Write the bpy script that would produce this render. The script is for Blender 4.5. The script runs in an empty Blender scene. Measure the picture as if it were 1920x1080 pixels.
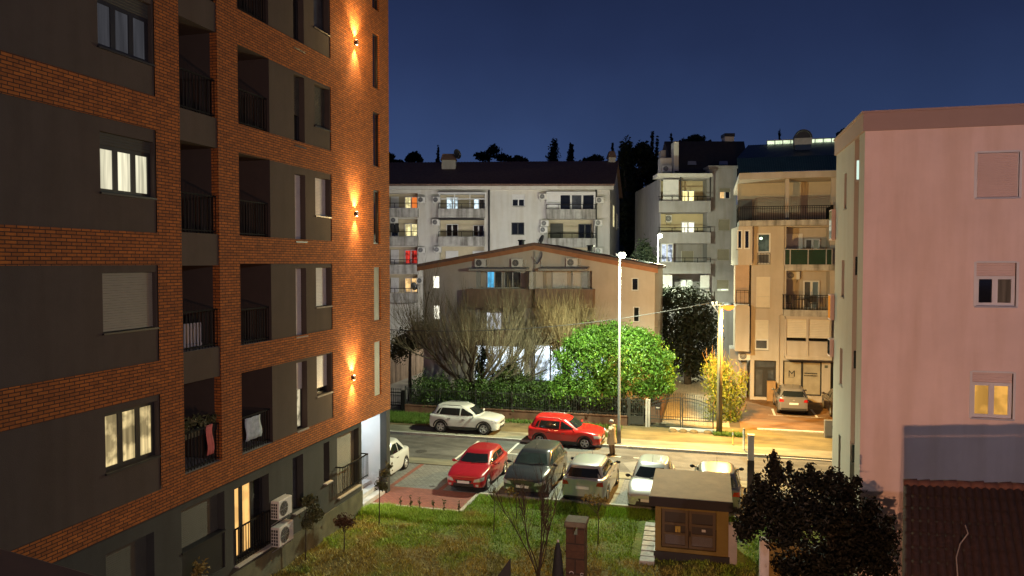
import bpy, bmesh, math, random
from mathutils import Vector, Matrix
from mathutils.bvhtree import BVHTree
from math import sin, cos, tan, pi, radians, sqrt, atan2
S = bpy.context.scene
COL = S.collection
rnd = random.Random(7)
V = Vector
# ------------------------------------------------------------------ camera
TH = radians(14.9); FPX = 1390.0; HZ = 493.0; CH = 9.45
AL = math.atan((540 - HZ) / FPX)
CAM = V((0, 0, CH))
Rv = V((cos(TH), sin(TH), 0)); Fh = V((-sin(TH), cos(TH), 0)); Zv = V((0, 0, 1))
Fv = Fh * cos(AL) - Zv * sin(AL); Uv = Zv * cos(AL) + Fh * sin(AL)
cd = bpy.data.cameras.new('camera'); cam = bpy.data.objects.new('camera', cd); COL.objects.link(cam)
cam.location = CAM; cam.rotation_euler = (pi / 2 - AL, 0, TH)
cd.sensor_width = 36; cd.lens = 36 * FPX / 1920; cd.clip_start = 0.1; cd.clip_end = 3000
S.camera = cam
# measured sight lines of the survey photograph: turn a measured direction into a point on a known plane
def ray(px, py): return Fv + Rv * ((px - 960) / FPX) - Uv * ((py - 540) / FPX)
def onplane(px, py, P, n):
    d = ray(px, py); t = (V(P) - CAM).dot(n) / d.dot(n); return CAM + d * t
def onZ(px, py, z=0.0): return onplane(px, py, (0, 0, z), Zv)
def onY(px, py, y): return onplane(px, py, (0, y, 0), V((0, 1, 0)))
def onX(px, py, x): return onplane(px, py, (x, 0, 0), V((1, 0, 0)))
def atD(px, py, d): return onplane(px, py, CAM + Fh * d, Fh)
def zat(py, d): return CH - (py - HZ) / FPX * d

class Frame:
    """a vertical facade plane: u along it, z up, o outwards"""
    def __init__(s, o, d, n): s.o = V((o[0], o[1], 0)); s.d = V((d[0], d[1], 0)).normalized(); s.n = V((n[0], n[1], 0)).normalized()
    def uz(s, px, py, off=0):
        p = onplane(px, py, s.o + s.n * off, s.n); return (p - s.o).dot(s.d), p.z
    def u(s, px, py=HZ, off=0): return s.uz(px, py, off)[0]
    def z(s, px, py, off=0): return s.uz(px, py, off)[1]
    def P(s, u, z, o=0): p = s.o + s.d * u + s.n * o; return V((p.x, p.y, z))
    def r(s, x0, x1, y0, y1, off=0):
        """pixel rectangle -> u0,u1,z0,z1 (z ascending)"""
        xm = (x0 + x1) / 2
        a, b = s.u(x0, (y0 + y1) / 2, off), s.u(x1, (y0 + y1) / 2, off)
        z1, z0 = s.z(xm, y0, off), s.z(xm, y1, off)
        return min(a, b), max(a, b), z0, z1

class MB:
    def __init__(s): s.v = []; s.f = []; s.smooth = False
    def add(s, vs, fs):
        n = len(s.v); s.v += [tuple(p) for p in vs]; s.f += [tuple(i + n for i in q) for q in fs]; return s
    def quad(s, a, b, c, d): return s.add([a, b, c, d], [(0, 1, 2, 3)])
    def box(s, x0, x1, y0, y1, z0, z1):
        return s.add([(x0, y0, z0), (x1, y0, z0), (x1, y1, z0), (x0, y1, z0), (x0, y0, z1), (x1, y0, z1), (x1, y1, z1), (x0, y1, z1)],
                     [(3, 2, 1, 0), (4, 5, 6, 7), (0, 1, 5, 4), (1, 2, 6, 5), (2, 3, 7, 6), (3, 0, 4, 7)])
    def hexa(s, p): return s.add(p, [(3, 2, 1, 0), (4, 5, 6, 7), (0, 1, 5, 4), (1, 2, 6, 5), (2, 3, 7, 6), (3, 0, 4, 7)])
    def fbox(s, fr, u0, u1, z0, z1, o0, o1):
        P = fr.P
        return s.hexa([P(u0, z0, o1), P(u1, z0, o1), P(u1, z0, o0), P(u0, z0, o0), P(u0, z1, o1), P(u1, z1, o1), P(u1, z1, o0), P(u0, z1, o0)])
    def fquad(s, fr, u0, u1, z0, z1, o): P = fr.P; return s.quad(P(u0, z0, o), P(u1, z0, o), P(u1, z1, o), P(u0, z1, o))
    def bar(s, a, b, w, h=None):
        a = V(a); b = V(b); d = (b - a); 
        if d.length < 1e-6: return s
        d.normalize(); h = h or w
        up = Zv if abs(d.z) < .95 else V((0, 1, 0))
        x = d.cross(up).normalized() * (w / 2); y = x.normalized().cross(d).normalized() * (h / 2)
        return s.hexa([a - x - y, a + x - y, b + x - y, b - x - y, a - x + y, a + x + y, b + x + y, b - x + y])
    def tube(s, pts, rad, n=6, cap=True):
        pts = [V(p) for p in pts]; k = len(pts)
        if not hasattr(rad, '__len__'): rad = [rad] * k
        base = len(s.v); prev = None
        for i, p in enumerate(pts):
            d = (pts[min(i + 1, k - 1)] - pts[max(i - 1, 0)])
            d = d.normalized() if d.length > 1e-9 else V((0, 0, 1))
            if prev is None:
                ref = V((1, 0, 0)) if abs(d.x) < .9 else V((0, 1, 0)); x = d.cross(ref).normalized()
            else:
                x = (prev - d * prev.dot(d)); x = x.normalized() if x.length > 1e-6 else d.cross(V((1, .3, 0))).normalized()
            prev = x; y = d.cross(x)
            for j in range(n):
                a = 2 * pi * j / n; s.v.append(tuple(p + (x * cos(a) + y * sin(a)) * rad[i]))
        for i in range(k - 1):
            for j in range(n):
                a = base + i * n + j; b = base + i * n + (j + 1) % n
                s.f.append((a, b, b + n, a + n))
        if cap:
            s.f.append(tuple(base + j for j in reversed(range(n)))); s.f.append(tuple(base + (k - 1) * n + j for j in range(n)))
        return s
    def lathe(s, prof, n=16, c=(0, 0, 0), ax='z'):
        base = len(s.v)
        for r_, h in prof:
            for j in range(n):
                a = 2 * pi * j / n; x, y = r_ * cos(a), r_ * sin(a)
                p = (x, y, h) if ax == 'z' else ((x, h, y) if ax == 'y' else (h, x, y))
                s.v.append((c[0] + p[0], c[1] + p[1], c[2] + p[2]))
        for i in range(len(prof) - 1):
            for j in range(n):
                a = base + i * n + j; b = base + i * n + (j + 1) % n
                s.f.append((a, b, b + n, a + n))
        return s
    def build(s, name, mat, parent=None, smooth=None):
        off = V((0, 0, 0)); q = parent
        while q is not None: off = off + V(q.location); q = q.parent
        me = bpy.data.meshes.new(name); me.from_pydata([(v[0] - off.x, v[1] - off.y, v[2] - off.z) for v in s.v], [], s.f)
        me.validate(); me.update()
        if smooth if smooth is not None else s.smooth: me.shade_smooth()
        if mat: me.materials.append(mat)
        o = bpy.data.objects.new(name, me); COL.objects.link(o)
        if parent is not None: o.parent = parent
        return o

def recalc(o):
    bm = bmesh.new(); bm.from_mesh(o.data); bmesh.ops.recalc_face_normals(bm, faces=bm.faces); bm.to_mesh(o.data); bm.free(); return o
def bevel(o, w=.02, seg=2):
    bm = bmesh.new(); bm.from_mesh(o.data); bmesh.ops.remove_doubles(bm, verts=bm.verts, dist=1e-5)
    bmesh.ops.recalc_face_normals(bm, faces=bm.faces)
    ed = [e for e in bm.edges if len(e.link_faces) == 2 and e.calc_face_angle(0) > .5]
    bmesh.ops.bevel(bm, geom=ed, offset=w, segments=seg, affect='EDGES', profile=.5, clamp_overlap=True)
    bm.to_mesh(o.data); bm.free(); return o
def tag(o, label=None, cat=None, group=None, kind=None):
    for k, v in (('label', label), ('category', cat), ('group', group), ('kind', kind)):
        if v: o[k] = v
    return o
def thing(name, label, cat, loc=(0, 0, 0), group=None):
    o = bpy.data.objects.new(name, None); COL.objects.link(o); o.location = loc; o.empty_display_size = .3
    return tag(o, label, cat, group)
def kids(o): return [c for c in bpy.data.objects if c.parent is o]
def copy_tree(o, parent=None):
    c = o.copy(); COL.objects.link(c)
    if parent is not None: c.parent = parent
    for ch in kids(o): copy_tree(ch, c)
    return c

# ------------------------------------------------------------------ materials
MATS = {}
def nodes_of(m):
    m.use_nodes = True; nt = m.node_tree; return nt, nt.nodes, nt.links
def M(name, col, rough=.8, var=.12, scale=2.5, bump=0.0, bscale=30, metal=0.0, streak=0.0, coat=0.0, spec=.5, coord='Object', detail=5):
    if name in MATS: return MATS[name]
    m = bpy.data.materials.new(name); nt, N, L = nodes_of(m); b = N['Principled BSDF']
    b.inputs['Roughness'].default_value = rough; b.inputs['Metallic'].default_value = metal
    b.inputs['Coat Weight'].default_value = coat; b.inputs['Coat Roughness'].default_value = .05
    b.inputs['Specular IOR Level'].default_value = spec
    c = (*col, 1)
    tc = N.new('ShaderNodeTexCoord')
    if var > 0:
        no = N.new('ShaderNodeTexNoise'); no.inputs['Scale'].default_value = scale; no.inputs['Detail'].default_value = detail; no.inputs['Roughness'].default_value = .65
        L.new(tc.outputs[coord], no.inputs['Vector'])
        rp = N.new('ShaderNodeValToRGB'); rp.color_ramp.elements[0].position = .3; rp.color_ramp.elements[1].position = .7
        rp.color_ramp.elements[0].color = tuple(max(0, x * (1 - var)) for x in col) + (1,)
        rp.color_ramp.elements[1].color = tuple(min(1, x * (1 + var)) for x in col) + (1,)
        L.new(no.outputs['Fac'], rp.inputs['Fac']); out = rp.outputs['Color']
        if streak > 0:
            mp = N.new('ShaderNodeMapping'); mp.inputs['Scale'].default_value = (1.5, 1.5, .16); L.new(tc.outputs[coord], mp.inputs['Vector'])
            n2 = N.new('ShaderNodeTexNoise'); n2.inputs['Scale'].default_value = 1.6; n2.inputs['Detail'].default_value = 6; L.new(mp.outputs[0], n2.inputs['Vector'])
            r2 = N.new('ShaderNodeValToRGB'); r2.color_ramp.elements[0].position = .32; r2.color_ramp.elements[1].position = .58
            g = 1 - streak; r2.color_ramp.elements[0].color = (g, g * .97, g * .92, 1); r2.color_ramp.elements[1].color = (1, 1, 1, 1)
            L.new(n2.outputs['Fac'], r2.inputs['Fac'])
            mx = N.new('ShaderNodeMix'); mx.data_type = 'RGBA'; mx.blend_type = 'MULTIPLY'; mx.inputs[0].default_value = 1
            L.new(out, mx.inputs[6]); L.new(r2.outputs['Color'], mx.inputs[7]); out = mx.outputs[2]
        L.new(out, b.inputs['Base Color'])
    else: b.inputs['Base Color'].default_value = c
    if bump > 0:
        nb = N.new('ShaderNodeTexNoise'); nb.inputs['Scale'].default_value = bscale; nb.inputs['Detail'].default_value = 6
        L.new(tc.outputs[coord], nb.inputs['Vector'])
        bp = N.new('ShaderNodeBump'); bp.inputs['Strength'].default_value = bump; bp.inputs['Distance'].default_value = .03
        L.new(nb.outputs['Fac'], bp.inputs['Height']); L.new(bp.outputs['Normal'], b.inputs['Normal'])
    MATS[name] = m; return m

def brick(name, c1, c2, mortar, w=.25, h=.076, axes='YZ', rough=.9, msize=.011, bump=.6, big=.35):
    m = bpy.data.materials.new(name); nt, N, L = nodes_of(m); b = N['Principled BSDF']; b.inputs['Roughness'].default_value = rough
    ge = N.new('ShaderNodeNewGeometry'); sx = N.new('ShaderNodeSeparateXYZ'); L.new(ge.outputs['Position'], sx.inputs[0])
    cb = N.new('ShaderNodeCombineXYZ'); L.new(sx.outputs[axes[0]], cb.inputs[0]); L.new(sx.outputs[axes[1]], cb.inputs[1])
    if len(axes) > 2: # add the third axis to the first so that reveals are tiled too
        ad = N.new('ShaderNodeMath'); ad.operation = 'ADD'; L.new(sx.outputs[axes[0]], ad.inputs[0]); L.new(sx.outputs[axes[2]], ad.inputs[1]); L.new(ad.outputs[0], cb.inputs[0])
    br = N.new('ShaderNodeTexBrick'); br.inputs['Scale'].default_value = 1; br.inputs['Brick Width'].default_value = w; br.inputs['Row Height'].default_value = h
    br.inputs['Mortar Size'].default_value = msize; br.inputs['Mortar Smooth'].default_value = .15; br.inputs['Bias'].default_value = 0
    br.inputs['Color1'].default_value = (*c1, 1); br.inputs['Color2'].default_value = (*c2, 1); br.inputs['Mortar'].default_value = (*mortar, 1)
    L.new(cb.outputs[0], br.inputs['Vector'])
    no = N.new('ShaderNodeTexNoise'); no.inputs['Scale'].default_value = 5; no.inputs['Detail'].default_value = 8; no.inputs['Roughness'].default_value = .7; L.new(cb.outputs[0], no.inputs['Vector'])
    rp = N.new('ShaderNodeValToRGB'); rp.color_ramp.elements[0].position = .3; rp.color_ramp.elements[1].position = .72
    rp.color_ramp.elements[0].color = (1 - big, 1 - big, 1 - big, 1); rp.color_ramp.elements[1].color = (1.0 + big * .6, 1 + big * .5, 1 + big * .4, 1)
    L.new(no.outputs['Fac'], rp.inputs['Fac'])
    mx = N.new('ShaderNodeMix'); mx.data_type = 'RGBA'; mx.blend_type = 'MULTIPLY'; mx.inputs[0].default_value = 1
    L.new(br.outputs['Color'], mx.inputs[6]); L.new(rp.outputs['Color'], mx.inputs[7]); L.new(mx.outputs[2], b.inputs['Base Color'])
    iv = N.new('ShaderNodeMath'); iv.operation = 'SUBTRACT'; iv.inputs[0].default_value = 1; L.new(br.outputs['Fac'], iv.inputs[1])
    bp = N.new('ShaderNodeBump'); bp.inputs['Strength'].default_value = bump; bp.inputs['Distance'].default_value = .012
    L.new(iv.outputs[0], bp.inputs['Height']); L.new(bp.outputs['Normal'], b.inputs['Normal'])
    return m

def glow(name, col, strength, folds=0.0, fscale=14, patch=0.0):
    """a lit window pane, a lamp lens: it gives off light; folds = curtain folds, patch = furniture and blinds behind"""
    if name in MATS: return MATS[name]
    m = bpy.data.materials.new(name); nt, N, L = nodes_of(m); N.remove(N['Principled BSDF'])
    e = N.new('ShaderNodeEmission'); e.inputs['Color'].default_value = (*col, 1); e.inputs['Strength'].default_value = strength
    L.new(e.outputs[0], N['Material Output'].inputs[0])
    if folds > 0 or patch > 0:
        ge = N.new('ShaderNodeTexCoord'); out = None
        if folds > 0:
            mp = N.new('ShaderNodeMapping'); mp.inputs['Scale'].default_value = (1, 1, .06); L.new(ge.outputs['Object'], mp.inputs['Vector'])
            no = N.new('ShaderNodeTexNoise'); no.inputs['Scale'].default_value = fscale; no.inputs['Detail'].default_value = 2; L.new(mp.outputs[0], no.inputs['Vector'])
            rp = N.new('ShaderNodeMapRange'); rp.inputs[1].default_value = .3; rp.inputs[2].default_value = .7; rp.inputs[3].default_value = 1 - folds; rp.inputs[4].default_value = 1.15
            L.new(no.outputs['Fac'], rp.inputs[0]); out = rp.outputs[0]
        if patch > 0:
            vo = N.new('ShaderNodeTexNoise'); vo.inputs['Scale'].default_value = 2.2; vo.inputs['Detail'].default_value = 3; L.new(ge.outputs['Object'], vo.inputs['Vector'])
            r2 = N.new('ShaderNodeMapRange'); r2.inputs[1].default_value = .42; r2.inputs[2].default_value = .56; r2.inputs[3].default_value = 1 - patch; r2.inputs[4].default_value = 1.1
            L.new(vo.outputs['Fac'], r2.inputs[0])
            if out is None: out = r2.outputs[0]
            else:
                mu = N.new('ShaderNodeMath'); mu.operation = 'MULTIPLY'; L.new(out, mu.inputs[0]); L.new(r2.outputs[0], mu.inputs[1]); out = mu.outputs[0]
        ms = N.new('ShaderNodeMath'); ms.operation = 'MULTIPLY'; ms.inputs[1].default_value = strength; L.new(out, ms.inputs[0]); L.new(ms.outputs[0], e.inputs['Strength'])
    MATS[name] = m; return m

def leafmat(name, c1, c2, rough=.5, spec=.4, trans=.15):
    if name in MATS: return MATS[name]
    m = bpy.data.materials.new(name); nt, N, L = nodes_of(m); b = N['Principled BSDF']
    b.inputs['Roughness'].default_value = rough; b.inputs['Specular IOR Level'].default_value = spec
    ge = N.new('ShaderNodeNewGeometry'); rp = N.new('ShaderNodeValToRGB')
    rp.color_ramp.elements[0].color = (*c1, 1); rp.color_ramp.elements[1].color = (*c2, 1)
    L.new(ge.outputs['Random Per Island'], rp.inputs['Fac']); L.new(rp.outputs['Color'], b.inputs['Base Color'])
    if trans > 0:
        t = N.new('ShaderNodeBsdfTranslucent'); L.new(rp.outputs['Color'], t.inputs['Color'])
        mx = N.new('ShaderNodeMixShader'); mx.inputs[0].default_value = trans
        L.new(b.outputs[0], mx.inputs[1]); L.new(t.outputs[0], mx.inputs[2]); L.new(mx.outputs[0], N['Material Output'].inputs[0])
    MATS[name] = m; return m

def paint(name, col, metal=.0, rough=.32):
    return M(name, col, rough=rough, var=.05, scale=1.2, metal=metal, coat=.8)

mBrick = brick('red_brick', (.41, .128, .018), (.26, .078, .013), (.055, .019, .008), axes='YZX', msize=.011, bump=.8, big=.34)
mRender = M('grey_render', (.066, .050, .039), .9, .10, 1.2, .25, 60, streak=.12)
mRenderG = M('dark_grey_render', (.045, .046, .040), .9, .12, 1.0, .25, 60, streak=.15)
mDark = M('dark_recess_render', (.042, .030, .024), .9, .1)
mFrameD = M('anthracite_frame', (.022, .022, .024), .45, .1)
mFrameW = M('white_pvc', (.62, .62, .62), .4, .05)
mShut = M('shutter_grey', (.21, .195, .15), .55, .08)
mShutD = M('shutter_dark', (.06, .06, .05), .6, .08)
mShutW = M('shutter_white', (.6, .6, .6), .5, .06)
mGlass = M('dark_window_glass', (.012, .013, .016), .06, 0, spec=.6)
mGlassG = M('grey_window_glass', (.06, .065, .075), .12, .4, 1.5, spec=.6)
mRoofG = M('black_roof_tiles', (.03, .026, .027), .8, .25, 3, .4, 12)
mSide_ = M('pale_render_dimmed', (.40, .385, .345), .9, .05, 1.0, .12, 90, streak=.05)  # pale render darkened to put the side face's dimmer light in its colour
mIron = M('black_iron', (.009, .009, .009), .85, .2, spec=.15)
mWhite = M('white_paint_wall', (.54, .53, .50), .85, .06, 1.0, .15, 50, streak=.10)
mCream = M('cream_plaster', (.46, .41, .36), .9, .06, 1.0, .15, 50, streak=.08)
mGreyW = M('grey_plaster', (.27, .265, .275), .9, .09, 1.0, .15, 50, streak=.14)
mStain = M('stained_parapet', (.40, .39, .37), .9, .2, 2.5, .1, 40, streak=.6)
mBeige = M('beige_plaster', (.48, .43, .385), .9, .07, 1.0, .15, 50, streak=.06)
mPink = M('pale_render', (.73, .58, .525), .9, .07, .6, .12, 90, streak=.10)
mPinkB = M('brown_parapet_render', (.34, .25, .22), .9, .05, 1.0, .12, 90)
mRoofD = M('dark_roof_tiles', (.15, .09, .07), .8, .25, 3, .4, 12)
mConc = M('concrete', (.30, .29, .26), .9, .2, 2.5, .3, 40)
mConcL = M('pale_concrete', (.42, .40, .36), .9, .2, 2.0, .3, 30)
mAC = M('ac_white', (.6, .59, .56), .5, .08)
mACd = M('ac_grille_dark', (.035, .035, .035), .6, .1)
mBark = M('bark', (.06, .05, .035), .9, .35, 8, .5, 40)
mTwig = M('twig_brown', (.14, .105, .055), .85, .3, 6)
mMetal = M('galvanised_steel', (.35, .36, .37), .45, .12, 4, metal=.6)
mPole = M('painted_lamp_pole', (.10, .105, .10), .65, .15, 3)
mRubber = M('tyre_rubber', (.02, .02, .02), .85, .1)
mRim = M('alloy_rim', (.55, .55, .56), .3, .05, metal=.7)
mTrimB = M('black_plastic_trim', (.025, .025, .026), .6, .1)
mCarGlass = M('car_glass', (.012, .016, .018), .04, 0, spec=.7)
mPlate = M('plate_white', (.7, .7, .7), .5, .05)
mTailR = M('tail_lamp_red', (.35, .01, .012), .2, .1, coat=.6)
mHeadL = M('head_lamp', (.55, .56, .58), .12, .2, 9, coat=.8, metal=.3)
mTileR = M('brown_roof_tiles', (.032, .014, .010), .85, .3, 5, .4, 25)
mSignD = M('sign_ink', (.03, .03, .03), .6, 0)
# ------------------------------------------------------------------ world: night-blue dusk sky
W = bpy.data.worlds.new("World"); S.world = W; W.use_nodes = True
nt = W.node_tree; N = nt.nodes; L = nt.links; bg = N['Background']
SKY = 'ramp'
tc = N.new('ShaderNodeTexCoord'); sx = N.new('ShaderNodeSeparateXYZ'); L.new(tc.outputs['Generated'], sx.inputs[0])
rp = N.new('ShaderNodeValToRGB'); e = rp.color_ramp.elements
e[0].position = 0.0; e[0].color = (.043, .076, .185, 1)
e[1].position = .42; e[1].color = (.0078, .0128, .040, 1)
x = e.new(.12); x.color = (.031, .056, .142, 1)
x = e.new(.27); x.color = (.017, .029, .082, 1)
# the west (left) still glows a little
ma = N.new('ShaderNodeMapRange'); ma.inputs[1].default_value = -.9; ma.inputs[2].default_value = .5; ma.inputs[3].default_value = 1.12; ma.inputs[4].default_value = .62
L.new(sx.outputs['X'], ma.inputs[0])
ns = N.new('ShaderNodeTexNoise'); ns.inputs['Scale'].default_value = 3.5; ns.inputs['Detail'].default_value = 4; L.new(tc.outputs['Generated'], ns.inputs['Vector'])
mr = N.new('ShaderNodeMapRange'); mr.inputs[1].default_value = .3; mr.inputs[2].default_value = .7; mr.inputs[3].default_value = .86; mr.inputs[4].default_value = 1.14; L.new(ns.outputs['Fac'], mr.inputs[0])
mm = N.new('ShaderNodeMath'); mm.operation = 'MULTIPLY'; L.new(ma.outputs[0], mm.inputs[0]); L.new(mr.outputs[0], mm.inputs[1])
L.new(sx.outputs['Z'], rp.inputs['Fac']); L.new(rp.outputs['Color'], bg.inputs['Color']); L.new(mm.outputs[0], bg.inputs['Strength'])
S.view_settings.view_transform = 'Standard'; S.view_settings.look = 'None'; S.view_settings.gamma = 1; S.view_settings.exposure = .35
S.cycles.use_denoising = True; S.cycles.max_bounces = 6; S.cycles.diffuse_bounces = 3; S.cycles.sample_clamp_indirect = 4
S.cycles.caustics_reflective = False; S.cycles.caustics_refractive = False

def light(name, kind, loc, col, power, parent=None, size=.1, spot=None, blend=.4, to=None):
    ld = bpy.data.lights.new(name, kind); ld.energy = power; ld.color = col
    if kind in ('POINT', 'SPOT'): ld.shadow_soft_size = size
    if kind == 'SPOT': ld.spot_size = radians(spot); ld.spot_blend = blend
    o = bpy.data.objects.new(name, ld); COL.objects.link(o); loc = V(loc)
    if to is not None: o.rotation_euler = (V(to) - loc).to_track_quat('-Z', 'Y').to_euler()
    q = parent
    while q is not None: loc = loc - V(q.location); q = q.parent
    o.location = loc
    if parent is not None: o.parent = parent
    return o

# ------------------------------------------------------------------ the ground
def sheet(name, x0, x1, y0, y1, z, mat, kind='structure'):
    return tag(MB().quad((x0, y0, z), (x1, y0, z), (x1, y1, z), (x0, y1, z)).build(name, mat), kind=kind)
def groundmat(name, c1, c2, scale=1.2, rough=.85, bump=.4, bscale=40, stain=.35):
    m = bpy.data.materials.new(name); nt, N, L = nodes_of(m); b = N['Principled BSDF']; b.inputs['Roughness'].default_value = rough
    ge = N.new('ShaderNodeNewGeometry')
    no = N.new('ShaderNodeTexNoise'); no.inputs['Scale'].default_value = scale; no.inputs['Detail'].default_value = 9; no.inputs['Roughness'].default_value = .7; L.new(ge.outputs['Position'], no.inputs['Vector'])
    rp = N.new('ShaderNodeValToRGB'); rp.color_ramp.elements[0].position = .32; rp.color_ramp.elements[1].position = .68
    rp.color_ramp.elements[0].color = (*c1, 1); rp.color_ramp.elements[1].color = (*c2, 1); L.new(no.outputs['Fac'], rp.inputs['Fac'])
    mp = N.new('ShaderNodeMapping'); mp.inputs['Scale'].default_value = (.25, .9, 1); L.new(ge.outputs['Position'], mp.inputs['Vector'])
    n3 = N.new('ShaderNodeTexNoise'); n3.inputs['Scale'].default_value = 1.1; n3.inputs['Detail'].default_value = 5; n3.inputs['Distortion'].default_value = 1.2; L.new(mp.outputs[0], n3.inputs['Vector'])
    r3 = N.new('ShaderNodeMapRange'); r3.inputs[1].default_value = .35; r3.inputs[2].default_value = .6; r3.inputs[3].default_value = 1 - stain; r3.inputs[4].default_value = 1.08; L.new(n3.outputs['Fac'], r3.inputs[0])
    mx = N.new('ShaderNodeMix'); mx.data_type = 'RGBA'; mx.blend_type = 'MULTIPLY'; mx.inputs[0].default_value = 1; L.new(rp.outputs['Color'], mx.inputs[6]); L.new(r3.outputs[0], mx.inputs[7]); L.new(mx.outputs[2], b.inputs['Base Color'])
    nb = N.new('ShaderNodeTexNoise'); nb.inputs['Scale'].default_value = bscale; nb.inputs['Detail'].default_value = 5; L.new(ge.outputs['Position'], nb.inputs['Vector'])
    bp = N.new('ShaderNodeBump'); bp.inputs['Strength'].default_value = bump; bp.inputs['Distance'].default_value = .02; L.new(nb.outputs['Fac'], bp.inputs['Height']); L.new(bp.outputs['Normal'], b.inputs['Normal'])
    return m
gEarth = groundmat('earth', (.05, .042, .028), (.085, .07, .045), .8)
gAsph = groundmat('asphalt', (.08, .08, .077), (.15, .148, .138), 1.1, .8, .5, 90, .42)
gAsphB = groundmat('brown_asphalt', (.15, .082, .034), (.23, .13, .058), .7, .8, .5, 90, .35)
gPave = groundmat('pavement_concrete', (.17, .16, .115), (.26, .245, .175), .9, .85, .4, 60, .35)
gFore = groundmat('worn_concrete', (.105, .09, .042), (.19, .16, .075), .6, .85, .5, 40, .4)
gVerge = groundmat('verge_earth', (.11, .085, .04), (.19, .15, .075), 1.2, .95, 1, 25, .3)
gPavers = brick('bay_pavers', (.22, .225, .22), (.17, .175, .175), (.10, .10, .09), .24, .16, 'XY', .85, .012, .4, .3)
gRed = brick('red_pavers', (.30, .10, .075), (.23, .078, .06), (.13, .07, .055), .2, .1, 'XY', .85, .01, .4, .3)
gTile = brick('yard_paving', (.38, .34, .26), (.30, .28, .21), (.2, .18, .14), .5, .3, 'XY', .85, .02, .4, .3)
mLine = M('road_paint', (.58, .58, .54), .7, .3, 9, .2, 60)

sheet('ground', -900, 900, -300, 1500, -.14, gEarth)
YN, YF, YW = 32.95, 37.7, 42.6           # near and far edge of the road, fence line
sheet('road', -150, 150, 33.25, YF, 0, gAsph)
tag(MB().box(-150, 150, 32.3, 33.25, -.1, .03).build('road_edge_band', gPave), kind='structure')
sheet('parking_bays', -60, 40, 28.75, 32.3, .0, gPavers)
sheet('red_paving', -13.4, -9.0, 26.5, 28.75, .004, gRed)
for i, xx in enumerate((-12.95, -10.75, -8.45, -6.0, -3.6, -1.2, 1.2)):
    sheet('bay_divider', xx - .1, xx + .1, 28.76, 32.29, .005, gRed if i < 2 else gPave)
tag(MB().box(-9.0, 14, 28.6, 28.75, -.13, .05).box(-9.12, -8.99, 26.38, 28.6, -.13, .045).box(-13.4, -9.12, 26.38, 26.5, -.13, .03).build('kerb', mConcL), kind='structure')
# far pavement with its kerb stones, the verge, the concrete forecourt
kb = MB(); x = -70.0
while x < 60:
    kb.box(x + .004, x + .996, YF - .02, YF + .15, -.1, .125 if x < 2.3 or x > 9 else .05); x += 1.0
tag(kb.build('far_kerb', mConcL), kind='structure')
tag(MB().box(-70, 60, YF + .15, 39.35, -.12, .115).build('pavement', gPave), kind='structure')
sheet('verge', -45, -4.9, 39.35, YW + .3, .10, gVerge)
tag(MB().box(-4.9, 60, 39.35, 43.55, -.12, .117).build('forecourt', gFore), kind='structure')
sheet('yard_ground', -45, 2.2, YW + .3, 60, .10, gEarth)
sheet('driveway', -2.6, 1.2, YW + .5, 66, .108, gTile)
sheet('side_path', -3.45, -2.75, YW + .5, 52, .106, gPave)
sheet('shop_forecourt', 1.8, 60, 43.55, 70, .112, gAsphB)
# painted lines
def gline(a, b, w, z=.004, name='road_marking'):
    a = V((a[0], a[1], z)); b = V((b[0], b[1], z)); d = (b - a).normalized(); nn = V((-d.y, d.x, 0)) * (w / 2)
    return tag(MB().quad(a - nn, b - nn, b + nn, a + nn).build(name, mLine), kind='structure')
gline((-11.75, 33.4), (-11.75, 37.3), .12); gline((-9.6, 35.2), (-9.6, 37.4), .12); gline((-9.6, 35.2), (-7.2, 35.2), .10)
gline((-2.2, 33.4), (-2.2, 36.0), .10); gline((-2.2, 36.0), (-5.2, 36.0), .09)
P0 = onZ(1420, 810); P1 = onZ(1567, 820.5)
tag(MB().box(P0.x, P1.x + .3, 43.42, 43.62, .08, .17).build('white_kerb_line', mLine), kind='structure')
for a, b in (((1448, 770), (1453, 783)), ((1521, 771), (1533, 787))): gline(onZ(*a)[:2], onZ(*b)[:2], .13, .117)
gline(onZ(1440, 781.5)[:2], onZ(1552, 787.5)[:2], .07, .117)
# patches and covers on the road
mPatch = groundmat('road_patch', (.14, .14, .135), (.19, .19, .18), 1.0, .85, .5, 90, .2)
q = [onZ(1168, 868, .003), onZ(1218, 862, .003), onZ(1240, 880, .003), onZ(1190, 893, .003)]
tag(MB().quad(q[3], q[2], q[1], q[0]).build('road_patch', mPatch), kind='structure')
for (px, py) in ((1176, 858), (790, 846)):
    c = onZ(px, py); tag(MB().lathe([(0, .006), (.29, .006), (.31, .004), (.31, .0)], 18, (c.x, c.y, 0)).build('manhole_cover', M('cast_iron', (.06, .058, .055), .6, .3, 20, .5, 60)), 'round cast iron manhole cover in the road ' + ('near the person by the lamp post' if px > 1000 else 'below the white car on the pavement'), 'manhole cover')

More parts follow.
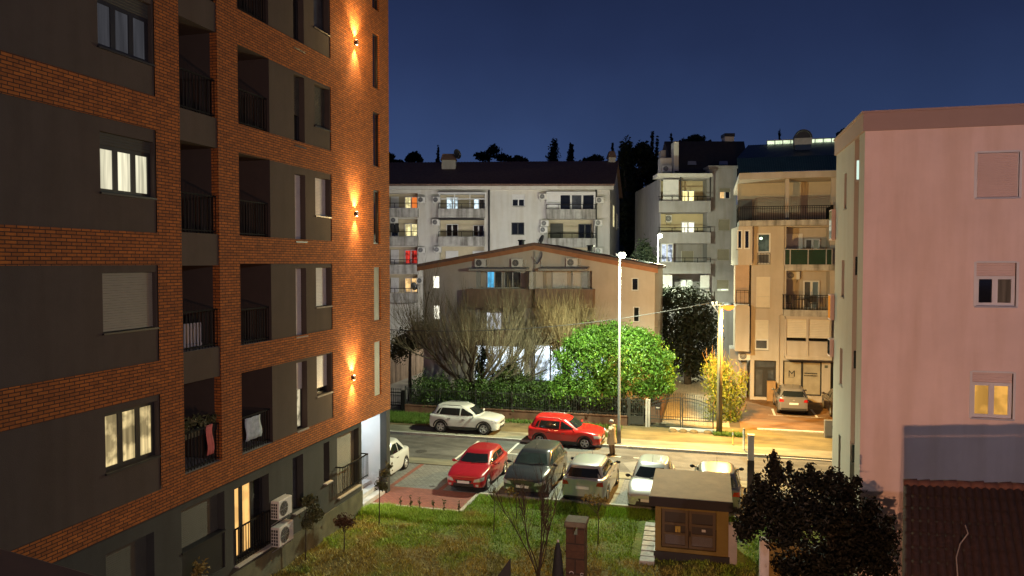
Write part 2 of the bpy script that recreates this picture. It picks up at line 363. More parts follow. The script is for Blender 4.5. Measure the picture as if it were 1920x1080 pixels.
# ------------------------------------------------------------------ the lawn and its grass
def hn(x, y): return .035 * sin(1.7 * x + .6 * y) + .03 * sin(2.9 * y - 1.1 * x + 2) + .02 * sin(5.1 * x + 4.3 * y)
def lawnz(x, y): return -.05 + hn(x, y) * min(1, max(0, (28.6 - y) * 1.2))
lm = bpy.data.materials.new('lawn_soil'); nt, N, L = nodes_of(lm); b = N['Principled BSDF']; b.inputs['Roughness'].default_value = .95
def drynoise(N, L):
    ge = N.new('ShaderNodeNewGeometry'); no = N.new('ShaderNodeTexNoise'); no.inputs['Scale'].default_value = .55; no.inputs['Detail'].default_value = 6; no.inputs['Roughness'].default_value = .62; L.new(ge.outputs['Position'], no.inputs['Vector'])
    sx = N.new('ShaderNodeSeparateXYZ'); L.new(ge.outputs['Position'], sx.inputs[0])
    mp = N.new('ShaderNodeMapRange'); mp.inputs[1].default_value = 22.0; mp.inputs[2].default_value = 27.5; mp.inputs[3].default_value = -.13; mp.inputs[4].default_value = .17; L.new(sx.outputs['Y'], mp.inputs[0])
    ad = N.new('ShaderNodeMath'); ad.operation = 'ADD'; L.new(no.outputs['Fac'], ad.inputs[0]); L.new(mp.outputs[0], ad.inputs[1]); return ad.outputs[0], ge
f, ge = drynoise(N, L); rp = N.new('ShaderNodeValToRGB'); rp.color_ramp.elements[0].position = .38; rp.color_ramp.elements[1].position = .54
rp.color_ramp.elements[0].color = (.20, .17, .04, 1); rp.color_ramp.elements[1].color = (.14, .22, .02, 1); L.new(f, rp.inputs['Fac'])
n2 = N.new('ShaderNodeTexNoise'); n2.inputs['Scale'].default_value = 9; n2.inputs['Detail'].default_value = 6; L.new(ge.outputs['Position'], n2.inputs['Vector'])
mx = N.new('ShaderNodeMix'); mx.data_type = 'RGBA'; mx.blend_type = 'MULTIPLY'; mx.inputs[0].default_value = .8; L.new(rp.outputs['Color'], mx.inputs[6]); L.new(n2.outputs['Fac'], mx.inputs[7]); L.new(mx.outputs[2], b.inputs['Base Color'])
bp = N.new('ShaderNodeBump'); bp.inputs['Strength'].default_value = 1; bp.inputs['Distance'].default_value = .08; L.new(n2.outputs['Fac'], bp.inputs['Height']); L.new(bp.outputs['Normal'], b.inputs['Normal'])
lb = MB()
def lawngrid(x0, x1, y0, y1, st=.3):
    nx = max(1, int((x1 - x0) / st)); ny = max(1, int((y1 - y0) / st)); base = len(lb.v)
    for j in range(ny + 1):
        for i in range(nx + 1):
            x = x0 + (x1 - x0) * i / nx; y = y0 + (y1 - y0) * j / ny; lb.v.append((x, y, lawnz(x, y)))
    for j in range(ny):
        for i in range(nx):
            a = base + j * (nx + 1) + i; lb.f.append((a, a + 1, a + nx + 2, a + nx + 1))
lawngrid(-12.75, -9.1, 3, 26.38); lawngrid(-9.1, 12, 3, 28.6)
tag(lb.build('lawn', lm, smooth=True), kind='structure')
gm = bpy.data.materials.new('grass_blade'); nt, N, L = nodes_of(gm); b = N['Principled BSDF']; b.inputs['Roughness'].default_value = .6
f, ge = drynoise(N, L); rp = N.new('ShaderNodeValToRGB'); rp.color_ramp.elements[0].position = .40; rp.color_ramp.elements[1].position = .54
rp.color_ramp.elements[0].color = (.37, .33, .06, 1); rp.color_ramp.elements[1].color = (.24, .42, .028, 1); L.new(f, rp.inputs['Fac'])
r2 = N.new('ShaderNodeMapRange'); r2.inputs[3].default_value = .55; r2.inputs[4].default_value = 1.3; L.new(ge.outputs['Random Per Island'], r2.inputs[0])
mx = N.new('ShaderNodeMix'); mx.data_type = 'RGBA'; mx.blend_type = 'MULTIPLY'; mx.inputs[0].default_value = 1; L.new(rp.outputs['Color'], mx.inputs[6]); L.new(r2.outputs[0], mx.inputs[7]); L.new(mx.outputs[2], b.inputs['Base Color'])
gb = MB()
def blades(n, xf, yf, h0, h1, zf=lawnz, ok=None, w=.012):
    for _ in range(n):
        x = rnd.uniform(*xf); y = rnd.uniform(*yf)
        if ok and not ok(x, y): continue
        z = zf(x, y); k = rnd.random()
        for _b in range(2):
            a = rnd.uniform(0, 2 * pi); h = rnd.uniform(h0, h1); l = rnd.uniform(.3, 1.1) * h; ww = w * rnd.uniform(.7, 1.5)
            dx, dy = cos(a), sin(a); bx = x + rnd.uniform(-.03, .03); by = y + rnd.uniform(-.03, .03); i = len(gb.v)
            gb.v += [(bx - dy * ww, by + dx * ww, z - .01), (bx + dy * ww, by - dx * ww, z - .01), (bx + dx * l, by + dy * l, z + h)]; gb.f.append((i, i + 1, i + 2))
lawnok = lambda x, y: not (x < -9.1 and y > 26.38) and not (-2.4 < x < 1.2 and 24.2 < y < 27.3)
blades(42000, (-12.7, 3), (17, 28.55), .04, .13, ok=lambda x, y: lawnok(x, y) and (sin(x * 2.3 + sin(y * 1.7) * 1.3) + sin(y * 2.9 + x) > -1.0 or rnd.random() < .35))
blades(9000, (-12.7, -7.5), (25.2, 26.3), .08, .2); blades(6000, (-9, 0), (27.6, 28.5), .06, .17)
tag(gb.build('lawn_grass', gm), kind='stuff'); gb = MB()
vz = lambda x, y: .10
blades(9000, (-19.5, -14.2), (39.9, 42.3), .1, .28, vz, ok=lambda x, y: x < -14.8 - (42.3 - y) * .5 + rnd.uniform(-.8, .5)); blades(2500, (-15, -5.2), (41.6, 42.3), .06, .2, vz); blades(700, (-5.4, -4.7), (39.4, 42.2), .06, .18, vz)
blades(900, (.3, 1.9), (41.2, 42.0), .08, .25, lambda x, y: .11)
vm = leafmat('verge_grass_blade', (.05, .13, .015), (.12, .20, .03), .6, .3, 0)
tag(gb.build('verge_grass', vm), kind='stuff')

# ------------------------------------------------------------------ lamps that light the place
LED = (.93, 1.0, .68); SOD = (1.0, .50, .10); WARM = (1.0, .60, .22)
mLedLens = glow('led_lens', (.93, 1.0, .72), 30); mSodLens = glow('sodium_lens', (1.0, .19, .018), 3.0); mWarmLens = glow('warm_lens', (1.0, .75, .38), 22)
def led_lamp(px, base, top, label, power, d=None, spot=164, arm=.75):
    x, y, z0 = base
    t = thing('street_lamp', label, 'street lamp', (x, y, z0))
    po = MB().tube([(x, y, z0), (x, y, z0 + .9), (x, y, z0 + .95), (x, y, top + .06)], [.11, .105, .075, .045], 14).build('pole', mPole, t, True)
    MB().lathe([(.0, z0 + .03), (.2, z0 + .03), (.2, z0)], 12, (x, y, 0)).build('base_plate', mMetal, t)
    h = MB(); h.lathe([(.0, .09), (.09, .085), (.15, .05), (.16, .02), (.14, 0), (0, 0)], 16, (x + arm * .26, y - arm, top)).tube([(x, y, top - .12), (x + arm * .1, y - arm * .4, top + .06), (x + arm * .26, y - arm, top + .06)], .035, 6).build('lamp_head', mFrameD, t, True)
    MB().lathe([(.10, -.002), (.165, -.05), (.19, -.13), (.165, -.21), (.10, -.27), (0, -.29)], 16, (x + arm * .26, y - arm, top)).build('lens', mLedLens, t, True)
    light('street_light', 'SPOT', (x + arm * .26, y - arm, top - .48), LED, power, t, .14, spot, .35, (x + arm * .26, y - arm - .25, 0))
    light('street_light_glow', 'POINT', (x + arm * .26, y - arm, top - .48), LED, power * .36, t, .14)
    return t
# ------------------------------------------------------------------ facade kit
def wall(fr, u0, u1, z0, z1, holes=(), o=0, mb=None):
    mb = mb or MB()
    us = sorted({u0, u1, *[min(max(h[k], u0), u1) for h in holes for k in (0, 1)]}); zs = sorted({z0, z1, *[min(max(h[k], z0), z1) for h in holes for k in (2, 3)]})
    for i in range(len(us) - 1):
        for j in range(len(zs) - 1):
            if us[i + 1] - us[i] < 1e-5 or zs[j + 1] - zs[j] < 1e-5: continue
            c = (us[i] + us[i + 1]) / 2, (zs[j] + zs[j + 1]) / 2
            if any(h[0] < c[0] < h[1] and h[2] < c[1] < h[3] for h in holes): continue
            mb.fquad(fr, us[i], us[i + 1], zs[j], zs[j + 1], o)
    return mb
def reveal(mb, fr, r, o0, o1, sides='lrtb'):
    u0, u1, z0, z1 = r; P = fr.P
    if 'l' in sides: mb.quad(P(u0, z0, o0), P(u0, z0, o1), P(u0, z1, o1), P(u0, z1, o0))
    if 'r' in sides: mb.quad(P(u1, z0, o1), P(u1, z0, o0), P(u1, z1, o0), P(u1, z1, o1))
    if 'b' in sides: mb.quad(P(u0, z0, o0), P(u1, z0, o0), P(u1, z0, o1), P(u0, z0, o1))
    if 't' in sides: mb.quad(P(u0, z1, o1), P(u1, z1, o1), P(u1, z1, o0), P(u0, z1, o0))
    return mb
def slats(mb, fr, u0, u1, z0, z1, o, pitch=.05):
    n = max(1, int(round((z1 - z0) / pitch))); p = (z1 - z0) / n; P = fr.P
    for i in range(n):
        a = z0 + i * p
        mb.quad(P(u0, a, o), P(u1, a, o), P(u1, a + p * .2, o + .014), P(u0, a + p * .2, o + .014))
        mb.quad(P(u0, a + p * .2, o + .014), P(u1, a + p * .2, o + .014), P(u1, a + p, o + .004), P(u0, a + p, o + .004))
    return mb
def window(fr, root, r, o=-.12, sash=2, fm=None, panes=None, shut=0.0, sm=None, sill=.06, fw=.06, sillm=None, pitch=.05, box=0.0, name='window', name_shut='shutter'):
    """r = u0,u1,z0,z1 of the opening; o = plane of the glass; the frame is the window's own mesh, its pane, shutter and sill are its pieces"""
    u0, u1, z0, z1 = r; fm = fm or mFrameW; panes = panes or [mGlass]; f = MB(); zt = z1 - box
    f.fbox(fr, u0 + .004, u1 - .004, z0 + .004, z0 + fw, o - .03, o + .035); f.fbox(fr, u0 + .004, u1 - .004, zt - fw, zt - .004, o - .03, o + .035)
    cuts = [u0 + (u1 - u0) * i / sash for i in range(sash + 1)] if not isinstance(sash, (list, tuple)) else [u0 + (u1 - u0) * k for k in sash]
    for i, c in enumerate(cuts):
        h = fw * (.5 if 0 < i < len(cuts) - 1 else .5)
        a, b2 = (u0 + .004, u0 + fw) if i == 0 else ((u1 - fw, u1 - .004) if i == len(cuts) - 1 else (c - fw * .75, c + fw * .75))
        f.fbox(fr, a, b2, z0 + fw, zt - fw, o - .03, o + .035)
    w = f.build(name, fm, root)
    for i in range(len(cuts) - 1):
        MB().fquad(fr, cuts[i] + fw * .4, cuts[i + 1] - fw * .4, z0 + fw * .5, zt - fw * .5, o).build('pane', panes[i % len(panes)], w)
    if box: slats(MB(), fr, u0 + .005, u1 - .005, zt, z1 - .005, o + .03, .07).build('shutter_box', sm or mShut, w)
    if shut > 0: slats(MB(), fr, u0 + .03, u1 - .03, zt - (zt - z0) * shut + (.012 if shut > .98 else 0), zt - .01, o + .05, pitch).build(name_shut, sm or mShut, w)
    if sill: MB().fbox(fr, u0 - .03, u1 + .03, z0 - .045, z0 - .003, o, sill).build('sill', sillm or mConc, w)
    return w
def railing(fr, root, u0, u1, z0, z1, o, m=None, sp=.115, name='railing', mid=False, ends=False, t=.018, depth=1.0):
    m = m or mIron; b = MB()
    b.fbox(fr, u0, u1, z1 - .04, z1, o - .02, o + .02); b.fbox(fr, u0, u1, z0 + .06, z0 + .09, o - .012, o + .012)
    if mid: b.fbox(fr, u0, u1, z1 - .16, z1 - .135, o - .012, o + .012)
    n = max(2, int((u1 - u0) / sp))
    for i in range(n + 1):
        c = u0 + (u1 - u0) * i / n; tt = t * (1.7 if i in (0, n) else 1)
        b.fbox(fr, c - tt / 2, c + tt / 2, z0, z1 - .04, o - t / 2, o + t / 2)
    if ends:
        for c in (u0, u1):
            b.fbox(fr, c - .02, c + .02, z1 - .04, z1, o - depth, o - .02)
            for k in range(1, int(depth / sp)): b.fbox(fr, c - t / 2, c + t / 2, z0, z1 - .04, o - k * sp - t / 2, o - k * sp + t / 2)
    return b.build(name, m, root)
def recess(fr, root, r, d, mwall, mfloor=None, name='balcony_recess', o=0, sides='lrt'):
    u0, u1, z0, z1 = r; b = MB(); reveal(b, fr, r, o, -d, sides); b.fquad(fr, u0, u1, z0, z1, -d); w = b.build(name, mwall, root)
    reveal(MB(), fr, r, o, -d, 'b').build('balcony_floor', mfloor or mConc, w); return w
def ac(fr, u, z, label, w=.82, h=.58, d=.3, o=0.0, group='air conditioner outdoor units on the walls', pipe=True):
    """an outdoor unit on brackets: u,z = centre of its front"""
    p = fr.P(u, z - h / 2, o); t = thing('air_conditioner', label, 'air conditioner', p, group)
    a, b = o + .08, o + .08 + d
    c = bevel(MB().fbox(fr, u - w / 2, u + w / 2, z - h / 2, z + h / 2, a, b).build('casing', mAC, t), .025, 2)
    g = MB(); cu = u - w * .12; R = h * .4
    for k in range(5):
        r0 = R * (k + .35) / 5; r1 = r0 + R * .055
        pts = [fr.P(cu + rr * cos(2 * pi * j / 20), z + rr * sin(2 * pi * j / 20), b + .012) for rr in (r0, r1) for j in range(20)]
        n0 = len(g.v); g.v += [tuple(q) for q in pts]; g.f += [(n0 + j, n0 + (j + 1) % 20, n0 + 20 + (j + 1) % 20, n0 + 20 + j) for j in range(20)]
    for k in range(4):
        an = pi * k / 4; dx, dz = R * cos(an), R * sin(an); pts = [fr.P(cu - dx, z - dz, b + .014), fr.P(cu + dx, z + dz, b + .014)]; g.bar(pts[0], pts[1], .012)
    dk = MB(); dk.add([fr.P(cu + R * cos(2 * pi * j / 20), z + R * sin(2 * pi * j / 20), b + .005) for j in range(20)], [tuple(range(20))])
    dk.build('fan_opening', mACd, t); g.build('fan_grille', mMetal, t)
    lv = MB()
    for s in (-1, 1):
        us = u + s * (w / 2 + .004)
        for i in range(3):
            for j in range(5):
                oo = a + .03 + i * (d - .06) / 3; zz = z - h / 2 + .05 + j * (h - .1) / 5
                q = [fr.P(us, zz, oo), fr.P(us, zz, oo + (d - .06) / 3 - .018), fr.P(us, zz + (h - .1) / 5 - .02, oo + (d - .06) / 3 - .018), fr.P(us, zz + (h - .1) / 5 - .02, oo)]
                lv.quad(*q)
    lv.build('side_vent', mACd, t)
    br = MB()
    for s in (-1, 1):
        br.bar(fr.P(u + s * w * .32, z - h / 2 - .02, o), fr.P(u + s * w * .32, z - h / 2 - .02, b), .035); br.bar(fr.P(u + s * w * .32, z - h / 2 - .25, o + .01), fr.P(u + s * w * .32, z - h / 2 - .03, b - .05), .025)
    br.build('bracket', mMetal, t)
    if pipe: MB().tube([fr.P(u + w / 2, z - h * .25, a + .1), fr.P(u + w / 2 + .1, z - h * .3, a + .06), fr.P(u + w / 2 + .16, z - h * .1, o + .03), fr.P(u + w / 2 + .17, z + h * .4, o + .02)], .022, 6).build('pipe', mAC, t)
    return t
def dish(p, aim, r, label, m=None):
    p = V(p); t = thing('satellite_dish', label, 'satellite dish', p); aim = V(aim).normalized(); x = aim.cross(Zv).normalized(); y = x.cross(aim)
    c = p + V((0, 0, r * 1.0)) + aim * .12; b = MB(); n = 18
    for k in range(5):
        rr = r * k / 4
        for j in range(n): b.v.append(tuple(c + (x * cos(2 * pi * j / n) * .9 + y * sin(2 * pi * j / n)) * rr + aim * (.25 * rr * rr / r)))
    for k in range(4):
        for j in range(n): b.f.append((k * n + j, k * n + (j + 1) % n, (k + 1) * n + (j + 1) % n, (k + 1) * n + j))
    b.build('reflector', m or mMetal, t, True)
    MB().tube([p, p + V((0, 0, r * .9)), c - aim * .02], [.03, .03, .03], 6).build('mast', mMetal, t)
    a = MB(); a.bar(c - y * r * .9, c + aim * r * .9 - y * r * .25, .03); a.lathe([(0, -.05), (.04, -.05), (.04, .06), (0, .06)], 8, tuple(c + aim * r * .9 - y * r * .25)); a.build('feed_arm', mMetal, t); return t

# ================================================================== 1. brick apartment building on the left
XL = -12.7
F1 = Frame((XL, 0), (0, 1), (1, 0))
Y1E = F1.u(729.5, 300)
B1 = thing('brick_apartment_building', 'tall red brick apartment building with grey panels and glowing wall lamps, at left', 'building', (XL, 14, 0))
zbrick = F1.z(722, 771)                     # underside of the brickwork
def band(x, ys): return [F1.z(x, y) for y in ys]
holes = []; panels = []; opens = []
# column A: broad grey panels, one three-part window each
xa1 = F1.u(296); uA0 = F1.u(-420)
At = band(296, (-8, 245, 497, 740)); Ab = band(296, (182, 437, 677, 920))
lit_w = glow('curtained_white_light', (1.0, .93, .66), .78, .5, 9); lit_y = glow('curtained_warm_light', (1.0, .76, .36), .68, .55, 10, .6)
lit_dim = glow('curtain_dim_bluish', (.42, .42, .48), .09, .4, 9); lit_g = glow('warm_door_light', (1.0, .55, .17), .85, .15, 8, .15)
win = [(-34, 88), (246, 360), (512, 625), (777, 890)]
for i in range(4):
    pr = (uA0, xa1, Ab[i], At[i]); panels.append(pr); holes.append(pr)
    wr = (F1.u(193), F1.u(293), F1.z(194, win[i][1]), F1.z(194, win[i][0]))
    pn = MB(); wall(F1, *pr, [wr], -.025, pn); reveal(pn, F1, wr, -.025, -.22)
    p = pn.build('render_panel', mRender, B1)
    if i == 0: window(F1, B1, wr, -.16, 3, mFrameD, [lit_dim], 0, mShutD, .03, .09, mFrameD, box=.34)
    if i == 1: window(F1, B1, wr, -.16, 3, mFrameD, [lit_w], .0, mShutD, .03, .09, mFrameD, box=.27)
    if i == 2: window(F1, B1, wr, -.16, 3, mFrameD, [mGlass], 1, mShut, .03, .09, mFrameD, pitch=.055)
    if i == 3: window(F1, B1, wr, -.16, 3, mFrameD, [lit_y], 0, mShutD, .03, .09, mFrameD)
# column B: balconies in a tall brick bay with grey spandrels
ub0, ub1 = F1.u(341), F1.u(412)
Bt = band(341, (-200, 30, 262, 498, 722)); Bb = band(341, (-28, 202, 435, 662, 893))
bay = (ub0, ub1, Bb[4], Bt[0]); holes.append(bay)
rb = MB(); reveal(rb, F1, bay, 0, -.03, 'lrb')
for i in range(4): wall(F1, ub0, ub1, Bt[i + 1], Bb[i], (), -.03).build('spandrel_panel', mRender, B1)
for i in range(5):
    r = (ub0, ub1, Bb[i], Bt[i])
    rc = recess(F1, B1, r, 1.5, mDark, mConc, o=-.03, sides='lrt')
    reveal(rb, F1, (ub0 + .001, ub1 - .001, Bb[i], Bt[i]), -.028, -.22, 'lr')
    MB().fquad(F1, ub0 + .5, ub1 - .2, Bb[i] + .02, Bt[i] - .45, -1.48).build('balcony_door', mGlass, B1)
    railing(F1, B1, ub0, ub1, Bb[i], Bb[i] + 1.02, -.10)
rb.build('bay_reveal', mBrick, B1); crs = []
# column C: recess + grey panel with slit and small window
uc0, uc1, uc2 = F1.u(450), F1.u(508), F1.u(623)
Ct = [(F1.z(450, a) + F1.z(623, b)) / 2 for a, b in ((-130, 5), (82, 167), (287, 327), (494, 495), (701, 659))]
Cb = [(F1.z(450, a) + F1.z(623, b)) / 2 for a, b in ((20, 110), (235, 282), (442, 452), (646, 620), (852, 785))]
slit = [(-40, 90), (139, 272), (325, 452), (503, 632), (681, 810)]; smal = [(-20, 52), (157, 236), (331, 404), (502, 576), (669, 744)]
cr = MB(); cq = MB()
for i in range(5):
    holes.append((uc0, uc2, Cb[i], Ct[i])); r = (uc0, uc1, Cb[i], Ct[i]); cr = MB()
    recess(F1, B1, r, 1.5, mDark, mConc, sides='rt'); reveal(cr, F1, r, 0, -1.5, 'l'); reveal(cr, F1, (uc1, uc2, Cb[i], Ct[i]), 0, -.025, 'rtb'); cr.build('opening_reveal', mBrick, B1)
    MB().fquad(F1, uc0 + .3, uc1 - .3, Cb[i] + .02, Ct[i] - .4, -1.48).build('balcony_door', mGlass, B1)
    railing(F1, B1, uc0, uc1, Cb[i] + .0, Cb[i] + 1.02, -.10)
    s1 = (F1.u(555.5), F1.u(575), F1.z(556, slit[i][1]), F1.z(556, slit[i][0])); s2 = (F1.u(593.5), F1.u(623) - .06, F1.z(594, smal[i][1]), F1.z(594, smal[i][0]))
    pn = MB(); wall(F1, uc1, uc2, Cb[i], Ct[i], [s1, s2], -.025, pn); reveal(pn, F1, s1, -.025, -.3); reveal(pn, F1, s2, -.025, -.3); pn.build('render_panel', mRender, B1)
    sh = [0, .55, 1, 1, .42][i]
    window(F1, B1, s1, -.26, 1, mFrameD, [mGlass if i < 4 else glow('dim_interior', (1, .85, .55), .5, .4, 10, .85)], sh, mShutD if i == 1 else mShutW, .02, .06, mConc if i > 2 else mFrameD)
    window(F1, B1, s2, -.26, 1, mFrameD, [mGlassG if i == 0 else mGlass], [0, 1, 1, 1, .84][i], mShutD if i == 1 else mShutW, .02, .06, mConc if i > 2 else mFrameD)
# lonely slits in the brick at the far end
sl = []
for i, (a, b) in enumerate(((61, 164), (209, 311), (356, 457), (501, 602), (642, 745), (-86, 16))):
    r = (F1.u(701), F1.u(713.5), F1.z(701, b), F1.z(701, a)); holes.append(r); reveal(MB(), F1, r, 0, -.3).build('opening_reveal', mBrick, B1)
    window(F1, B1, r, -.11, 1, mFrameD, [mGlass], 1 if i in (3, 4) else 0, mShut, 0, .05)
bw = wall(F1, uA0, Y1E, zbrick, 27, holes); P = F1.P
bw.quad(P(Y1E, zbrick, 0), P(Y1E, zbrick, -13), P(Y1E, 27, -13), P(Y1E, 27, 0)); bw.quad(P(uA0, zbrick, -.1), P(Y1E, zbrick, -.1), P(Y1E, zbrick, 0), P(uA0, zbrick, 0))
bw.build('brick_wall', mBrick, B1)
MB().fbox(F1, uA0, Y1E - .01, 27, 27.3, -13, .05).build('roof', mConc, B1)
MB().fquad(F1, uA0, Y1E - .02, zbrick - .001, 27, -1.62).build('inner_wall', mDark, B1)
# ground storey in darker render, set back under the brick
og = -.10; ug1 = F1.u(682.5, 850); G = []
ga = (F1.u(339), F1.u(421), F1.z(339, 1120), F1.z(339, 962)); gbx = (F1.u(440), F1.u(505), F1.z(440, 1066), F1.z(440, 921)); gc = (F1.u(550), F1.u(570), F1.z(550, 966), F1.z(550, 862))
gd = (F1.u(608.5), F1.u(619.5), F1.z(608, 909), F1.z(608, 834)); ge_ = (F1.u(634), F1.u(675), F1.z(634, 936), F1.z(634, 822)); gf = (F1.u(195), F1.u(287), F1.z(195, 1180), F1.z(195, 1046))
G = [ga, gbx, gc, gd, ge_, gf]; gw = MB(); zpl = .75
wall(F1, uA0, ug1, zpl, zbrick, G, og, gw)
for r in G: reveal(gw, F1, r, og, -.45)
gw.quad(P(ug1, -.2, og), P(ug1, -.2, -3), P(ug1, zbrick, -3), P(ug1, zbrick, og))
gw.build('ground_storey_wall', mRenderG, B1)
MB().fbox(F1, uA0, ug1 - .01, -.3, zpl, -.6, og + .04).build('plinth', M('mossy_plinth', (.12, .115, .07), .95, .3, 2, .4, 30, streak=.3), B1)
w = window(F1, B1, (ga[0], ga[1], ga[2] + 1.0, ga[3]), -.36, [0, .52, 1], mFrameD, [mGlass], 1, mShutD, 0, .09); MB().fbox(F1, ga[0], ga[1], ga[2], ga[2] + 1.0, -.36, -.14).fbox(F1, ga[0] - .02, ga[1] + .02, ga[2] + 1.0, ga[2] + 1.04, -.36, -.06).build('solid_parapet', mFrameD, B1)
window(F1, B1, gbx, -.36, [0, .36, .68, 1], mFrameD, [lit_g, lit_g, mGlass], 0, None, .04, .10, mConcL); railing(F1, B1, gbx[0], gbx[1], gbx[2] + .02, gbx[2] + 1.05, og + .02)
window(F1, B1, gc, -.36, 1, mFrameD, [mGlassG], 0, None, .03, .05, mConc); window(F1, B1, gd, -.36, 1, mFrameD, [mGlass], 0, None, .03, .05, mConcL)
window(F1, B1, ge_, -.36, [0, .3, 1], mFrameD, [mGlass], 1, mShut, .02, .08)
er = (F1.u(631), F1.u(679)); railing(F1, B1, er[0], er[1], F1.z(632, 930, .18), F1.z(632, 882, .18), .18, ends=True, depth=.28)
window(F1, B1, gf, -.36, 2, mFrameD, [mGlass], 1, mShutD, 0, .08)
# the open corner porch: white wall, column, marble steps
mPorch = M('white_porch_wall', (.6, .6, .58), .8, .06, 1.2, .1, 50); mMarble = M('marble', (.55, .55, .54), .4, .25, 3, .05)
MB().fbox(F1, Y1E - .34, Y1E - .02, .85, zbrick - .01, -4, -.31).build('porch_wall', mPorch, B1)
MB().fbox(F1, Y1E - .36, Y1E - .02, -.1, .85, -4, -.31).build('marble_base', mMarble, B1)
MB().fbox(F1, Y1E - .36, Y1E - .02, -.1, zbrick - .012, -.306, -.02).build('corner_column', mRenderG, B1)
MB().fquad(F1, uA0, Y1E - .03, 0, .01, -9).build('porch_back', mRenderG, B1)
pl_ = thing('porch_lamp', 'round ceiling lamp of the corner porch of the brick building', 'ceiling lamp', F1.P(ug1 + .5, zbrick, -1.2)); q_ = F1.P(ug1 + .5, zbrick, -1.2)
MB().lathe([(.16, -.002), (.16, -.05), (0, -.05)], 16, tuple(q_)).build('lamp_body', mFrameD, pl_); MB().lathe([(.13, -.052), (.1, -.09), (0, -.1)], 16, tuple(q_)).build('diffuser', glow('porch_lens', (.8, .92, 1.0), 8), pl_, True)
light('porch_light', 'POINT', q_ - Zv * .25, (.80, .93, 1.0), 130, pl_, .08)
MB().fbox(F1, ug1, Y1E - .35, zbrick - .03, zbrick - .003, -4, -.05).build('porch_ceiling', mPorch, B1)
stp = MB()
for k in range(3): stp.fbox(F1, ug1 + .01, Y1E - .37, .002 + k * .17, .17 + k * .17 - .002, -2.2, -.08 - k * .32)
stp.build('porch_step', mMarble, B1)
for px, py, pw in ((665, 80, 1), (665, 401, 1), (660, 708, 1)):
    u, z = F1.uz(px, py)
    t = thing('wall_lamp', {80: 'top one of three up-and-down wall lamps glowing on the brick wall', 401: 'middle one of three up-and-down wall lamps glowing on the brick wall', 708: 'lowest of three up-and-down wall lamps glowing on the brick wall'}[py], 'wall lamp', F1.P(u, z, 0), 'wall lamps on the brick building')
    b = MB(); b.fbox(F1, u - .05, u + .05, z - .08, z + .08, .05, .13); b.fbox(F1, u - .035, u + .035, z - .05, z + .05, 0, .05); b.build('lamp_body', mFrameD, t)
    for s in (-1, 1):
        MB().fbox(F1, u - .04, u + .04, z + s * .086 - .004, z + s * .086 + .004, .07, .11).build('lens', mWarmLens, t)
        light('wall_light', 'SPOT', F1.P(u, z + s * .125, .14), WARM, 800 if s > 0 else 480, t, .05, 96 if s > 0 else 80, 1.0, F1.P(u, z + s * 2.6, .0))
# (their spill)
for o_ in [q for q in bpy.data.objects if q.name.startswith('wall_lamp')]: light('wall_light_spill', 'POINT', V(o_.location) + V((.75, 0, .0)), WARM, 120, o_, .1)
# things on its balconies and walls
a1 = onX(543, 952, XL + .4); a2 = onX(544, 1001, XL + .4)
ac(F1, a1.y, a1.z, 'upper of two outdoor units on the dark ground storey wall of the brick building', .74, .56, .28, og); ac(F1, a2.y, a2.z, 'lower of two outdoor units on the dark ground storey wall of the brick building', .80, .60, .30, og)
def tagm(o, l, c, g=None, k=None): return tag(o, l, c, g, k)
u, z = ub0, Bb[3]
rd = MB()
for k in range(5): rd.fbox(F1, u + .62 + k * .13, u + .69 + k * .13, z + .12, z + .66, -.5, -.4)
rd.fbox(F1, u + .6, u + 1.24, z + .05, z + .12, -.5, -.4).fbox(F1, u + .66, u + .7, z, z + .05, -.55, -.35).fbox(F1, u + 1.12, u + 1.16, z, z + .05, -.55, -.35)
tagm(rd.build('radiator', mAC), 'white finned radiator standing on a balcony of the brick building', 'radiator')
def rag(name, fr, u0, u1, z0, z1, o, mat, label, cat):
    b = MB(); n = 6; m = 6; i0 = len(b.v)
    for j in range(m + 1):
        for i in range(n + 1):
            b.v.append(tuple(fr.P(u0 + (u1 - u0) * i / n + .03 * sin(j * 1.1), z0 + (z1 - z0) * j / m, o + .025 * sin(i * 2.2 + j * .6))))
    for j in range(m):
        for i in range(n): a = j * (n + 1) + i; b.f.append((a, a + 1, a + n + 2, a + n + 1))
    o_ = b.build(name, mat, smooth=True); md = o_.modifiers.new('thickness', 'SOLIDIFY'); md.thickness = .012
    return tagm(o_, label, cat)
rag('hanging_towel', F1, ub1 - .55, ub1 - .3, Bb[4] + .25, Bb[4] + 1.05, -.06, M('pink_cloth', (.5, .13, .12), .9, .2, 5), 'pink towel hung over a balcony railing above planted pots', 'towel')
rag('hanging_cloth', F1, uc0 + .25, uc0 + 1.0, Cb[4] + .3, Cb[4] + .95, -.06, M('blue_white_cloth', (.35, .42, .5), .9, .3, 6), 'pale bluish laundry drying behind the lowest balcony railing', 'laundry')

# ================================================================== 2. pale block on the right
YP = 22.9; c0 = onY(1618, 500, YP); XP = c0.x
F2 = Frame((XP, YP), (1, 0), (0, -1)); F2s = Frame((XP, YP), (0, 1), (-1, 0))
ztop = F2.z(1625, 213); zpar = F2.z(1627, 246); DEEP = F2s.u(1567, 400)
B2 = thing('pale_apartment_block', 'flat roofed pale pinkish rendered block with brown parapet and few windows, at right', 'building', (XP + 5, YP + 3, 0))
wA = F2.r(1831, 1911, 286, 370); wB = F2.r(1830, 1905, 493, 574); wC = F2.r(1822, 1899, 699, 784)
f = MB(); wall(F2, 0, 26, -.2, zpar, [wA, wB, wC], 0, f)
for r in (wA, wB, wC): reveal(f, F2, r, 0, -.2)
f.build('front_wall', mPink, B2)
sill2 = M('metal_sill', (.42, .42, .46), .4, .05)
mShutP = M('shutter_cream', (.62, .48, .43), .55, .05)
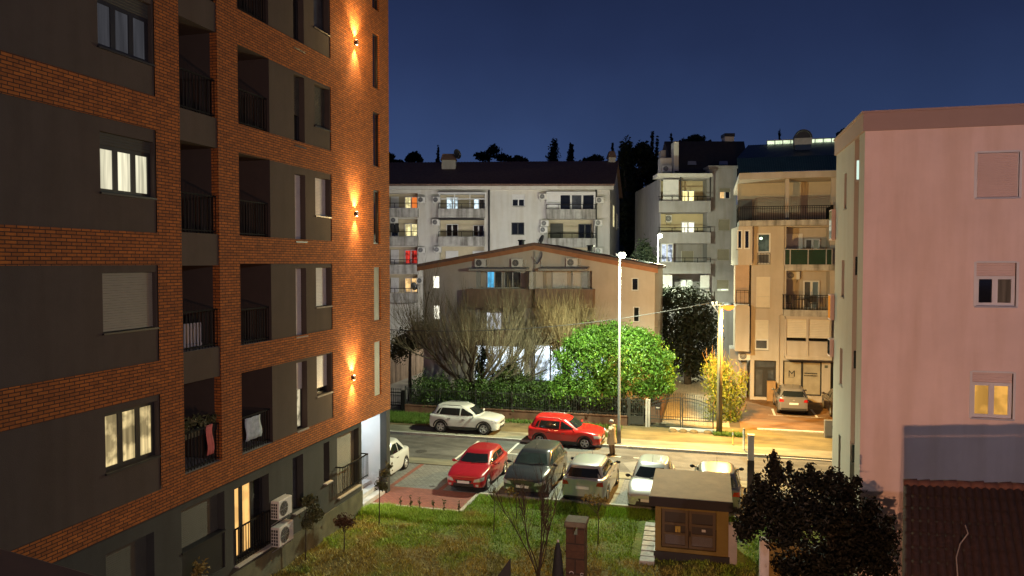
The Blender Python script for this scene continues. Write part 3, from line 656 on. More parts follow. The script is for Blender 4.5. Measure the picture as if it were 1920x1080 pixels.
window(F2, B2, wA, -.07, 2, mFrameW, [mGlass], 1, mShutP, .05, .05, sill2, .055)
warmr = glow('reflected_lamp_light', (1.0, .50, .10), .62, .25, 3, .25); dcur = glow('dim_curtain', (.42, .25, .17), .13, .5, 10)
window(F2, B2, wB, -.1, 2, mFrameW, [mGlass, dcur], .0, mShutP, .06, .09, sill2, .055, box=(wB[3] - wB[2]) * .30)
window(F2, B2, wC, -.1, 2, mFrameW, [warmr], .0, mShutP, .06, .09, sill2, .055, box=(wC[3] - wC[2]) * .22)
# guide rails of the shutters, standing a little proud
for r in (wA, wB, wC):
    MB().fbox(F2, r[0] - .06, r[0], r[2] - .02, r[3] + .03, -.06, .02).fbox(F2, r[1], r[1] + .06, r[2] - .02, r[3] + .03, -.06, .02).fbox(F2, r[0], r[1], r[3], r[3] + .05, -.06, .02).build('window_surround', mFrameW, B2)
MB().fbox(F2, -.06, 26, zpar, ztop, -.1, .06).fbox(F2s, .1, DEEP + .05, zpar, ztop, -.1, .06).fbox(F2, -.1, 26, ztop, ztop + .06, -.3, .1).fbox(F2s, .3, DEEP + .08, ztop, ztop + .06, -.3, .1).build('parapet', mPinkB, B2)
us = [F2s.u(x) for x in (1608, 1599.5)]
mSide = mSide_
sl1 = F2s.r(1583, 1587.5, 325, 391); sl2 = F2s.r(1578, 1583, 488, 557); sl3 = F2s.r(1574.5, 1580, 653, 722); sl4 = F2s.r(1572, 1576, 815, 885)
f = MB(); wall(F2s, 0, us[0], -.2, zpar, (), 0, f); wall(F2s, us[1], DEEP, -.2, zpar, [sl1, sl2, sl3, sl4], 0, f); reveal(f, F2s, (us[0], us[1], -.2, zpar), 0, -.5, 'lr')
for r in (sl1, sl2, sl3, sl4): reveal(f, F2s, r, 0, -.15)
f.build('side_wall', mSide, B2)
MB().fquad(F2s, us[0], us[1], -.2, zpar, -.5).build('stair_recess', mPinkB, B2)
for r in (sl1, sl2, sl3, sl4): window(F2s, B2, r, -.13, 1, mFrameW, [mGlassG], 1, mShutP, .03, .03)
lp = glow('pale_stair_light', (.75, 1.0, .85), .75)
FJ = Frame((XP, YP + max(us)), (1, 0), (0, -1))
for k, (y0, y1) in enumerate(((300, 338), (480, 517), (656, 692), (833, 868))):
    r = FJ.r(1601, 1606, y0, y1); r = (.035, .42, r[2], r[3])
    w = MB().fbox(FJ, r[0], r[1], r[2], r[3], .002, .02).fbox(FJ, r[0], r[1], r[2] - .06, r[2] - .002, .002, .08).build('stair_window', mConcL, B2)
    MB().fquad(FJ, r[0] + .02, r[1] - .02, r[2] + .02, r[3] - .02, .024).build('pane', lp if k == 0 else mGlass, w)
P = F2s.P; MB().quad(P(DEEP, -.2, -26), P(DEEP, -.2, 0), P(DEEP, zpar, 0), P(DEEP, zpar, -26)).quad(V((XP, YP, ztop)), V((XP + 26, YP, ztop)), V((XP + 26, YP + DEEP, ztop)), V((XP, YP + DEEP, ztop))).build('back_wall', mPink, B2)
# the loggias behind its corner, seen as slivers
for (y0, y1, m) in ((395, 447, mGlass), (555, 598, glow('orange_loggia_light', (1, .35, .05), .45)), (640, 668, mGlass)):
    r = F2s.r(1563.5, 1567.5, y0, y1); w = MB().fbox(F2s, DEEP + .02, DEEP + .6, r[2] - .06, r[3] + .04, -.5, .12).build('loggia', mPink, B2)
    MB().fquad(F2s, DEEP + .06, DEEP + .56, r[2], r[3], .125).build('pane', m, w)
p = atD(1807, 203, 25); t = thing('roof_vent', 'small dark cowled roof vent on top of the pale block parapet', 'roof vent', (p.x, p.y, ztop))
MB().lathe([(0, ztop), (.14, ztop), (.14, ztop + .3)], 12, (p.x, p.y, 0)).build('flue', mMetal, t); MB().lathe([(.16, ztop + .28), (.3, ztop + .38), (.32, ztop + .5), (.2, ztop + .68), (0, ztop + .74)], 14, (p.x, p.y, 0)).build('cowl', mFrameD, t, True)
# ================================================================== 3. gabled house behind the hedge
YH = 51.0; F3 = Frame((0, YH), (1, 0), (0, -1))
hL, hR = F3.u(793), F3.u(1228); ap = F3.uz(1003, 456); ap = (ap[0], ap[1] - .16); eL = F3.uz(793, 503); eR = F3.uz(1228, 505); ze = eL[1]
B3 = thing('gabled_house', 'beige gabled house with brown eaves and a brightly lit ground floor behind the hedge', 'house', ((hL + hR) / 2, YH + 4, 0))
mBrownP = M('brown_parapet', (.25, .165, .12), .85, .2, 2, .2, 40, streak=.25); mWoodB = M('brown_bargeboard', (.34, .145, .065), .7, .15, 3)
R3 = F3.r; blue = glow('blue_screen_light', (.10, .45, .75), .8, .3, 6, .3); w_lit = glow('bright_window', (1.0, .95, .75), 1.5, .15, 8); cool = glow('cool_shop_light', (.72, .86, 1.0), 1.35, .25, 5, .65); coolb = glow('cool_ceiling_light', (.8, .92, 1.0), 1.7)
wl = [R3(811, 824, 517, 541), R3(812, 825, 572, 599)]; wr_ = [R3(1184, 1197, 521, 545), R3(1187, 1199, 575, 604)]
lg = [R3(893, 995, 508, 541), R3(1018, 1110, 508, 541), R3(893, 995, 580, 620), R3(1018, 1110, 580, 620)]
gsh = [R3(889, 988, 647, 716), R3(1000, 1062, 647, 716), R3(1068, 1140, 647, 716)]
f = MB(); hl = wl + wr_ + lg + gsh; wall(F3, hL, hR, -.2, ze, hl, 0, f)
for r in hl: reveal(f, F3, r, 0, -.25 if r not in lg else -1.2)
f.add([F3.P(hL, ze), F3.P(hR, ze), F3.P(hR, eR[1]), F3.P(ap[0], ap[1])], [(0, 1, 2, 3)])
f.quad(F3.P(hR, -.2, 0), F3.P(hR, -.2, -9), F3.P(hR, ze, -9), F3.P(hR, ze, 0)).quad(F3.P(hL, -.2, -9), F3.P(hL, -.2, 0), F3.P(hL, ze, 0), F3.P(hL, ze, -9))
f.build('wall', mBeige, B3)
for r in lg: MB().fquad(F3, r[0], r[1], r[2], r[3], -1.2).build('loggia_wall', mBeige, B3)
for r in wl: window(F3, B3, r, -.1, 1, mFrameW, [w_lit], 0, None, .05, .05, mConcL)
for r in wr_: window(F3, B3, r, -.1, 1, mFrameW, [mGlass], 0, None, .05, .06, mConcL)
for r, a in zip(gsh, (3, 2, 3)):
    w = window(F3, B3, r, -.2, a, mFrameW, [cool], 0, None, 0, .07, name='shop_window'); MB().fquad(F3, r[0], r[1], r[3] - .75, r[3] - .02, -.17).build('lit_ceiling', coolb, w)
a = R3(905, 918, 511, 541); window(F3, B3, R3(905, 934, 509, 541), -1.1, 2, mFrameW, [blue, mGlassG], 0, None, 0, .05); window(F3, B3, R3(938, 970, 509, 541), -1.1, 2, mFrameW, [mGlassG], 0, None, 0, .05)
window(F3, B3, R3(1030, 1058, 508, 541), -1.1, 1, mFrameW, [mGlass], 1, mShutW, 0, .05, pitch=.09); window(F3, B3, R3(1068, 1097, 508, 541), -1.1, 1, mFrameW, [mGlass], 1, mShutW, 0, .05, pitch=.09)
window(F3, B3, R3(904, 933, 587, 620), -1.1, 2, mFrameW, [glow('cool_window', (.85, .9, 1.0), 1.0, .3, 6, .5)], 0, None, 0, .05)
window(F3, B3, R3(1030, 1060, 584, 620), -1.1, 1, mFrameW, [mGlass], 1, mShutW, 0, .05, pitch=.09)
for (x0, x1, y0, y1) in ((884, 1002, 541, 575), (1010, 1116, 541, 575), (884, 1002, 616, 646), (1008, 1116, 616, 646)):
    r = R3(x0, x1, y0, y1); MB().fbox(F3, r[0], r[1], r[2], r[3], 1.0, 1.12).fbox(F3, r[0], r[0] + .12, r[2], r[3], .002, .998).fbox(F3, r[1] - .12, r[1], r[2], r[3], .002, .998).fbox(F3, r[0] + .125, r[1] - .125, r[2], r[2] + .16, .002, .998).build('balcony_parapet', mBrownP, B3)
r = R3(989, 999, 575, 716); MB().fbox(F3, r[0], r[1], r[2], r[3], .7, .998).build('pillar', mBeige, B3)
u = F3.u(1003); MB().tube([F3.P(u, .1, .08), F3.P(u, ap[1] - .4, .08)], .06, 8).build('downpipe', mConc, B3)
bl = R3(1001, 1003, 510, 541); MB().fbox(F3, bl[0] - .1, bl[1] + .1, bl[2], bl[3], .002, 1.0).build('party_wall', mWhite, B3)
for (x0, x1, y0, y1) in ((888, 993, 502, 508), (1016, 1106, 501, 508)):
    r = R3(x0, x1, y0, y1); bevel(MB().hexa([F3.P(r[0], r[2], 1.2), F3.P(r[1], r[2], 1.2), F3.P(r[1], r[3] - .1, .05), F3.P(r[0], r[3] - .1, .05), F3.P(r[0], r[2] + .16, 1.25), F3.P(r[1], r[2] + .16, 1.25), F3.P(r[1], r[3] + .05, .05), F3.P(r[0], r[3] + .05, .05)]).build('awning', M('grey_awning', (.33, .31, .29), .8, .15, 3), B3), .03)
# roof: two slopes, soffit boards, tiles
o0, o1 = .25, -9.3; eLx = F3.uz(784, 498); eRx = F3.uz(1234, 501)
def slope(uA, zA, uB, zB, th=.16):
    P = F3.P; return MB().hexa([P(uA, zA, o0), P(uB, zB, o0), P(uB, zB, o1), P(uA, zA, o1), P(uA, zA + th, o0), P(uB, zB + th, o0), P(uB, zB + th, o1), P(uA, zA + th, o1)])
for (uA, zA, uB, zB) in ((eLx[0], eLx[1] - .1, ap[0], ap[1]), (ap[0] + .001, ap[1], eRx[0], eRx[1] - .1)):
    rf = slope(uA, zA, uB, zB).build('roof', mRoofD, B3)
    P = F3.P; MB().hexa([P(uA, zA - .30, o0 - .01), P(uB, zB - .30, o0 - .01), P(uB, zB - .30, o0 - .09), P(uA, zA - .30, o0 - .09), P(uA, zA - .003, o0 - .01), P(uB, zB - .003, o0 - .01), P(uB, zB - .003, o0 - .09), P(uA, zA - .003, o0 - .09)]).build('bargeboard', mWoodB, rf)
    n = int((zA - zB) / .02) if 0 else 26; tl = MB()
    for i in range(int((o0 - o1) / .3)):
        oo = o0 - .05 - i * .3; tl.tube([P(uA, zA + .165, oo), P(uB, zB + .165, oo)], .045, 5)
    tl.build('tile_rows', mRoofD, rf)
sp_ = MB()
for (xx, ww) in ((1085, 24), (1140, 30), (1190, 26)):
    for s in (0, 1):
        t0 = (F3.u(xx) - ap[0]) / (eRx[0] - ap[0]); t1 = (F3.u(xx + ww) - ap[0]) / (eRx[0] - ap[0]); za = ap[1] + (eRx[1] - .1 - ap[1]) * t0 + .23; zb = ap[1] + (eRx[1] - .1 - ap[1]) * t1 + .23
        ua = ap[0] + (eRx[0] - ap[0]) * t0; ub = ap[0] + (eRx[0] - ap[0]) * t1; oa = -1.2 - s * 1.9
        sp_.hexa([P(ua, za, oa), P(ub, zb, oa), P(ub, zb, oa - 1.7), P(ua, za, oa - 1.7), P(ua, za + .06, oa), P(ub, zb + .06, oa), P(ub, zb + .06, oa - 1.7), P(ua, za + .06, oa - 1.7)])
sp_.build('roof_panel', M('roof_panel_glass', (.25, .30, .28), .15, .2, 2), B3)
for (px, py, l, gr) in ((903, 493, 'outdoor unit above the left end of the left awning on the gabled house', 1), (971.5, 493, 'outdoor unit above the right end of the left awning on the gabled house', 1), (1074, 492, 'outdoor unit above the right awning on the gabled house', 1)):
    u, z = F3.uz(px, py); ac(F3, u, z, l)
u, z = F3.uz(1016, 494); dish(F3.P(u, z - .2, .15), (-.6, -.55, .35), .5, 'large satellite dish under the gable of the beige house', M('dish_white', (.5, .49, .46), .5, .1))
for px, py in ((978, 452), (1107, 462)):
    p = atD(px, py, 56); t = thing('roof_flue', 'short dark flue on the gabled house roof ' + ('left of the ridge' if px < 1000 else 'on its right slope'), 'flue', (p.x, p.y, p.z - .8))
    MB().tube([p - V((0, 0, .9)), p], .22, 10).build('pipe', mFrameD, t); MB().lathe([(.3, .0), (.3, .08), (0, .12)], 10, tuple(p)).build('cap', mFrameD, t)

# ================================================================== 4. long white apartment block behind
D4 = 75.0
def camframe(d): q = CAM + Fh * d; return Frame((q.x, q.y), (Rv.x, Rv.y), (-Fh.x, -Fh.y))
F4 = camframe(D4); R4 = F4.r
wL, wR = F4.u(620), F4.u(1143); zE = F4.z(940, 356)
B4 = thing('white_apartment_block', 'long white apartment block with dark roof and stained balconies behind the gabled house', 'building', F4.P(0, 0, -6))
y_lit = glow('yellow_window', (1.0, .86, .42), 1.0, .4, 4, .5); o_lit = glow('orange_window', (1.0, .62, .25), 1.0, .4, 3, .4); r_lit = glow('red_curtain_light', (1.0, .07, .05), .55, .75, 5, .75); c_lit = glow('pale_blue_window', (.72, .92, 1.0), .95, .3, 3, .55); or_lit = glow('orange_curtain', (1.0, .25, .05), .7, .3, 3)
mLogg = M('loggia_plaster', (.48, .42, .30), .9, .08, 1.2)
lo2 = [R4(824, 910, 364, 392), R4(824, 908, 411, 444), R4(824, 908, 462, 500), R4(1026, 1114, 360, 393), R4(1027, 1114, 411, 447), R4(1027, 1114, 463, 495)]
w2 = [R4(960, 984, 364, 387), R4(959, 983, 417, 440), R4(959, 983, 470, 495)]
lb_ = [R4(700, 783, y0, y1) for y0, y1 in ((362, 391), (410, 444), (463, 496), (514, 550))]
f = MB(); hl = lo2 + w2 + lb_; wall(F4, wL, wR, -1, zE, hl, 0, f)
for r in hl: reveal(f, F4, r, 0, -1.1 if r not in w2 else -.2)
bk = atD(1161.5, 355, 88); rg = atD(1155, 306, 81.5); fcorner = F4.P(wR, 0, 0)
f.quad((fcorner.x, fcorner.y, -1), (bk.x, bk.y, -1), (bk.x, bk.y, zE), (fcorner.x, fcorner.y, zE)); f.add([(fcorner.x, fcorner.y, zE), (bk.x, bk.y, zE), tuple(rg)], [(0, 1, 2)])
f.build('wall', mWhite, B4)
for r in lo2 + lb_: MB().fquad(F4, r[0], r[1], r[2], r[3], -1.1).build('loggia_wall', mLogg, B4)
fe = MB().fbox(F4, wL, wR + .3, zE, zE + .35, -.2, .45).build('eaves_board', mWhite, B4)
Lr = F4.P(wL, 0, 0); rgL = atD(600, 308.5, 81.5); rv = MB(); e0 = F4.P(wL, zE + .36, .6); e1 = F4.P(wR + .35, zE + .36, .6); r0 = V(rgL); r1 = V(rg) + Rv * .25 + V((0, 0, .1))
dn = V((0, 0, .16)); rv.hexa([e0, e1, r1, r0, e0 + dn, e1 + dn, r1 + dn, r0 + dn]); bk0 = V((bk.x, bk.y, zE + .3)) + Rv * .4; bk1 = rgL + Fh * 7 - V((0, 0, 3)); rv.hexa([r0, r1, bk0, bk1, r0 + dn, r1 + dn, bk0 + dn, bk1 + dn])
rf4 = rv.build('roof', mRoofD, B4)
tl = MB()
for i in range(100):
    t = i / 99; tl.bar(e0.lerp(e1, t) + dn, r0.lerp(r1, t) + dn, .10, .06)
tl.build('tile_rows', mRoofD, rf4)
for (x0, x1, y0, y1, d) in ((826, 856, 288, 313, 79), (1139, 1156, 283, 309, 81)):
    a = atD(x0 + 2, y1, d); b = atD(x1 - 2, y0 + 12, d); c = MB(); z0 = a.z - 1; u0 = (a - CAM).dot(Rv); u1 = (b - CAM).dot(Rv); fr = camframe(d)
    c.fbox(fr, u0, u1, z0, b.z, -1.2, 0).build('chimney', mWhite, rf4); zt = atD(x0, y0, d).z
    MB().hexa([fr.P(u0 - .12, b.z + .001, .12), fr.P(u1 + .12, b.z + .001, .12), fr.P(u1 + .12, b.z + .001, -1.3), fr.P(u0 - .12, b.z + .001, -1.3), fr.P(u0 + .1, zt, -.1), fr.P(u1 - .1, zt, -.1), fr.P(u1 - .1, zt, -1.1), fr.P(u0 + .1, zt, -1.1)]).build('chimney_cap', mRoofD, rf4)
def balcony(fr, root, r, out, m, rail=None, name='balcony', din=0):
    b = MB(); b.fbox(fr, r[0], r[1], r[2], r[3], out - .12, out).fbox(fr, r[0], r[0] + .12, r[2], r[3], .003 - din, out - .123).fbox(fr, r[1] - .12, r[1], r[2], r[3], .003 - din, out - .123).fbox(fr, r[0] + .123, r[1] - .123, r[2], r[2] + .18, .003 - din, out - .123)
    w = b.build(name, m, root)
    if rail:
        q = MB(); q.fbox(fr, r[0], r[1], r[3] + rail, r[3] + rail + .06, out - .09, out - .03)
        n = max(2, int((r[1] - r[0]) / 1.1))
        for i in range(n + 1): c = r[0] + .03 + (r[1] - r[0] - .06) * i / n; q.fbox(fr, c - .025, c + .025, r[3], r[3] + rail, out - .085, out - .035)
        q.build('handrail', mIron, w)
    return w
for (x0, x1, y0, y1) in ((700, 785, 391, 408), (700, 785, 444, 461), (700, 785, 496, 513), (700, 785, 549, 567), (823, 910, 392, 409), (823, 909, 444, 461), (823, 909, 500, 514), (1024, 1115, 393, 411), (1027, 1116, 447, 464), (1027, 1116, 495, 512)):
    balcony(F4, B4, R4(x0, x1, y0, y1), .9 if x0 < 800 else .7, mStain, .45)
for i, (y0, y1, pn) in enumerate(((367, 391, [y_lit, or_lit]), (418, 443, [y_lit]), (468, 495, [r_lit]), (521, 549, [o_lit]))):
    window(F4, B4, R4(756, 781, y0, y1), -1.0, 2, mFrameW, pn, 0, None, 0, .08)
    window(F4, B4, R4(730, 745, y0, y1), -1.0, 1, mFrameW, [mGlass], 1 if i != 1 else 0, mShutW, 0, .08, pitch=.12)
window(F4, B4, R4(835, 858, 368, 392), -1.0, 2, mFrameW, [c_lit], 0, None, 0, .08); window(F4, B4, R4(887, 908, 370, 392), -1.0, 2, mFrameW, [c_lit, mGlassG], 0, None, 0, .08)
gl = MB(); r = lo2[0]
for i in range(4): c = r[0] + (r[1] - r[0]) * i / 3; gl.fbox(F4, c - .05, c + .05, r[2], r[3], .1, .16)
gl.fbox(F4, r[0], r[1], r[3] - .55, r[3] - .45, .1, .16).fbox(F4, r[0] - .1, r[1] + .1, r[3], r[3] + .12, .002, .7); gl.build('glazing_frame', mFrameW, B4)
window(F4, B4, R4(835, 858, 419, 443), -1.0, 2, mFrameW, [mGlass], 0, None, 0, .08); window(F4, B4, R4(886, 907, 421, 443), -1.0, 2, mFrameW, [mGlass], 0, None, 0, .08)
window(F4, B4, R4(834, 858, 470, 499), -1.0, 1, mFrameW, [mGlass], 1, mShutW, 0, .08, pitch=.12); window(F4, B4, R4(885, 907, 470, 499), -1.0, 1, mFrameW, [c_lit], .6, mShutW, 0, .08, pitch=.12)
MB().fbox(F4, F4.u(824), F4.u(908), F4.z(860, 413), F4.z(860, 411), .003, .8).build('awning_case', mFrameD, B4)
window(F4, B4, w2[0], -.12, 2, mFrameW, [mGlass], .45, mShutW, .06, .08, pitch=.1); window(F4, B4, w2[1], -.12, 2, mFrameD, [mGlass], 0, None, .06, .08); window(F4, B4, w2[2], -.12, 2, mFrameW, [mGlass], 0, None, .06, .08)
r = lo2[3]; en = MB()
for k in (0, .26, .5, .74, 1): c = r[0] + (r[1] - r[0]) * k; en.fbox(F4, c - .09, c + .09, r[2], r[3], .3, .4)
en.fbox(F4, r[0], r[1], r[3] - .35, r[3], .3, .39).fbox(F4, r[0] + .1, r[0] + (r[1] - r[0]) * .25, r[2], r[3] - .36, .3, .36); w = en.build('balcony_enclosure', mFrameW, B4)
for k0, k1, m in ((.27, .49, mGlass), (.51, .73, mGlassG), (.75, .99, mGlass)): MB().fquad(F4, r[0] + (r[1] - r[0]) * k0, r[0] + (r[1] - r[0]) * k1, r[2], r[3] - .36, .33).build('pane', m, w)
window(F4, B4, R4(1033, 1057, 418, 447), -1.0, 1, mFrameD, [mGlass], 1, mShutD, 0, .08, pitch=.12); window(F4, B4, R4(1086, 1111, 419, 447), -1.0, 2, mFrameD, [mGlass], 0, None, 0, .08)
MB().tube([F4.P(F4.u(917), -1, .1), F4.P(F4.u(917), zE, .1)], .11, 8).build('drainpipe', mFrameD, B4); MB().tube([F4.P(F4.u(1118), 2, .12), F4.P(F4.u(1118), F4.z(1117, 412), .12), F4.P(F4.u(1117), F4.z(1117, 408), .12), F4.P(F4.u(1117), zE, .12)], .1, 8).build('drainpipe', mFrameD, B4)
# two lit windows in the end gable
gd_ = (V((bk.x, bk.y, 0)) - V((fcorner.x, fcorner.y, 0))).normalized(); F4e = Frame((fcorner.x, fcorner.y), (gd_.x, gd_.y), (gd_.y, -gd_.x))
for z0, z1, a, m in ((13.2, 15.6, 3.2, y_lit), (8.6, 10.6, 7.8, w_lit), (13.2, 15.0, 8.5, mGlass)): window(F4e, B4, (a, a + 1.6, z0, z1), .05, 1, mFrameW, [m], 0, None, .1, .08)
for px, py, l in ((791, 375, 'beside the lit orange curtained window on the top floor of the white block'), (819, 375, 'left of the glazed loggia on the white block'), (740, 413, 'over the dark clothes at the left end of the white block'), (818, 417, 'left of the open dark loggia on the white block'), (791, 469, 'beside the red curtained window on the white block'), (821, 468, 'just above the left roof slope of the gabled house, on the white block'), (1018, 369, 'left of the white enclosed balcony on the white block'), (1124, 376, 'right of the white enclosed balcony on the white block'), (1021, 419, 'upper of a stacked pair beside the open right balcony of the white block'), (1019, 431, 'lower of a stacked pair beside the open right balcony of the white block'), (1122, 418, 'right of the drainpipe on the third floor of the white block'), (1122, 470, 'lowest at the right edge of the white block, above the gable roof'), (789, 526, 'beside the lowest lit orange window of the white block')):
    u, z = F4.uz(px, py); ac(F4, u, z, 'outdoor unit ' + l, .78, .6, .32, .02, pipe=False)
p = F4.P(F4.u(1018), F4.z(1018, 462), .4); dish(p, (-.7, -.6, .35), .55, 'dark satellite dish tilted beside the lower right balcony of the white block', mFrameD)
p = atD(855, 300, 79); dish(p, (.8, -.5, .2), .55, 'satellite dish on the wide chimney of the white block', mFrameD)
p = F4.P(F4.u(776), F4.z(776, 545), .6); dish(p, (.75, -.6, .3), .42, 'black satellite dish in front of the lowest lit orange window', mFrameD)
cl = []
for k, px in enumerate((737, 746)):
    rag('dark_coat', F4, F4.u(px - 3.5), F4.u(px + 3.5), F4.z(px, 436), F4.z(px, 419), .35, M('dark_cloth', (.02, .02, .022), .9, .2, 5), ('left' if k == 0 else 'right') + ' one of two dark garments hanging in the left balcony of the white block', 'garment')

# ================================================================== 5. grey block with dark roof
D5 = 69.0; F5 = camframe(D5); R5 = F5.r
B5 = thing('grey_apartment_block', 'grey apartment block with dark steep roof and stacked balconies, left of the cream block', 'building', F5.P(F5.u(1300), 0, -5))
gl0, gl1, gm1 = F5.u(1237), F5.u(1380), F5.u(1328); zc5 = F5.z(1280, 334); zw5 = F5.z(1350, 316)
rec = [R5(1239, 1326, 336, 378), R5(1239, 1326, 399, 436), R5(1239, 1326, 457, 492), R5(1239, 1326, 513, 548)]
w5 = [R5(1349, 1370, 353, 373), R5(1347, 1369, 411, 432), R5(1345, 1368, 467, 488), R5(1344, 1367, 525, 546)]
f = MB(); wall(F5, gl0, gl1, -1, zc5, rec + w5, 0, f); wall(F5, gm1, gl1, zc5, zw5, (), 0, f)
for r in rec: reveal(f, F5, r, 0, -1.6)
for r in w5: reveal(f, F5, r, 0, -.2)
P = F5.P; f.quad(P(gl0, -1, -14), P(gl0, -1, 0), P(gl0, zc5, 0), P(gl0, zc5, -14)); f.quad(P(gm1, zc5, -3), P(gm1, zc5, 0), P(gm1, zw5, 0), P(gm1, zw5, -3))
f.build('wall', mGreyW, B5)
mWarmWall = M('pale_yellow_plaster', (.50, .42, .26), .9, .08, 1.2)
for i, r in enumerate(rec): MB().fquad(F5, r[0], r[1], r[2], r[3], -1.6).build('loggia_wall', mWarmWall if i < 2 else mGreyW, B5)
for (y0, y1) in ((378, 399), (436, 457), (492, 513), (548, 560)): balcony(F5, B5, R5(1232, 1328, y0, y1), .9, mGreyW, .38)
yw = glow('yellow_bright', (1.0, .85, .35), 1.7, .35, 3, .3); gw_ = glow('green_white_light', (.9, 1.0, .7), 1.2, .3, 3, .5); bw_ = glow('blue_white_light', (.75, .85, 1.0), .8, .2, 3, .75)
window(F5, B5, R5(1285, 1310, 354, 379), -1.5, 2, mFrameW, [yw], 0, None, 0, .09); window(F5, B5, R5(1284, 1310, 414, 436), -1.5, 2, mFrameW, [glow('white_bright', (1.0, .97, .72), 1.4, .2, 3, .3)], 0, None, 0, .09)
window(F5, B5, R5(1284, 1308, 470, 492), -1.5, 1, mFrameW, [mGlass], 1, mShut, 0, .09, pitch=.12); window(F5, B5, R5(1282, 1306, 524, 546), -1.5, 2, mFrameW, [gw_], 0, None, 0, .09)
for (x0, x1, y0, y1, m) in ((1241, 1270, 338, 377, mShutW), (1310, 1327, 516, 547, mShutW), (1236, 1258, 514, 547, mShutW)):
    r = R5(x0, x1, y0, y1); slats(MB(), F5, r[0], r[1], r[2], r[3], .55, .12).build('roller_blind', m, B5)
window(F5, B5, R5(1237, 1260, 457, 492), .5, 2, mFrameW, [bw_], 0, None, 0, .08)
for i, r in enumerate(w5): window(F5, B5, r, -.12, 2 if i == 0 else 1, mFrameW, [o_lit if i == 0 else (gw_ if i == 3 else mGlass), mGlass], [.35, 1, 1, .8][i], mShut, .06, .08, pitch=.11)
MB().fbox(F5, F5.u(1227), F5.u(1328), zc5, zc5 + .3, -1, 1.2).build('canopy', mWhite, B5)
for px in (1271, 1326): c = F5.u(px); MB().fbox(F5, c - .05, c + .05, F5.z(px, 378), zc5, .8, .9).build('canopy_post', mFrameD, B5)
rb5 = [P(F5.u(1271), zc5 + .3, -.6), P(gm1 + .0, zc5 + .3, -.6), P(gm1, zw5, -.2), P(gl1 + 1, zw5, -.2)]; zt5 = atD(1320, 265, D5 + 6).z
q0 = P(F5.u(1271), zc5 + .31, -.8); q1 = P(gl1 + 1.5, zc5 + .31, -.8); s0 = P(F5.u(1271) - .1, zt5, -6); s1 = P(gl1 + 2.5, zt5, -6); k = V((0, 0, -3)) - Fh * -4
rr = MB().quad(q0, q1, s1, s0).quad(s0, s1, s1 + k, s0 + k); rr.add([q0, s0, s0 + k], [(0, 1, 2)]); rf5 = rr.build('roof', mRoofG, B5); md = rf5.modifiers.new('t', 'SOLIDIFY'); md.thickness = .12
MB().fbox(F5, gm1 - .1, gl1 + .1, zw5, zw5 + .25, -3, .15).build('cornice', mGreyW, B5)
for (x0, x1) in ((1289, 1306), (1348, 1365)):
    nrm = (q1 - q0).cross(s0 - q0).normalized(); pts = [onplane(x, y, q0 + nrm * .12, nrm) for x, y in ((x0, 309), (x1, 309), (x1 - 1, 302), (x0 + 1, 302))]
    MB().quad(*pts).build('skylight', M('skylight_glass', (.30, .32, .36), .1, .1), rf5)
for (x0, x1, y0, y1, d) in ((1262, 1271, 266, 333, 70.5), (1237, 1262, 296, 334, 71.5), (1357, 1374, 256, 268, 75), (1238, 1247, 282, 297, 72)):
    fr = camframe(d); a, b = fr.u(x0), fr.u(x1); MB().fbox(fr, a, b, fr.z(x1, y1) - .3, fr.z(x0, y0), -1.2, 0).build('chimney', mWhite if x0 != 1238 else mGreyW, rf5)
fr = camframe(75); MB().fbox(fr, fr.u(1356), fr.u(1375), fr.z(1360, 256) + .002, fr.z(1360, 250), -1.3, .1).build('chimney_cap', mFrameD, rf5)
fr = camframe(71.4); u, z = fr.uz(1249, 317); ac(fr, u, z, 'outdoor unit on the roof structure at the top left of the grey block', .95, .6, .32, 0, pipe=False)
u, z = F5.uz(1257, 409, -.6); ac(F5, u, z, 'outdoor unit inside the second balcony from the top of the grey block', .55, .7, .3, -1.58, pipe=False)

# ================================================================== 6. cream block with blue roof and the shop
YC = 53.0; F6 = Frame((0, YC), (1, 0), (0, -1)); R6 = F6.r
cx0, cx1 = F6.u(1409), F6.u(1562); zf = F6.z(1470, 335)
B6 = thing('cream_apartment_block', 'cream four storey block with blue metal roof, iron terrace railing and a ground floor shop', 'building', F6.P(F6.u(1470), 0, -4))
recs = [R6(1474, 1556, 425, 497), R6(1474, 1556, 508, 582)]; ter = R6(1384, 1566, 336, 414)
sw6 = [R6(1419, 1445, 437, 495), R6(1418, 1444, 519, 577), R6(1415, 1441, 600, 656)]
door = R6(1414, 1455, 676, 745); shop = R6(1468, 1541, 677, 742); side = R6(1557, 1570, 679, 745)
encl = R6(1471, 1557, 594, 665); zsl = F6.z(1470, 424)
f = MB(); hl = recs + sw6 + [door, shop, side]; wall(F6, cx0, F6.u(1572), -.2, zsl, hl, 0, f)
for r in recs: reveal(f, F6, r, 0, -1.7)
for r in sw6: reveal(f, F6, r, 0, -.15)
for r in (door, shop, side): reveal(f, F6, r, 0, -.3)
P = F6.P; f.quad(P(cx0, -.2, -12), P(cx0, -.2, 0), P(cx0, zsl, 0), P(cx0, zsl, -12)); f.fbox(F6, F6.u(1384), F6.u(1572), zf, F6.z(1470, 323), -12, .3)
f.build('wall', mCream, B6)
for r in recs: MB().fquad(F6, r[0], r[1], r[2], r[3], -1.7).build('loggia_wall', mCream, B6)
tb = MB(); tb.fquad(F6, F6.u(1384), F6.u(1580), zsl, zf, -2.6)
tb.build('terrace_wall', M('ribbed_shutter_wall', (.55, .47, .33), .8, .06, 1.5), B6)
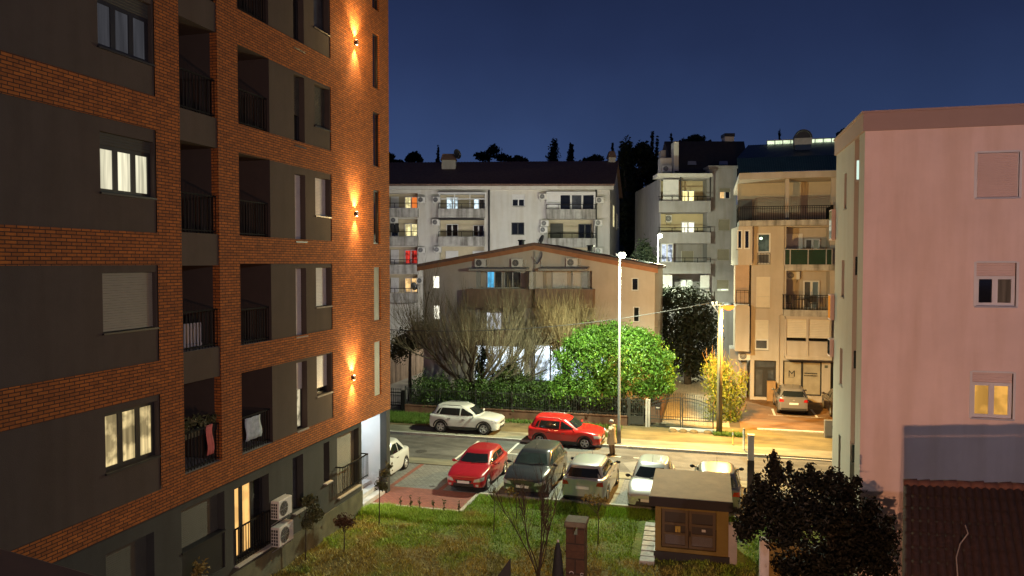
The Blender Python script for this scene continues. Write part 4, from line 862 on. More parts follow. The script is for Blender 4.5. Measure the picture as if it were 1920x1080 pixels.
slats(MB(), F6, F6.u(1420), F6.u(1476), zsl + .2, zf - .8, -2.55, .16).build('terrace_shutter', M('cream_shutter', (.55, .47, .33), .7, .05), B6); slats(MB(), F6, F6.u(1490), F6.u(1570), zsl + .2, zf - .8, -2.55, .16).build('terrace_shutter', MATS['cream_shutter'], B6)
MB().fbox(F6, F6.u(1384), F6.u(1413), zsl, zf - 1.2, -2.4, -2.2).build('terrace_box', M('grey_cladding', (.16, .155, .14), .8, .2), B6)
zs0 = F6.z(1470, 424); MB().fbox(F6, F6.u(1384), F6.u(1564), zs0, F6.z(1470, 414), -2.6, 1.0).build('terrace_slab', mStain, B6)
cm = MB()
for x0, x1 in ((1471, 1478), (1557, 1567)): cm.fbox(F6, F6.u(x0), F6.u(x1), zsl + .4, zf, -.4, -.05)
cm.build('terrace_column', mCream, B6)
r = R6(1384, 1562, 386, 414, .9); railing(F6, B6, r[0], r[1], r[2] + .02, r[3], .9, sp=.14, mid=True, ends=True, depth=3.0, t=.025)
balcony(F6, B6, R6(1470, 1561, 496, 507), .8, mStain); balcony(F6, B6, R6(1468, 1560, 580, 592), .8, mStain)
r = R6(1471, 1560, 468, 496, .75); gr = MB().fbox(F6, r[0], r[1], r[2], r[3], .72, .75).fbox(F6, r[0], r[0] + .03, r[2], r[3], .05, .715).fbox(F6, r[1] - .03, r[1], r[2], r[3], .05, .715).build('green_balcony_panel', M('green_panel', (.008, .035, .02), .12, .3, 1), B6)
fr_ = MB().fbox(F6, r[0], r[1], r[3], r[3] + .05, .70, .77)
for k in (0, .12, .5, .88, 1): c = r[0] + (r[1] - r[0]) * k; fr_.fbox(F6, c - .03, c + .03, r[2], r[3], .752, .79)
fr_.build('panel_frame', mMetal, gr)
r = R6(1469, 1558, 553, 581, .75); railing(F6, B6, r[0], r[1], r[2], r[3], .75, sp=.16, ends=True, depth=.7, t=.025, mid=True)
for r, m in ((R6(1514, 1544, 446, 497), mGlassG), (R6(1511, 1543, 527, 582), mGlassG)): window(F6, B6, r, -1.6, 2, mFrameW, [m, glow('curtain_dim_green', (.55, .5, .3), .16, .5, 6)], 0, None, 0, .1)
MB().fbox(F6, F6.u(1478), F6.u(1510), recs[0][2] + 1.0, recs[0][3] - .4, -1.68, -1.6).build('shutter', mShutW, B6)
u, z = F6.uz(1490, 517); ac(F6, u, z, 'outdoor unit under the green panelled balcony of the cream block', .95, .55, .3, -1.69)
for i, r in enumerate(sw6):
    zm = r[2] + (r[3] - r[2]) * .36
    window(F6, B6, (r[0], r[1], zm, r[3]), -.08, 1, mFrameW, [glow('dim_green_room', (.5, .55, .35), .14, .2, 4, .4) if i == 0 else mGlass], 0 if i == 0 else 1, M('cream_blind', (.62, .57, .48), .7, .05), 0, .1, pitch=.1); window(F6, B6, (r[0], r[1], r[2], zm), -.08, 1, mFrameW, [mGlassG], 0 if i in (0, 2) else 1, MATS['cream_blind'], .06, .1, pitch=.1)
    if i == 0: railing(F6, B6, r[0] + .05, r[1] - .05, r[2], zm, .03, sp=.16)
u, z = F6.uz(1427, 447); MB().lathe([(0, -.09), (.1, -.03), (.1, .03), (0, .09)], 10, tuple(F6.P(u, z, -.06))).build('ceiling_lamp', glow('green_lamp', (.75, 1.0, .65), 4), B6)
# the shuttered first floor balcony
e_ = MB(); e_.fbox(F6, encl[0], encl[1], encl[2] - .25, encl[2], -.1, .8).fbox(F6, encl[0], encl[1], encl[3] - .12, encl[3] + .08, -.1, .8)
zg0, zg1 = F6.z(1514, 638), F6.z(1514, 632)
for a, b in ((1471, 1474), (1511, 1515), (1554, 1557)): e_.fbox(F6, F6.u(a), F6.u(b), encl[2], encl[3] - .12, .66, .8)
e_.fbox(F6, encl[0], encl[0] + .1, encl[2], zg0, -.1, .65).fbox(F6, encl[1] - .1, encl[1], encl[2], zg0, -.1, .65); w = e_.build('enclosed_balcony', mCream, B6)
for a, b in ((1474, 1511), (1515, 1554)):
    MB().fbox(F6, F6.u(a) + .003, F6.u(b) - .003, encl[2] + .003, zg0, .68, .72).build('balcony_panel', mCream, w); slats(MB(), F6, F6.u(a), F6.u(b), zg1, encl[3] - .13, .68, .11).build('shutter', MATS['cream_blind'], w)
    MB().fquad(F6, F6.u(a), F6.u(b), zg0, zg1, .3).build('dark_gap', mIron, w)
# the far left bay, stepped forward
bayx = (F6.u(1376), F6.u(1406)); bb = MB(); zb0, zb1 = F6.z(1390, 497), zs0 - .02
bwn = [R6(1382, 1392, 431, 467, .9), R6(1395, 1406, 431, 467, .9)]
wall(F6, bayx[0] + .25, bayx[1] + .1, zb0, zb1, bwn, .9, bb); P = F6.P
bb.quad(P(bayx[0] + .25, zb0, .9), P(bayx[0] - .1, zb0, -3), P(bayx[0] - .1, zb1, -3), P(bayx[0] + .25, zb1, .9)).quad(P(bayx[1] + .1, zb0, 0), P(bayx[1] + .1, zb0, .9), P(bayx[1] + .1, zb1, .9), P(bayx[1] + .1, zb1, 0)).quad(P(bayx[0] - .1, zb0, -3), P(bayx[1], zb0, -3), P(bayx[1] + .1, zb0, .9), P(bayx[0] + .25, zb0, .9))
zb2, zb3 = F6.z(1390, 573), F6.z(1390, 656); MB().fbox(F6, bayx[0] + .1, bayx[1] - .02, zb3, zb2, -3, .9).fbox(F6, bayx[0] + .15, bayx[1] - .1, zb2 + .001, zb2 + .12, -3, 1.0).build('lower_bay', mCream, B6)
wb_ = bb.build('side_bay', mCream, B6)
for r in bwn: window(F6, B6, r, .84, 1, mFrameW, [mGlass], 0, None, .04, .08)
MB().fbox(F6, bayx[0] + .1, bayx[1] - .02, zb2 + .13, zb0 - .005, -2.9, -.2).build('bay_recess_wall', M('orange_lit_plaster', (.46, .33, .24), .9, .1), B6); railing(F6, B6, bayx[0] + .15, bayx[1] - .1, zb2 + .13, zb2 + 1.1, .85, sp=.2, mid=True)  # cream plaster with the recess's orange light mixed into its colour
MB().fbox(F6, bayx[0] - .2, bayx[1] - .1, -.2, zb3 - .005, -3, -.6).build('bay_base', mGreyW, B6)
u, z = F6.uz(1396, 667); ac(F6, u, z, 'outdoor unit under the left bay of the cream block, above the shrub', .8, .6, .3, -.3)
# ground floor: entrance door, shop window with its writing
window(F6, B6, (door[0], door[1], door[2], door[3] - .55), -.2, [0, .44, .56, 1], mFrameD, [mGlassG], 0, None, 0, .11, name='entrance_door'); window(F6, B6, (door[0], door[1], door[3] - .55, door[3]), -.2, 1, mFrameD, [mGlassG], 0, None, 0, .09, name='transom')
mFrost = M('frosted_shop_glass', (.36, .31, .23), .35, .22, 1.2)
sw = window(F6, B6, shop, -.2, [0, .5, 1], mFrameD, [mFrost], 0, None, 0, .09, name='shop_window')
window(F6, B6, side, -.2, 1, mFrameD, [mGlass], 0, None, 0, .14, name='side_door')
tc_ = bpy.data.curves.new('shop_letter', 'FONT'); tc_.body = 'M'; tc_.size = .62; tc_.extrude = .004; to = bpy.data.objects.new('shop_letter', tc_); COL.objects.link(to); bpy.context.view_layer.update()
me = bpy.data.meshes.new_from_object(to.evaluated_get(bpy.context.evaluated_depsgraph_get())); bpy.data.objects.remove(to)
pm = F6.P(F6.u(1480.5), F6.z(1486, 707), -.18); me.transform(Matrix.Rotation(pi / 2, 4, 'X')); o = bpy.data.objects.new('shop_letter', me); me.materials.append(mSignD); COL.objects.link(o); o.parent = sw; o.location = pm - V(B6.location)
ln = MB(); ln.fbox(F6, F6.u(1480), F6.u(1492), F6.z(1486, 708.6), F6.z(1486, 708.2), -.18, -.175)
g = random.Random(3)
for (y, x0, x1) in ((700.8, 1511, 1536), (705.2, 1511, 1536)):
    xx = x0
    while xx < x1:
        wd = g.uniform(.5, 1.1); ln.fbox(F6, F6.u(xx), F6.u(min(xx + wd, x1)), F6.z(1520, y + .9 + g.uniform(0, .3)), F6.z(1520, y - g.uniform(.6, 1.2)), -.18, -.175); xx += wd + g.uniform(.25, .5) * (2.2 if g.random() < .15 else 1)
ln.build('shop_writing', mSignD, sw)
np_ = R6(1546, 1552, 685, 690); MB().fbox(F6, np_[0], np_[1], np_[2], np_[3], .003, .03).build('number_plate', M('plaque', (.08, .09, .07), .4, .1), B6)
MB().tube([F6.P(F6.u(1462), .1, .06), F6.P(F6.u(1462), F6.z(1462, 592), .06), F6.P(F6.u(1469), F6.z(1462, 588), .06), F6.P(F6.u(1469), zs0, .06)], .05, 8).build('downpipe', mCream, B6)
# blue roof, skylight ridge and round topped chimney
mBlue = M('blue_sheet_roof', (.022, .055, .085), .35, .15, 1.5, metal=.3); za = F6.z(1470, 323); zb = atD(1470, 298, 51.6).z; zc = atD(1470, 271, 56).z
a0, a1 = P(F6.u(1383), za, .45), P(F6.u(1580), za, .45); b0, b1 = P(F6.u(1381), zb, -.6), P(F6.u(1580), zb, -.6); c0_, c1_ = P(F6.u(1381) + 1.0, zc, -6), P(F6.u(1580) + 2, zc, -6)
q = MB().quad(a0, a1, b1, b0).quad(b0, b1, c1_, c0_); q.add([a0, b0, c0_, P(F6.u(1383), za, -6)], [(0, 1, 2, 3)]); rf6 = q.build('roof', mBlue, B6)
sm_ = MB()
for i in range(46):
    t = i / 45; sm_.bar(a0.lerp(a1, t), b0.lerp(b1, t), .035, .05); sm_.bar(b0.lerp(b1, t), c0_.lerp(c1_, t), .035, .05)
sm_.build('standing_seam', mBlue, rf6)
sky_l = glow('skylight_glow', (.80, .95, .62), .95, 0, 3, .25); fk = Frame((0, YC + 6.2), (1, 0), (0, -1)); r = fk.r(1438, 1574, 262, 271.5); sk = MB()
for i in range(10): c = r[0] + (r[1] - r[0]) * i / 9; sk.fbox(fk, c - .03, c + .03, r[2], r[3], .02, .08)
sk.fbox(fk, r[0], r[1], r[3], r[3] + .06, -.3, .1).fbox(fk, r[0], r[1], r[2] - .3, r[2], -.3, .1); w = sk.build('skylight_ridge', mMetal, rf6); MB().fquad(fk, r[0], r[1], r[2], r[3], 0).build('pane', sky_l, w)
fk = Frame((0, YC + 3.0), (1, 0), (0, -1)); r = fk.r(1491, 1521, 252, 298); ch = MB().fbox(fk, r[0], r[1], r[2] - .5, r[3] - .7, -1, 0); ch.build('chimney', mBlue, rf6)
MB().fbox(fk, r[0] - .05, r[1] + .05, r[3] - .7, r[3] - .25, -1.05, .05).build('chimney_collar', mConcL, rf6); cc = MB(); n = 12; um = (r[0] + r[1]) / 2; R_ = (r[1] - r[0]) / 2
for k in range(n): a, b = pi * k / n, pi * (k + 1) / n; cc.quad(fk.P(um + R_ * cos(a), r[3] - .25 + R_ * sin(a), .05), fk.P(um + R_ * cos(b), r[3] - .25 + R_ * sin(b), .05), fk.P(um + R_ * cos(b), r[3] - .25 + R_ * sin(b), -1.05), fk.P(um + R_ * cos(a), r[3] - .25 + R_ * sin(a), -1.05))
MB().add([fk.P(um + R_ * .96 * cos(pi * k / n), r[3] - .25 + R_ * .96 * sin(pi * k / n), -.15) for k in range(n + 1)], [tuple(range(n + 1))]).build('hood_end', mFrameD, rf6)
o = cc.build('chimney_hood', mFrameD, rf6); md = o.modifiers.new('t', 'SOLIDIFY'); md.thickness = .08
tagm(bevel(MB().fbox(F6, F6.u(1440), F6.u(1456), .12, F6.z(1448, 713), .12, .5).build('wooden_panel', M('plywood', (.30, .18, .08), .6, .2, 2.5)), .01), 'plain wooden board leaning beside the shop entrance door', 'board')
# balcony furniture of the cream block
rz = recs[1][2]
for k, px in enumerate((1480, 1528)):
    u = F6.u(px); t = thing('balcony_chair', 'dark balcony chair on the cream block, ' + ('left of the small dark table' if k == 0 else 'before the glass door'), 'chair', F6.P(u, rz, -.4)); b = MB()
    b.fbox(F6, u - .25, u + .25, rz + .42, rz + .46, -.65, -.15); b.build('seat', mFrameD, t); MB().fbox(F6, u - .25, u + .25, rz + .5, rz + .95, -.67, -.63).build('backrest', mFrameD, t)
    for sx_ in (-1, 1):
        for so in (-.62, -.18): MB().fbox(F6, u + sx_ * .22 - .02, u + sx_ * .22 + .02, rz, rz + .418, so - .02, so + .02).build('leg', mFrameD, t)
u = F6.u(1503); t = thing('balcony_table', 'small dark table between chairs on the second floor balcony of the cream block', 'table', F6.P(u, rz, -.4)); MB().fbox(F6, u - .4, u + .4, rz + .7, rz + .73, -.75, -.1).build('table_top', mFrameD, t)
for sx_ in (-1, 1):
    for so in (-.7, -.15): MB().fbox(F6, u + sx_ * .35 - .02, u + sx_ * .35 + .02, rz, rz + .699, so - .02, so + .02).build('leg', mFrameD, t)
# ================================================================== vegetation kit
def rv3(r=rnd):
    while True:
        v = V((r.uniform(-1, 1), r.uniform(-1, 1), r.uniform(-1, 1)))
        if .05 < v.length < 1: return v.normalized()
def leaves(mb, clumps, n, size, shell=.55, flat=.0, r=rnd, cut=None, droop=.2, asp=.5):
    """n leaf blades spread through the outer part of a set of ellipsoid clumps"""
    ws = [c[1][0] * c[1][1] + c[1][2] * c[1][0] for c in clumps]; tot = sum(ws); v, f = mb.v, mb.f
    for (c, rad), w in zip(clumps, ws):
        for _ in range(int(n * w / tot)):
            d = rv3(r); k = (shell + (1 - shell) * r.random()) * (1 + .13 * r.gauss(0, 1)); p = V((c[0] + d.x * rad[0] * k, c[1] + d.y * rad[1] * k, c[2] + d.z * rad[2] * k))
            if cut and cut(p): continue
            nrm = (d + rv3(r) * .9).normalized(); t = nrm.cross(rv3(r)); 
            if t.length < .05: continue
            t = (t.normalized() - Zv * droop).normalized(); b = nrm.cross(t).normalized(); s = size * r.uniform(.6, 1.35)
            i = len(v); v += [tuple(p - t * s * .5), tuple(p + b * s * asp * .5 + nrm * s * .08), tuple(p + t * s * .5 - nrm * s * .1), tuple(p - b * s * asp * .5 + nrm * s * .08)]; f.append((i, i + 1, i + 2, i + 3))
    return mb
def bend(p, d, L_, n, up, jit, r=rnd):
    pts = [V(p)]; d = V(d).normalized()
    for i in range(n):
        d = (d + Zv * up / n + rv3(r) * jit).normalized(); pts.append(pts[-1] + d * (L_ / n))
    return pts, d
def taper(a, b, n): return [a + (b - a) * i / n for i in range(n + 1)]
def twig_tree(name, label, cat, base, h0, r0, limbs, Lr, spread, twigs, sub, matb, matt, group=None, rs=1, up=.9, elev=(25, 75), tl=(1.6, 3.0), azr=(0, 2 * pi), tw=.026, lean=V((0, 0, 0)), lrad=1.0, sec=0, jit=.1):
    """a leafless tree: trunk, limbs that curve up, fans of long twigs"""
    r = random.Random(rs); base = V(base); t = thing(name, label, cat, base, group)
    tp, td = bend(base, V((0, 0, 1)) + lean, h0, 4, .2, .06, r)
    MB().tube(tp, taper(r0 * 1.25, r0, 4), 9).build('trunk', matb, t, True); top = tp[-1]; lm_, tg = MB(), MB()
    def fan(pts):
        for _ in range(twigs):
            q = r.uniform(.25, 1.0) ** .8; m_ = len(pts) - 1; i = min(m_ - 1, int(q * m_)); p = pts[i].lerp(pts[i + 1], q * m_ - i); dd = ((pts[i + 1] - pts[i]).normalized() + rv3(r) * .6 + Zv * .3).normalized()
            t1, e1 = bend(p, dd, r.uniform(*tl), 5, .5, .1, r); tg.tube(t1, taper(tw, tw * .35, 5), 4, False)
            for _s in range(sub):
                q2 = r.uniform(.2, .95); j = min(4, int(q2 * 5)); p2 = t1[j].lerp(t1[j + 1], q2 * 5 - j); d2 = ((t1[j + 1] - t1[j]).normalized() + rv3(r) * .5 + Zv * .25).normalized()
                t2, _e = bend(p2, d2, r.uniform(tl[0] * .35, tl[1] * .55), 3, .4, .06, r); tg.tube(t2, taper(tw * .5, tw * .22, 3), 3, False)
    for k in range(limbs):
        az = azr[0] + (azr[1] - azr[0]) * (k + r.uniform(-.3, .3)) / limbs; el = radians(r.uniform(*elev)); L_ = r.uniform(*Lr)
        d = V((cos(az) * cos(el) * spread[0], sin(az) * cos(el) * spread[1], sin(el))); pts, de = bend(top - Zv * r.uniform(0, .3), d, L_, 7, up, jit, r); rl = r0 * r.uniform(.38, .6) * lrad
        lm_.tube(pts, taper(rl, rl * .28, 7), 6)
        for _q in range(sec):
            qq = r.uniform(.25, .8); i = min(6, int(qq * 7)); p = pts[i].lerp(pts[i + 1], qq * 7 - i); sl_, _e = bend(p, ((pts[i + 1] - pts[i]).normalized() + rv3(r) * .75 + Zv * .1), L_ * r.uniform(.35, .65), 5, up * .7, .14, r); lm_.tube(sl_, taper(rl * .5, rl * .15, 5), 5); fan(sl_)
        for _ in range(twigs):
            q = r.uniform(.3, 1.0) ** .8; i = min(6, int(q * 7)); p = pts[i].lerp(pts[i + 1], q * 7 - i); dd = ((pts[i + 1] - pts[i]).normalized() + rv3(r) * .55 + Zv * .35).normalized()
            t1, e1 = bend(p, dd, r.uniform(*tl), 5, .55, .08, r); tg.tube(t1, taper(tw, tw * .35, 5), 4, False)
            for _s in range(sub):
                q2 = r.uniform(.2, .95); j = min(4, int(q2 * 5)); p2 = t1[j].lerp(t1[j + 1], q2 * 5 - j); d2 = ((t1[j + 1] - t1[j]).normalized() + rv3(r) * .5 + Zv * .25).normalized()
                t2, _e = bend(p2, d2, r.uniform(tl[0] * .35, tl[1] * .55), 3, .4, .06, r); tg.tube(t2, taper(tw * .5, tw * .22, 3), 3, False)
    lm_.build('limbs', matb, t, True); tg.build('twigs', matt, t); return t
def leafy(name, label, cat, base, clumps, n, size, mat, trunk=None, shell=.5, rs=1, group=None, matb=None, cut=None, limbs=6, droop=.2, asp=.5, crown='crown'):
    r = random.Random(rs); base = V(base); t = thing(name, label, cat, base, group); matb = matb or mBark
    if trunk:
        h, rad = trunk; tb = MB(); pts, d = bend(base, (0, 0, 1), h, 4, .2, .05, r); tb.tube(pts, taper(rad * 1.2, rad * .8, 4), 8)
        for k in range(limbs):
            c = clumps[k % len(clumps)]; e = V(c[0]) + V((c[1][0] * r.uniform(-.5, .5), c[1][1] * r.uniform(-.5, .5), c[1][2] * r.uniform(-.2, .6))); m = pts[-1].lerp(e, .5) + V((0, 0, .1)); tb.tube([pts[-1] - V((0, 0, .05)), m, e], [rad * .6, rad * .35, rad * .12], 6)
        tb.build('trunk', matb, t, True)
    leaves(MB(), clumps, n, size, shell, 0, r, cut, droop, asp).build(crown, mat, t); return t
def pc(px, py, d, rpx, rz=None, depth=None):
    """a clump seen at a measured direction and distance"""
    p = atD(px, py, d); r_ = rpx / FPX * d; return (tuple(p), (r_, depth if depth else r_, (rz / FPX * d) if rz else r_))
lfGreen = leafmat('glossy_green_leaf', (.055, .15, .016), (.17, .34, .045), .42, .5, .2)
lfHedge = leafmat('hedge_leaf', (.018, .042, .008), (.065, .125, .02), .5, .4, .1)
lfDark = leafmat('dark_evergreen_leaf', (.006, .010, .005), (.02, .03, .012), .6, .3, .05)
lfShrub = leafmat('yellow_green_leaf', (.09, .13, .012), (.26, .30, .045), .5, .4, .2)
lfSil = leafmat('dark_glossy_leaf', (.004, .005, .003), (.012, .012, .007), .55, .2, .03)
lfOl = leafmat('olive_leaf', (.05, .06, .025), (.12, .12, .05), .6, .3, .1)
lfRed = leafmat('red_brown_leaf', (.055, .03, .018), (.12, .06, .03), .6, .3, .1)
lfDry = leafmat('dry_yellow_leaf', (.18, .13, .03), (.30, .22, .06), .6, .3, .1)

# ------------------------------------------------------------------ the wooded hill behind
hm = MB(); nx, ny = 50, 18
for j in range(ny + 1):
    for i in range(nx + 1):
        u = -190 + 420 * i / nx; d = 86 + 150 * j / ny; p = CAM + Fh * d + Rv * u; z = 1 + (1 - math.exp(-(d - 86) / 60)) * 26 + 2.0 * sin(u * .05 + d * .03); hm.v.append((p.x, p.y, z if j else -1))
for j in range(ny):
    for i in range(nx): a = j * (nx + 1) + i; hm.f.append((a, a + 1, a + nx + 2, a + nx + 1))
tag(hm.build('hill', M('hill_scrub', (.018, .022, .012), .95, .4, .3, .6, 2), smooth=True), kind='structure')
def hz(d): return 1 + (1 - math.exp(-(d - 86) / 60)) * 26
def cypress(px, ytop, w, d, label, bush=1.0):
    p = atD(px, ytop, d); zb = hz(d) - 1; H = p.z - zb; r_ = w / FPX * d / 2 * (1.15 if bush > 1 else 1.5); cl = []
    for k in range(15):
        t = k / 14; t0 = .90 if bush > 1 else .72; rr = r_ * (1.0 if t < t0 else max(.2 if bush <= 1 else .6, 1 - ((t - t0) / (1 - t0)) ** (1.2 if bush <= 1 else 2))) * (1 + .12 * sin(k * 2.3)); cl.append(((p.x + .1 * r_ * sin(k), p.y, zb + H * (.06 + .90 * t)), (rr, rr, H * .06)))
    return leafy('cypress_tree', label, 'tree', (p.x, p.y, zb), cl, 3400, .55, lfDark, (H * .5, r_ * .5), .2, int(px), 'dark trees on the hill', limbs=0)
def hilltree(px, py, d, clumps, label, n=2600, name='pine_tree', size=.55):
    mr_ = max(c_[2] for c_ in clumps); cl = [pc(px + a, py + b, d, r1, r2) for a, b, r1, r2 in clumps + ([(mr_ * .4, mr_ * 1.9 + 8, mr_ * 1.1, mr_ * 1.2), (-mr_ * .5, mr_ * 2.6 + 14, mr_ * 1.2, mr_ * 1.3)] if py < 310 else [])]; p = atD(px, py, d); zb = hz(d) - 1
    return leafy(name, label, 'tree', (p.x, p.y, zb), cl, n, size * 1.25, lfDark, (max(1, p.z - zb), .3), .15, int(px) + 7, 'dark trees on the hill', limbs=len(cl))
cypress(1038, 263, 21, 135, 'broad blunt cypress standing over the white block roof, left of a narrower one', 2); cypress(1070, 270, 13, 135, 'narrow blunt cypress standing over the white block roof, right of a broader one', 2)
cypress(1148, 268, 9, 130, 'thin pointed cypress tip behind the right chimney of the white block'); cypress(1222, 245, 19, 112, 'tallest dark cypress in the gap between the white and the grey block'); cypress(1258, 250, 15, 118, 'dark cypress directly behind the left chimney of the grey block'); cypress(1180, 262, 15, 110, 'pointed dark conifer at the left of the gap between the blocks')
hilltree(1172, 360, 100, [(0, -60, 14, 40), (-4, 0, 14, 50), (2, 60, 14, 50)], 'black tree close beside the right end of the white block', 3600)
cypress(1461, 246, 9, 150, 'small cypress tip above the glowing skylight ridge'); cypress(821, 274, 10, 130, 'small pointed conifer beside the wide chimney of the white block'); cypress(1231, 258, 15, 108, 'slightly shorter dark cypress right beside the tallest one in the gap')
hilltree(922, 292, 140, [(-14, 2, 16, 10), (4, -10, 14, 11), (20, 4, 15, 8), (-26, -2, 8, 5), (36, 8, 10, 5)], 'wide umbrella crowned pine over the middle of the white block roof')
hilltree(776, 297, 140, [(0, -3, 13, 9), (-9, 2, 8, 6), (10, 3, 8, 6)], 'small round dark tree over the left part of the white block roof'); hilltree(738, 302, 140, [(-8, -6, 10, 9), (8, 3, 12, 5)], 'dark tree just right of the brick building above the white roof')
hilltree(975, 300, 140, [(-4, -2, 9, 6), (8, 2, 8, 5)], 'low dark crown right of the umbrella pine'); hilltree(1110, 300, 138, [(-8, 2, 13, 6), (8, -2, 14, 7)], 'low spreading dark crown left of the right chimney of the white block')
hilltree(1200, 320, 105, [(-22, -20, 16, 26), (4, -30, 18, 24), (20, 0, 20, 30), (-14, 30, 22, 34)], 'dense black crowned tree filling the upper gap between the blocks', 6000)
hilltree(1196, 420, 96, [(-16, -20, 22, 34), (16, -20, 22, 34), (0, 30, 28, 34)], 'dense black tree filling the lower gap between the blocks', 6000)
hilltree(1300, 266, 125, [(-18, 2, 14, 7), (4, -4, 18, 8), (26, 4, 14, 6)], 'flat dark tree crown behind the grey block roof'); hilltree(1586, 248, 110, [(0, 0, 9, 6), (-7, 5, 6, 5), (6, 6, 6, 5)], 'palm like dark tuft over the pale block corner', 700, 'palm_tree', .7)
cl = [pc(1207, 478, 68, 18, 30), pc(1222, 500, 67, 12, 26), pc(1192, 500, 69, 14, 24)]; leafy('leafy_tree', 'grey green tree lit by the far lamp between the white and the grey block', 'tree', (cl[0][0][0], cl[0][0][1], 0), cl, 2600, .3, leafmat('grey_green_leaf', (.03, .05, .03), (.08, .11, .06), .6, .3, .1), (6, .2), .3, 9)

# ------------------------------------------------------------------ garden of the gabled house
b = atD(886, 727, 46.5); twig_tree('bare_tree', 'large leafless tree with low fanning dark limbs in front of the gabled house', 'tree', (b.x, b.y, .05), 1.2, .38, 12, (3.6, 6.4), (1.8, 1.1), 9, 8, mBark, M('dark_twig', (.17, .145, .09), .85, .3, 6), rs=8, up=.75, elev=(8, 74), tl=(1.4, 2.7), tw=.016, lrad=.72, sec=4, jit=.2)
b = atD(1058, 715, 47.5); twig_tree('bare_tree', 'paler leafless tree with upright brush of twigs behind the round green tree', 'tree', (b.x, b.y, .05), 3.1, .14, 17, (1.4, 2.5), (1.4, .9), 15, 9, mTwig, M('pale_twig', (.34, .26, .13), .85, .3, 6), rs=12, up=.9, elev=(20, 80), tl=(1.6, 2.8), tw=.019)
b = onZ(1138, 790); D = 44.2
cl = [pc(1148, 668, D, 88, 62), pc(1088, 700, D + .3, 56, 55), pc(1206, 694, D - .2, 62, 58), pc(1150, 640, D + .4, 70, 34), pc(1104, 645, D + .4, 48, 34), pc(1190, 646, D, 54, 34), pc(1240, 700, D, 28, 34), pc(1065, 735, D, 34, 36), pc(1120, 735, D - .4, 50, 34), pc(1225, 728, D - .5, 36, 20)]
rt_ = random.Random(17); core = cl; cl = []
for c_, ra_ in core:
    cl.append((c_, (ra_[0] * .97, ra_[1] * .97, ra_[2] * .97)))
    for _ in range(4):
        d_ = rv3(rt_); d_.z = abs(d_.z) * .9 - .25; d_.normalize(); k_ = rt_.uniform(.72, .98); q_ = rt_.uniform(.34, .62); cl.append(((c_[0] + d_.x * ra_[0] * k_, c_[1] + d_.y * ra_[1] * k_, c_[2] + d_.z * ra_[2] * k_), (q_, q_, q_ * .8)))
leafy('round_green_tree', 'dense domed evergreen tree with bright green leaves under the white street lamp', 'tree', (b.x, YW + 1.3, .1), cl, 36000, .17, lfGreen, (1.6, .2), .62, 3, limbs=9, droop=.35)
h = MB(); cl = []
for i in range(26):
    t = i / 25; x_ = -17.6 + t * 9.5; top = 2.3 + .25 * sin(i * 1.9) + .15 * sin(i * .7); cl.append(((x_, YW + .62 + .1 * sin(i * 2.1), top * .53), (.45, .70, top * .50)))
hg = leaves(MB(), cl, 19000, .15, .7, droop=.1).build('hedge', lfHedge); tagm(hg, 'long clipped dark green hedge behind the iron fence, behind the white car', 'hedge')
cl = [((-8.0 + .55 * i + .2 * sin(i * 3), YW + .5, 1.0 + .2 * sin(i * 1.3)), (.5, .55, .75 + .3 * sin(i * 2.2))) for i in range(8)]
iv = leaves(MB(), cl, 5200, .14, .4).build('ivy_hedge', leafmat('dark_ivy_leaf', (.010, .014, .006), (.03, .035, .014), .5, .4, .05)); tagm(iv, 'sparse dark ivy covered stretch of the fence behind the red car', 'hedge')
for (xs, l, m, n, sz) in (([(955, 708, 46.8, 28, 30), (982, 718, 46.6, 18, 20), (932, 714, 46.9, 20, 22), (962, 682, 46.9, 12, 16)], 'loose olive green bush before the lit shop window, right of the dark trunk', leafmat('bush_leaf', (.03, .045, .015), (.09, .115, .035), .5, .4, .1), 3600, .2), ([(900, 690, 47.5, 14, 26), (908, 665, 47.5, 10, 16)], 'slim dark bush growing at the big bare tree', lfDark, 900, .18)):
    cl = [pc(*c[:3], c[3], c[4]) for c in xs]; leafy('bush', l, 'bush', (cl[0][0][0], cl[0][0][1], .1), cl, n, sz, m, (1, .06), .3, 31)
cl = [pc(768, 640, 50, 36, 30), pc(745, 655, 50, 28, 28), pc(790, 625, 50.3, 24, 30)]; leafy('leafy_tree', 'dark olive tree behind the left garden gate, against the brick building', 'tree', (cl[0][0][0], cl[0][0][1], .1), cl, 2600, .22, leafmat('olive_dark_leaf', (.02, .025, .01), (.075, .075, .03), .6, .3, .1), (3.6, .12), .25, 33)
D = 57
cl = [pc(1290, 610, D, 46, 60), pc(1262, 655, D - 1, 30, 44), pc(1325, 620, D, 28, 66), pc(1285, 560, D + 1, 44, 26), pc(1300, 680, D, 36, 36)]; leafy('dark_tree', 'big dark evergreen tree between the gabled house and the cream block', 'tree', (cl[0][0][0], cl[0][0][1], .1), cl, 8000, .3, leafmat('dark_garden_leaf', (.005, .008, .004), (.016, .022, .008), .55, .35, .08), (3, .25), .3, 41)
cl = [pc(1250, 560, 60, 22, 26), pc(1240, 610, 60, 20, 40), pc(1250, 680, 59, 22, 30)]; leafy('dark_tree', 'dark slender tree against the right wall of the gabled house', 'tree', (cl[0][0][0], cl[0][0][1], .1), cl, 2600, .28, lfDark, (3, .16), .3, 43)
D = 43.6
cl = [pc(1350, 715, D, 34, 46), pc(1378, 745, D, 24, 40), pc(1345, 765, D, 28, 38), pc(1372, 785, D, 22, 24), pc(1340, 690, D + .5, 24, 28), pc(1392, 715, D + .3, 12, 26)]
sh = leafy('shrub', 'tall yellow green shrub with orange lit twigs behind the concrete lamp post', 'shrub', (cl[2][0][0], cl[2][0][1], .1), cl, 5200, .19, lfShrub, (1, .07), .35, 45, asp=.32)
tw = MB(); r = random.Random(4)
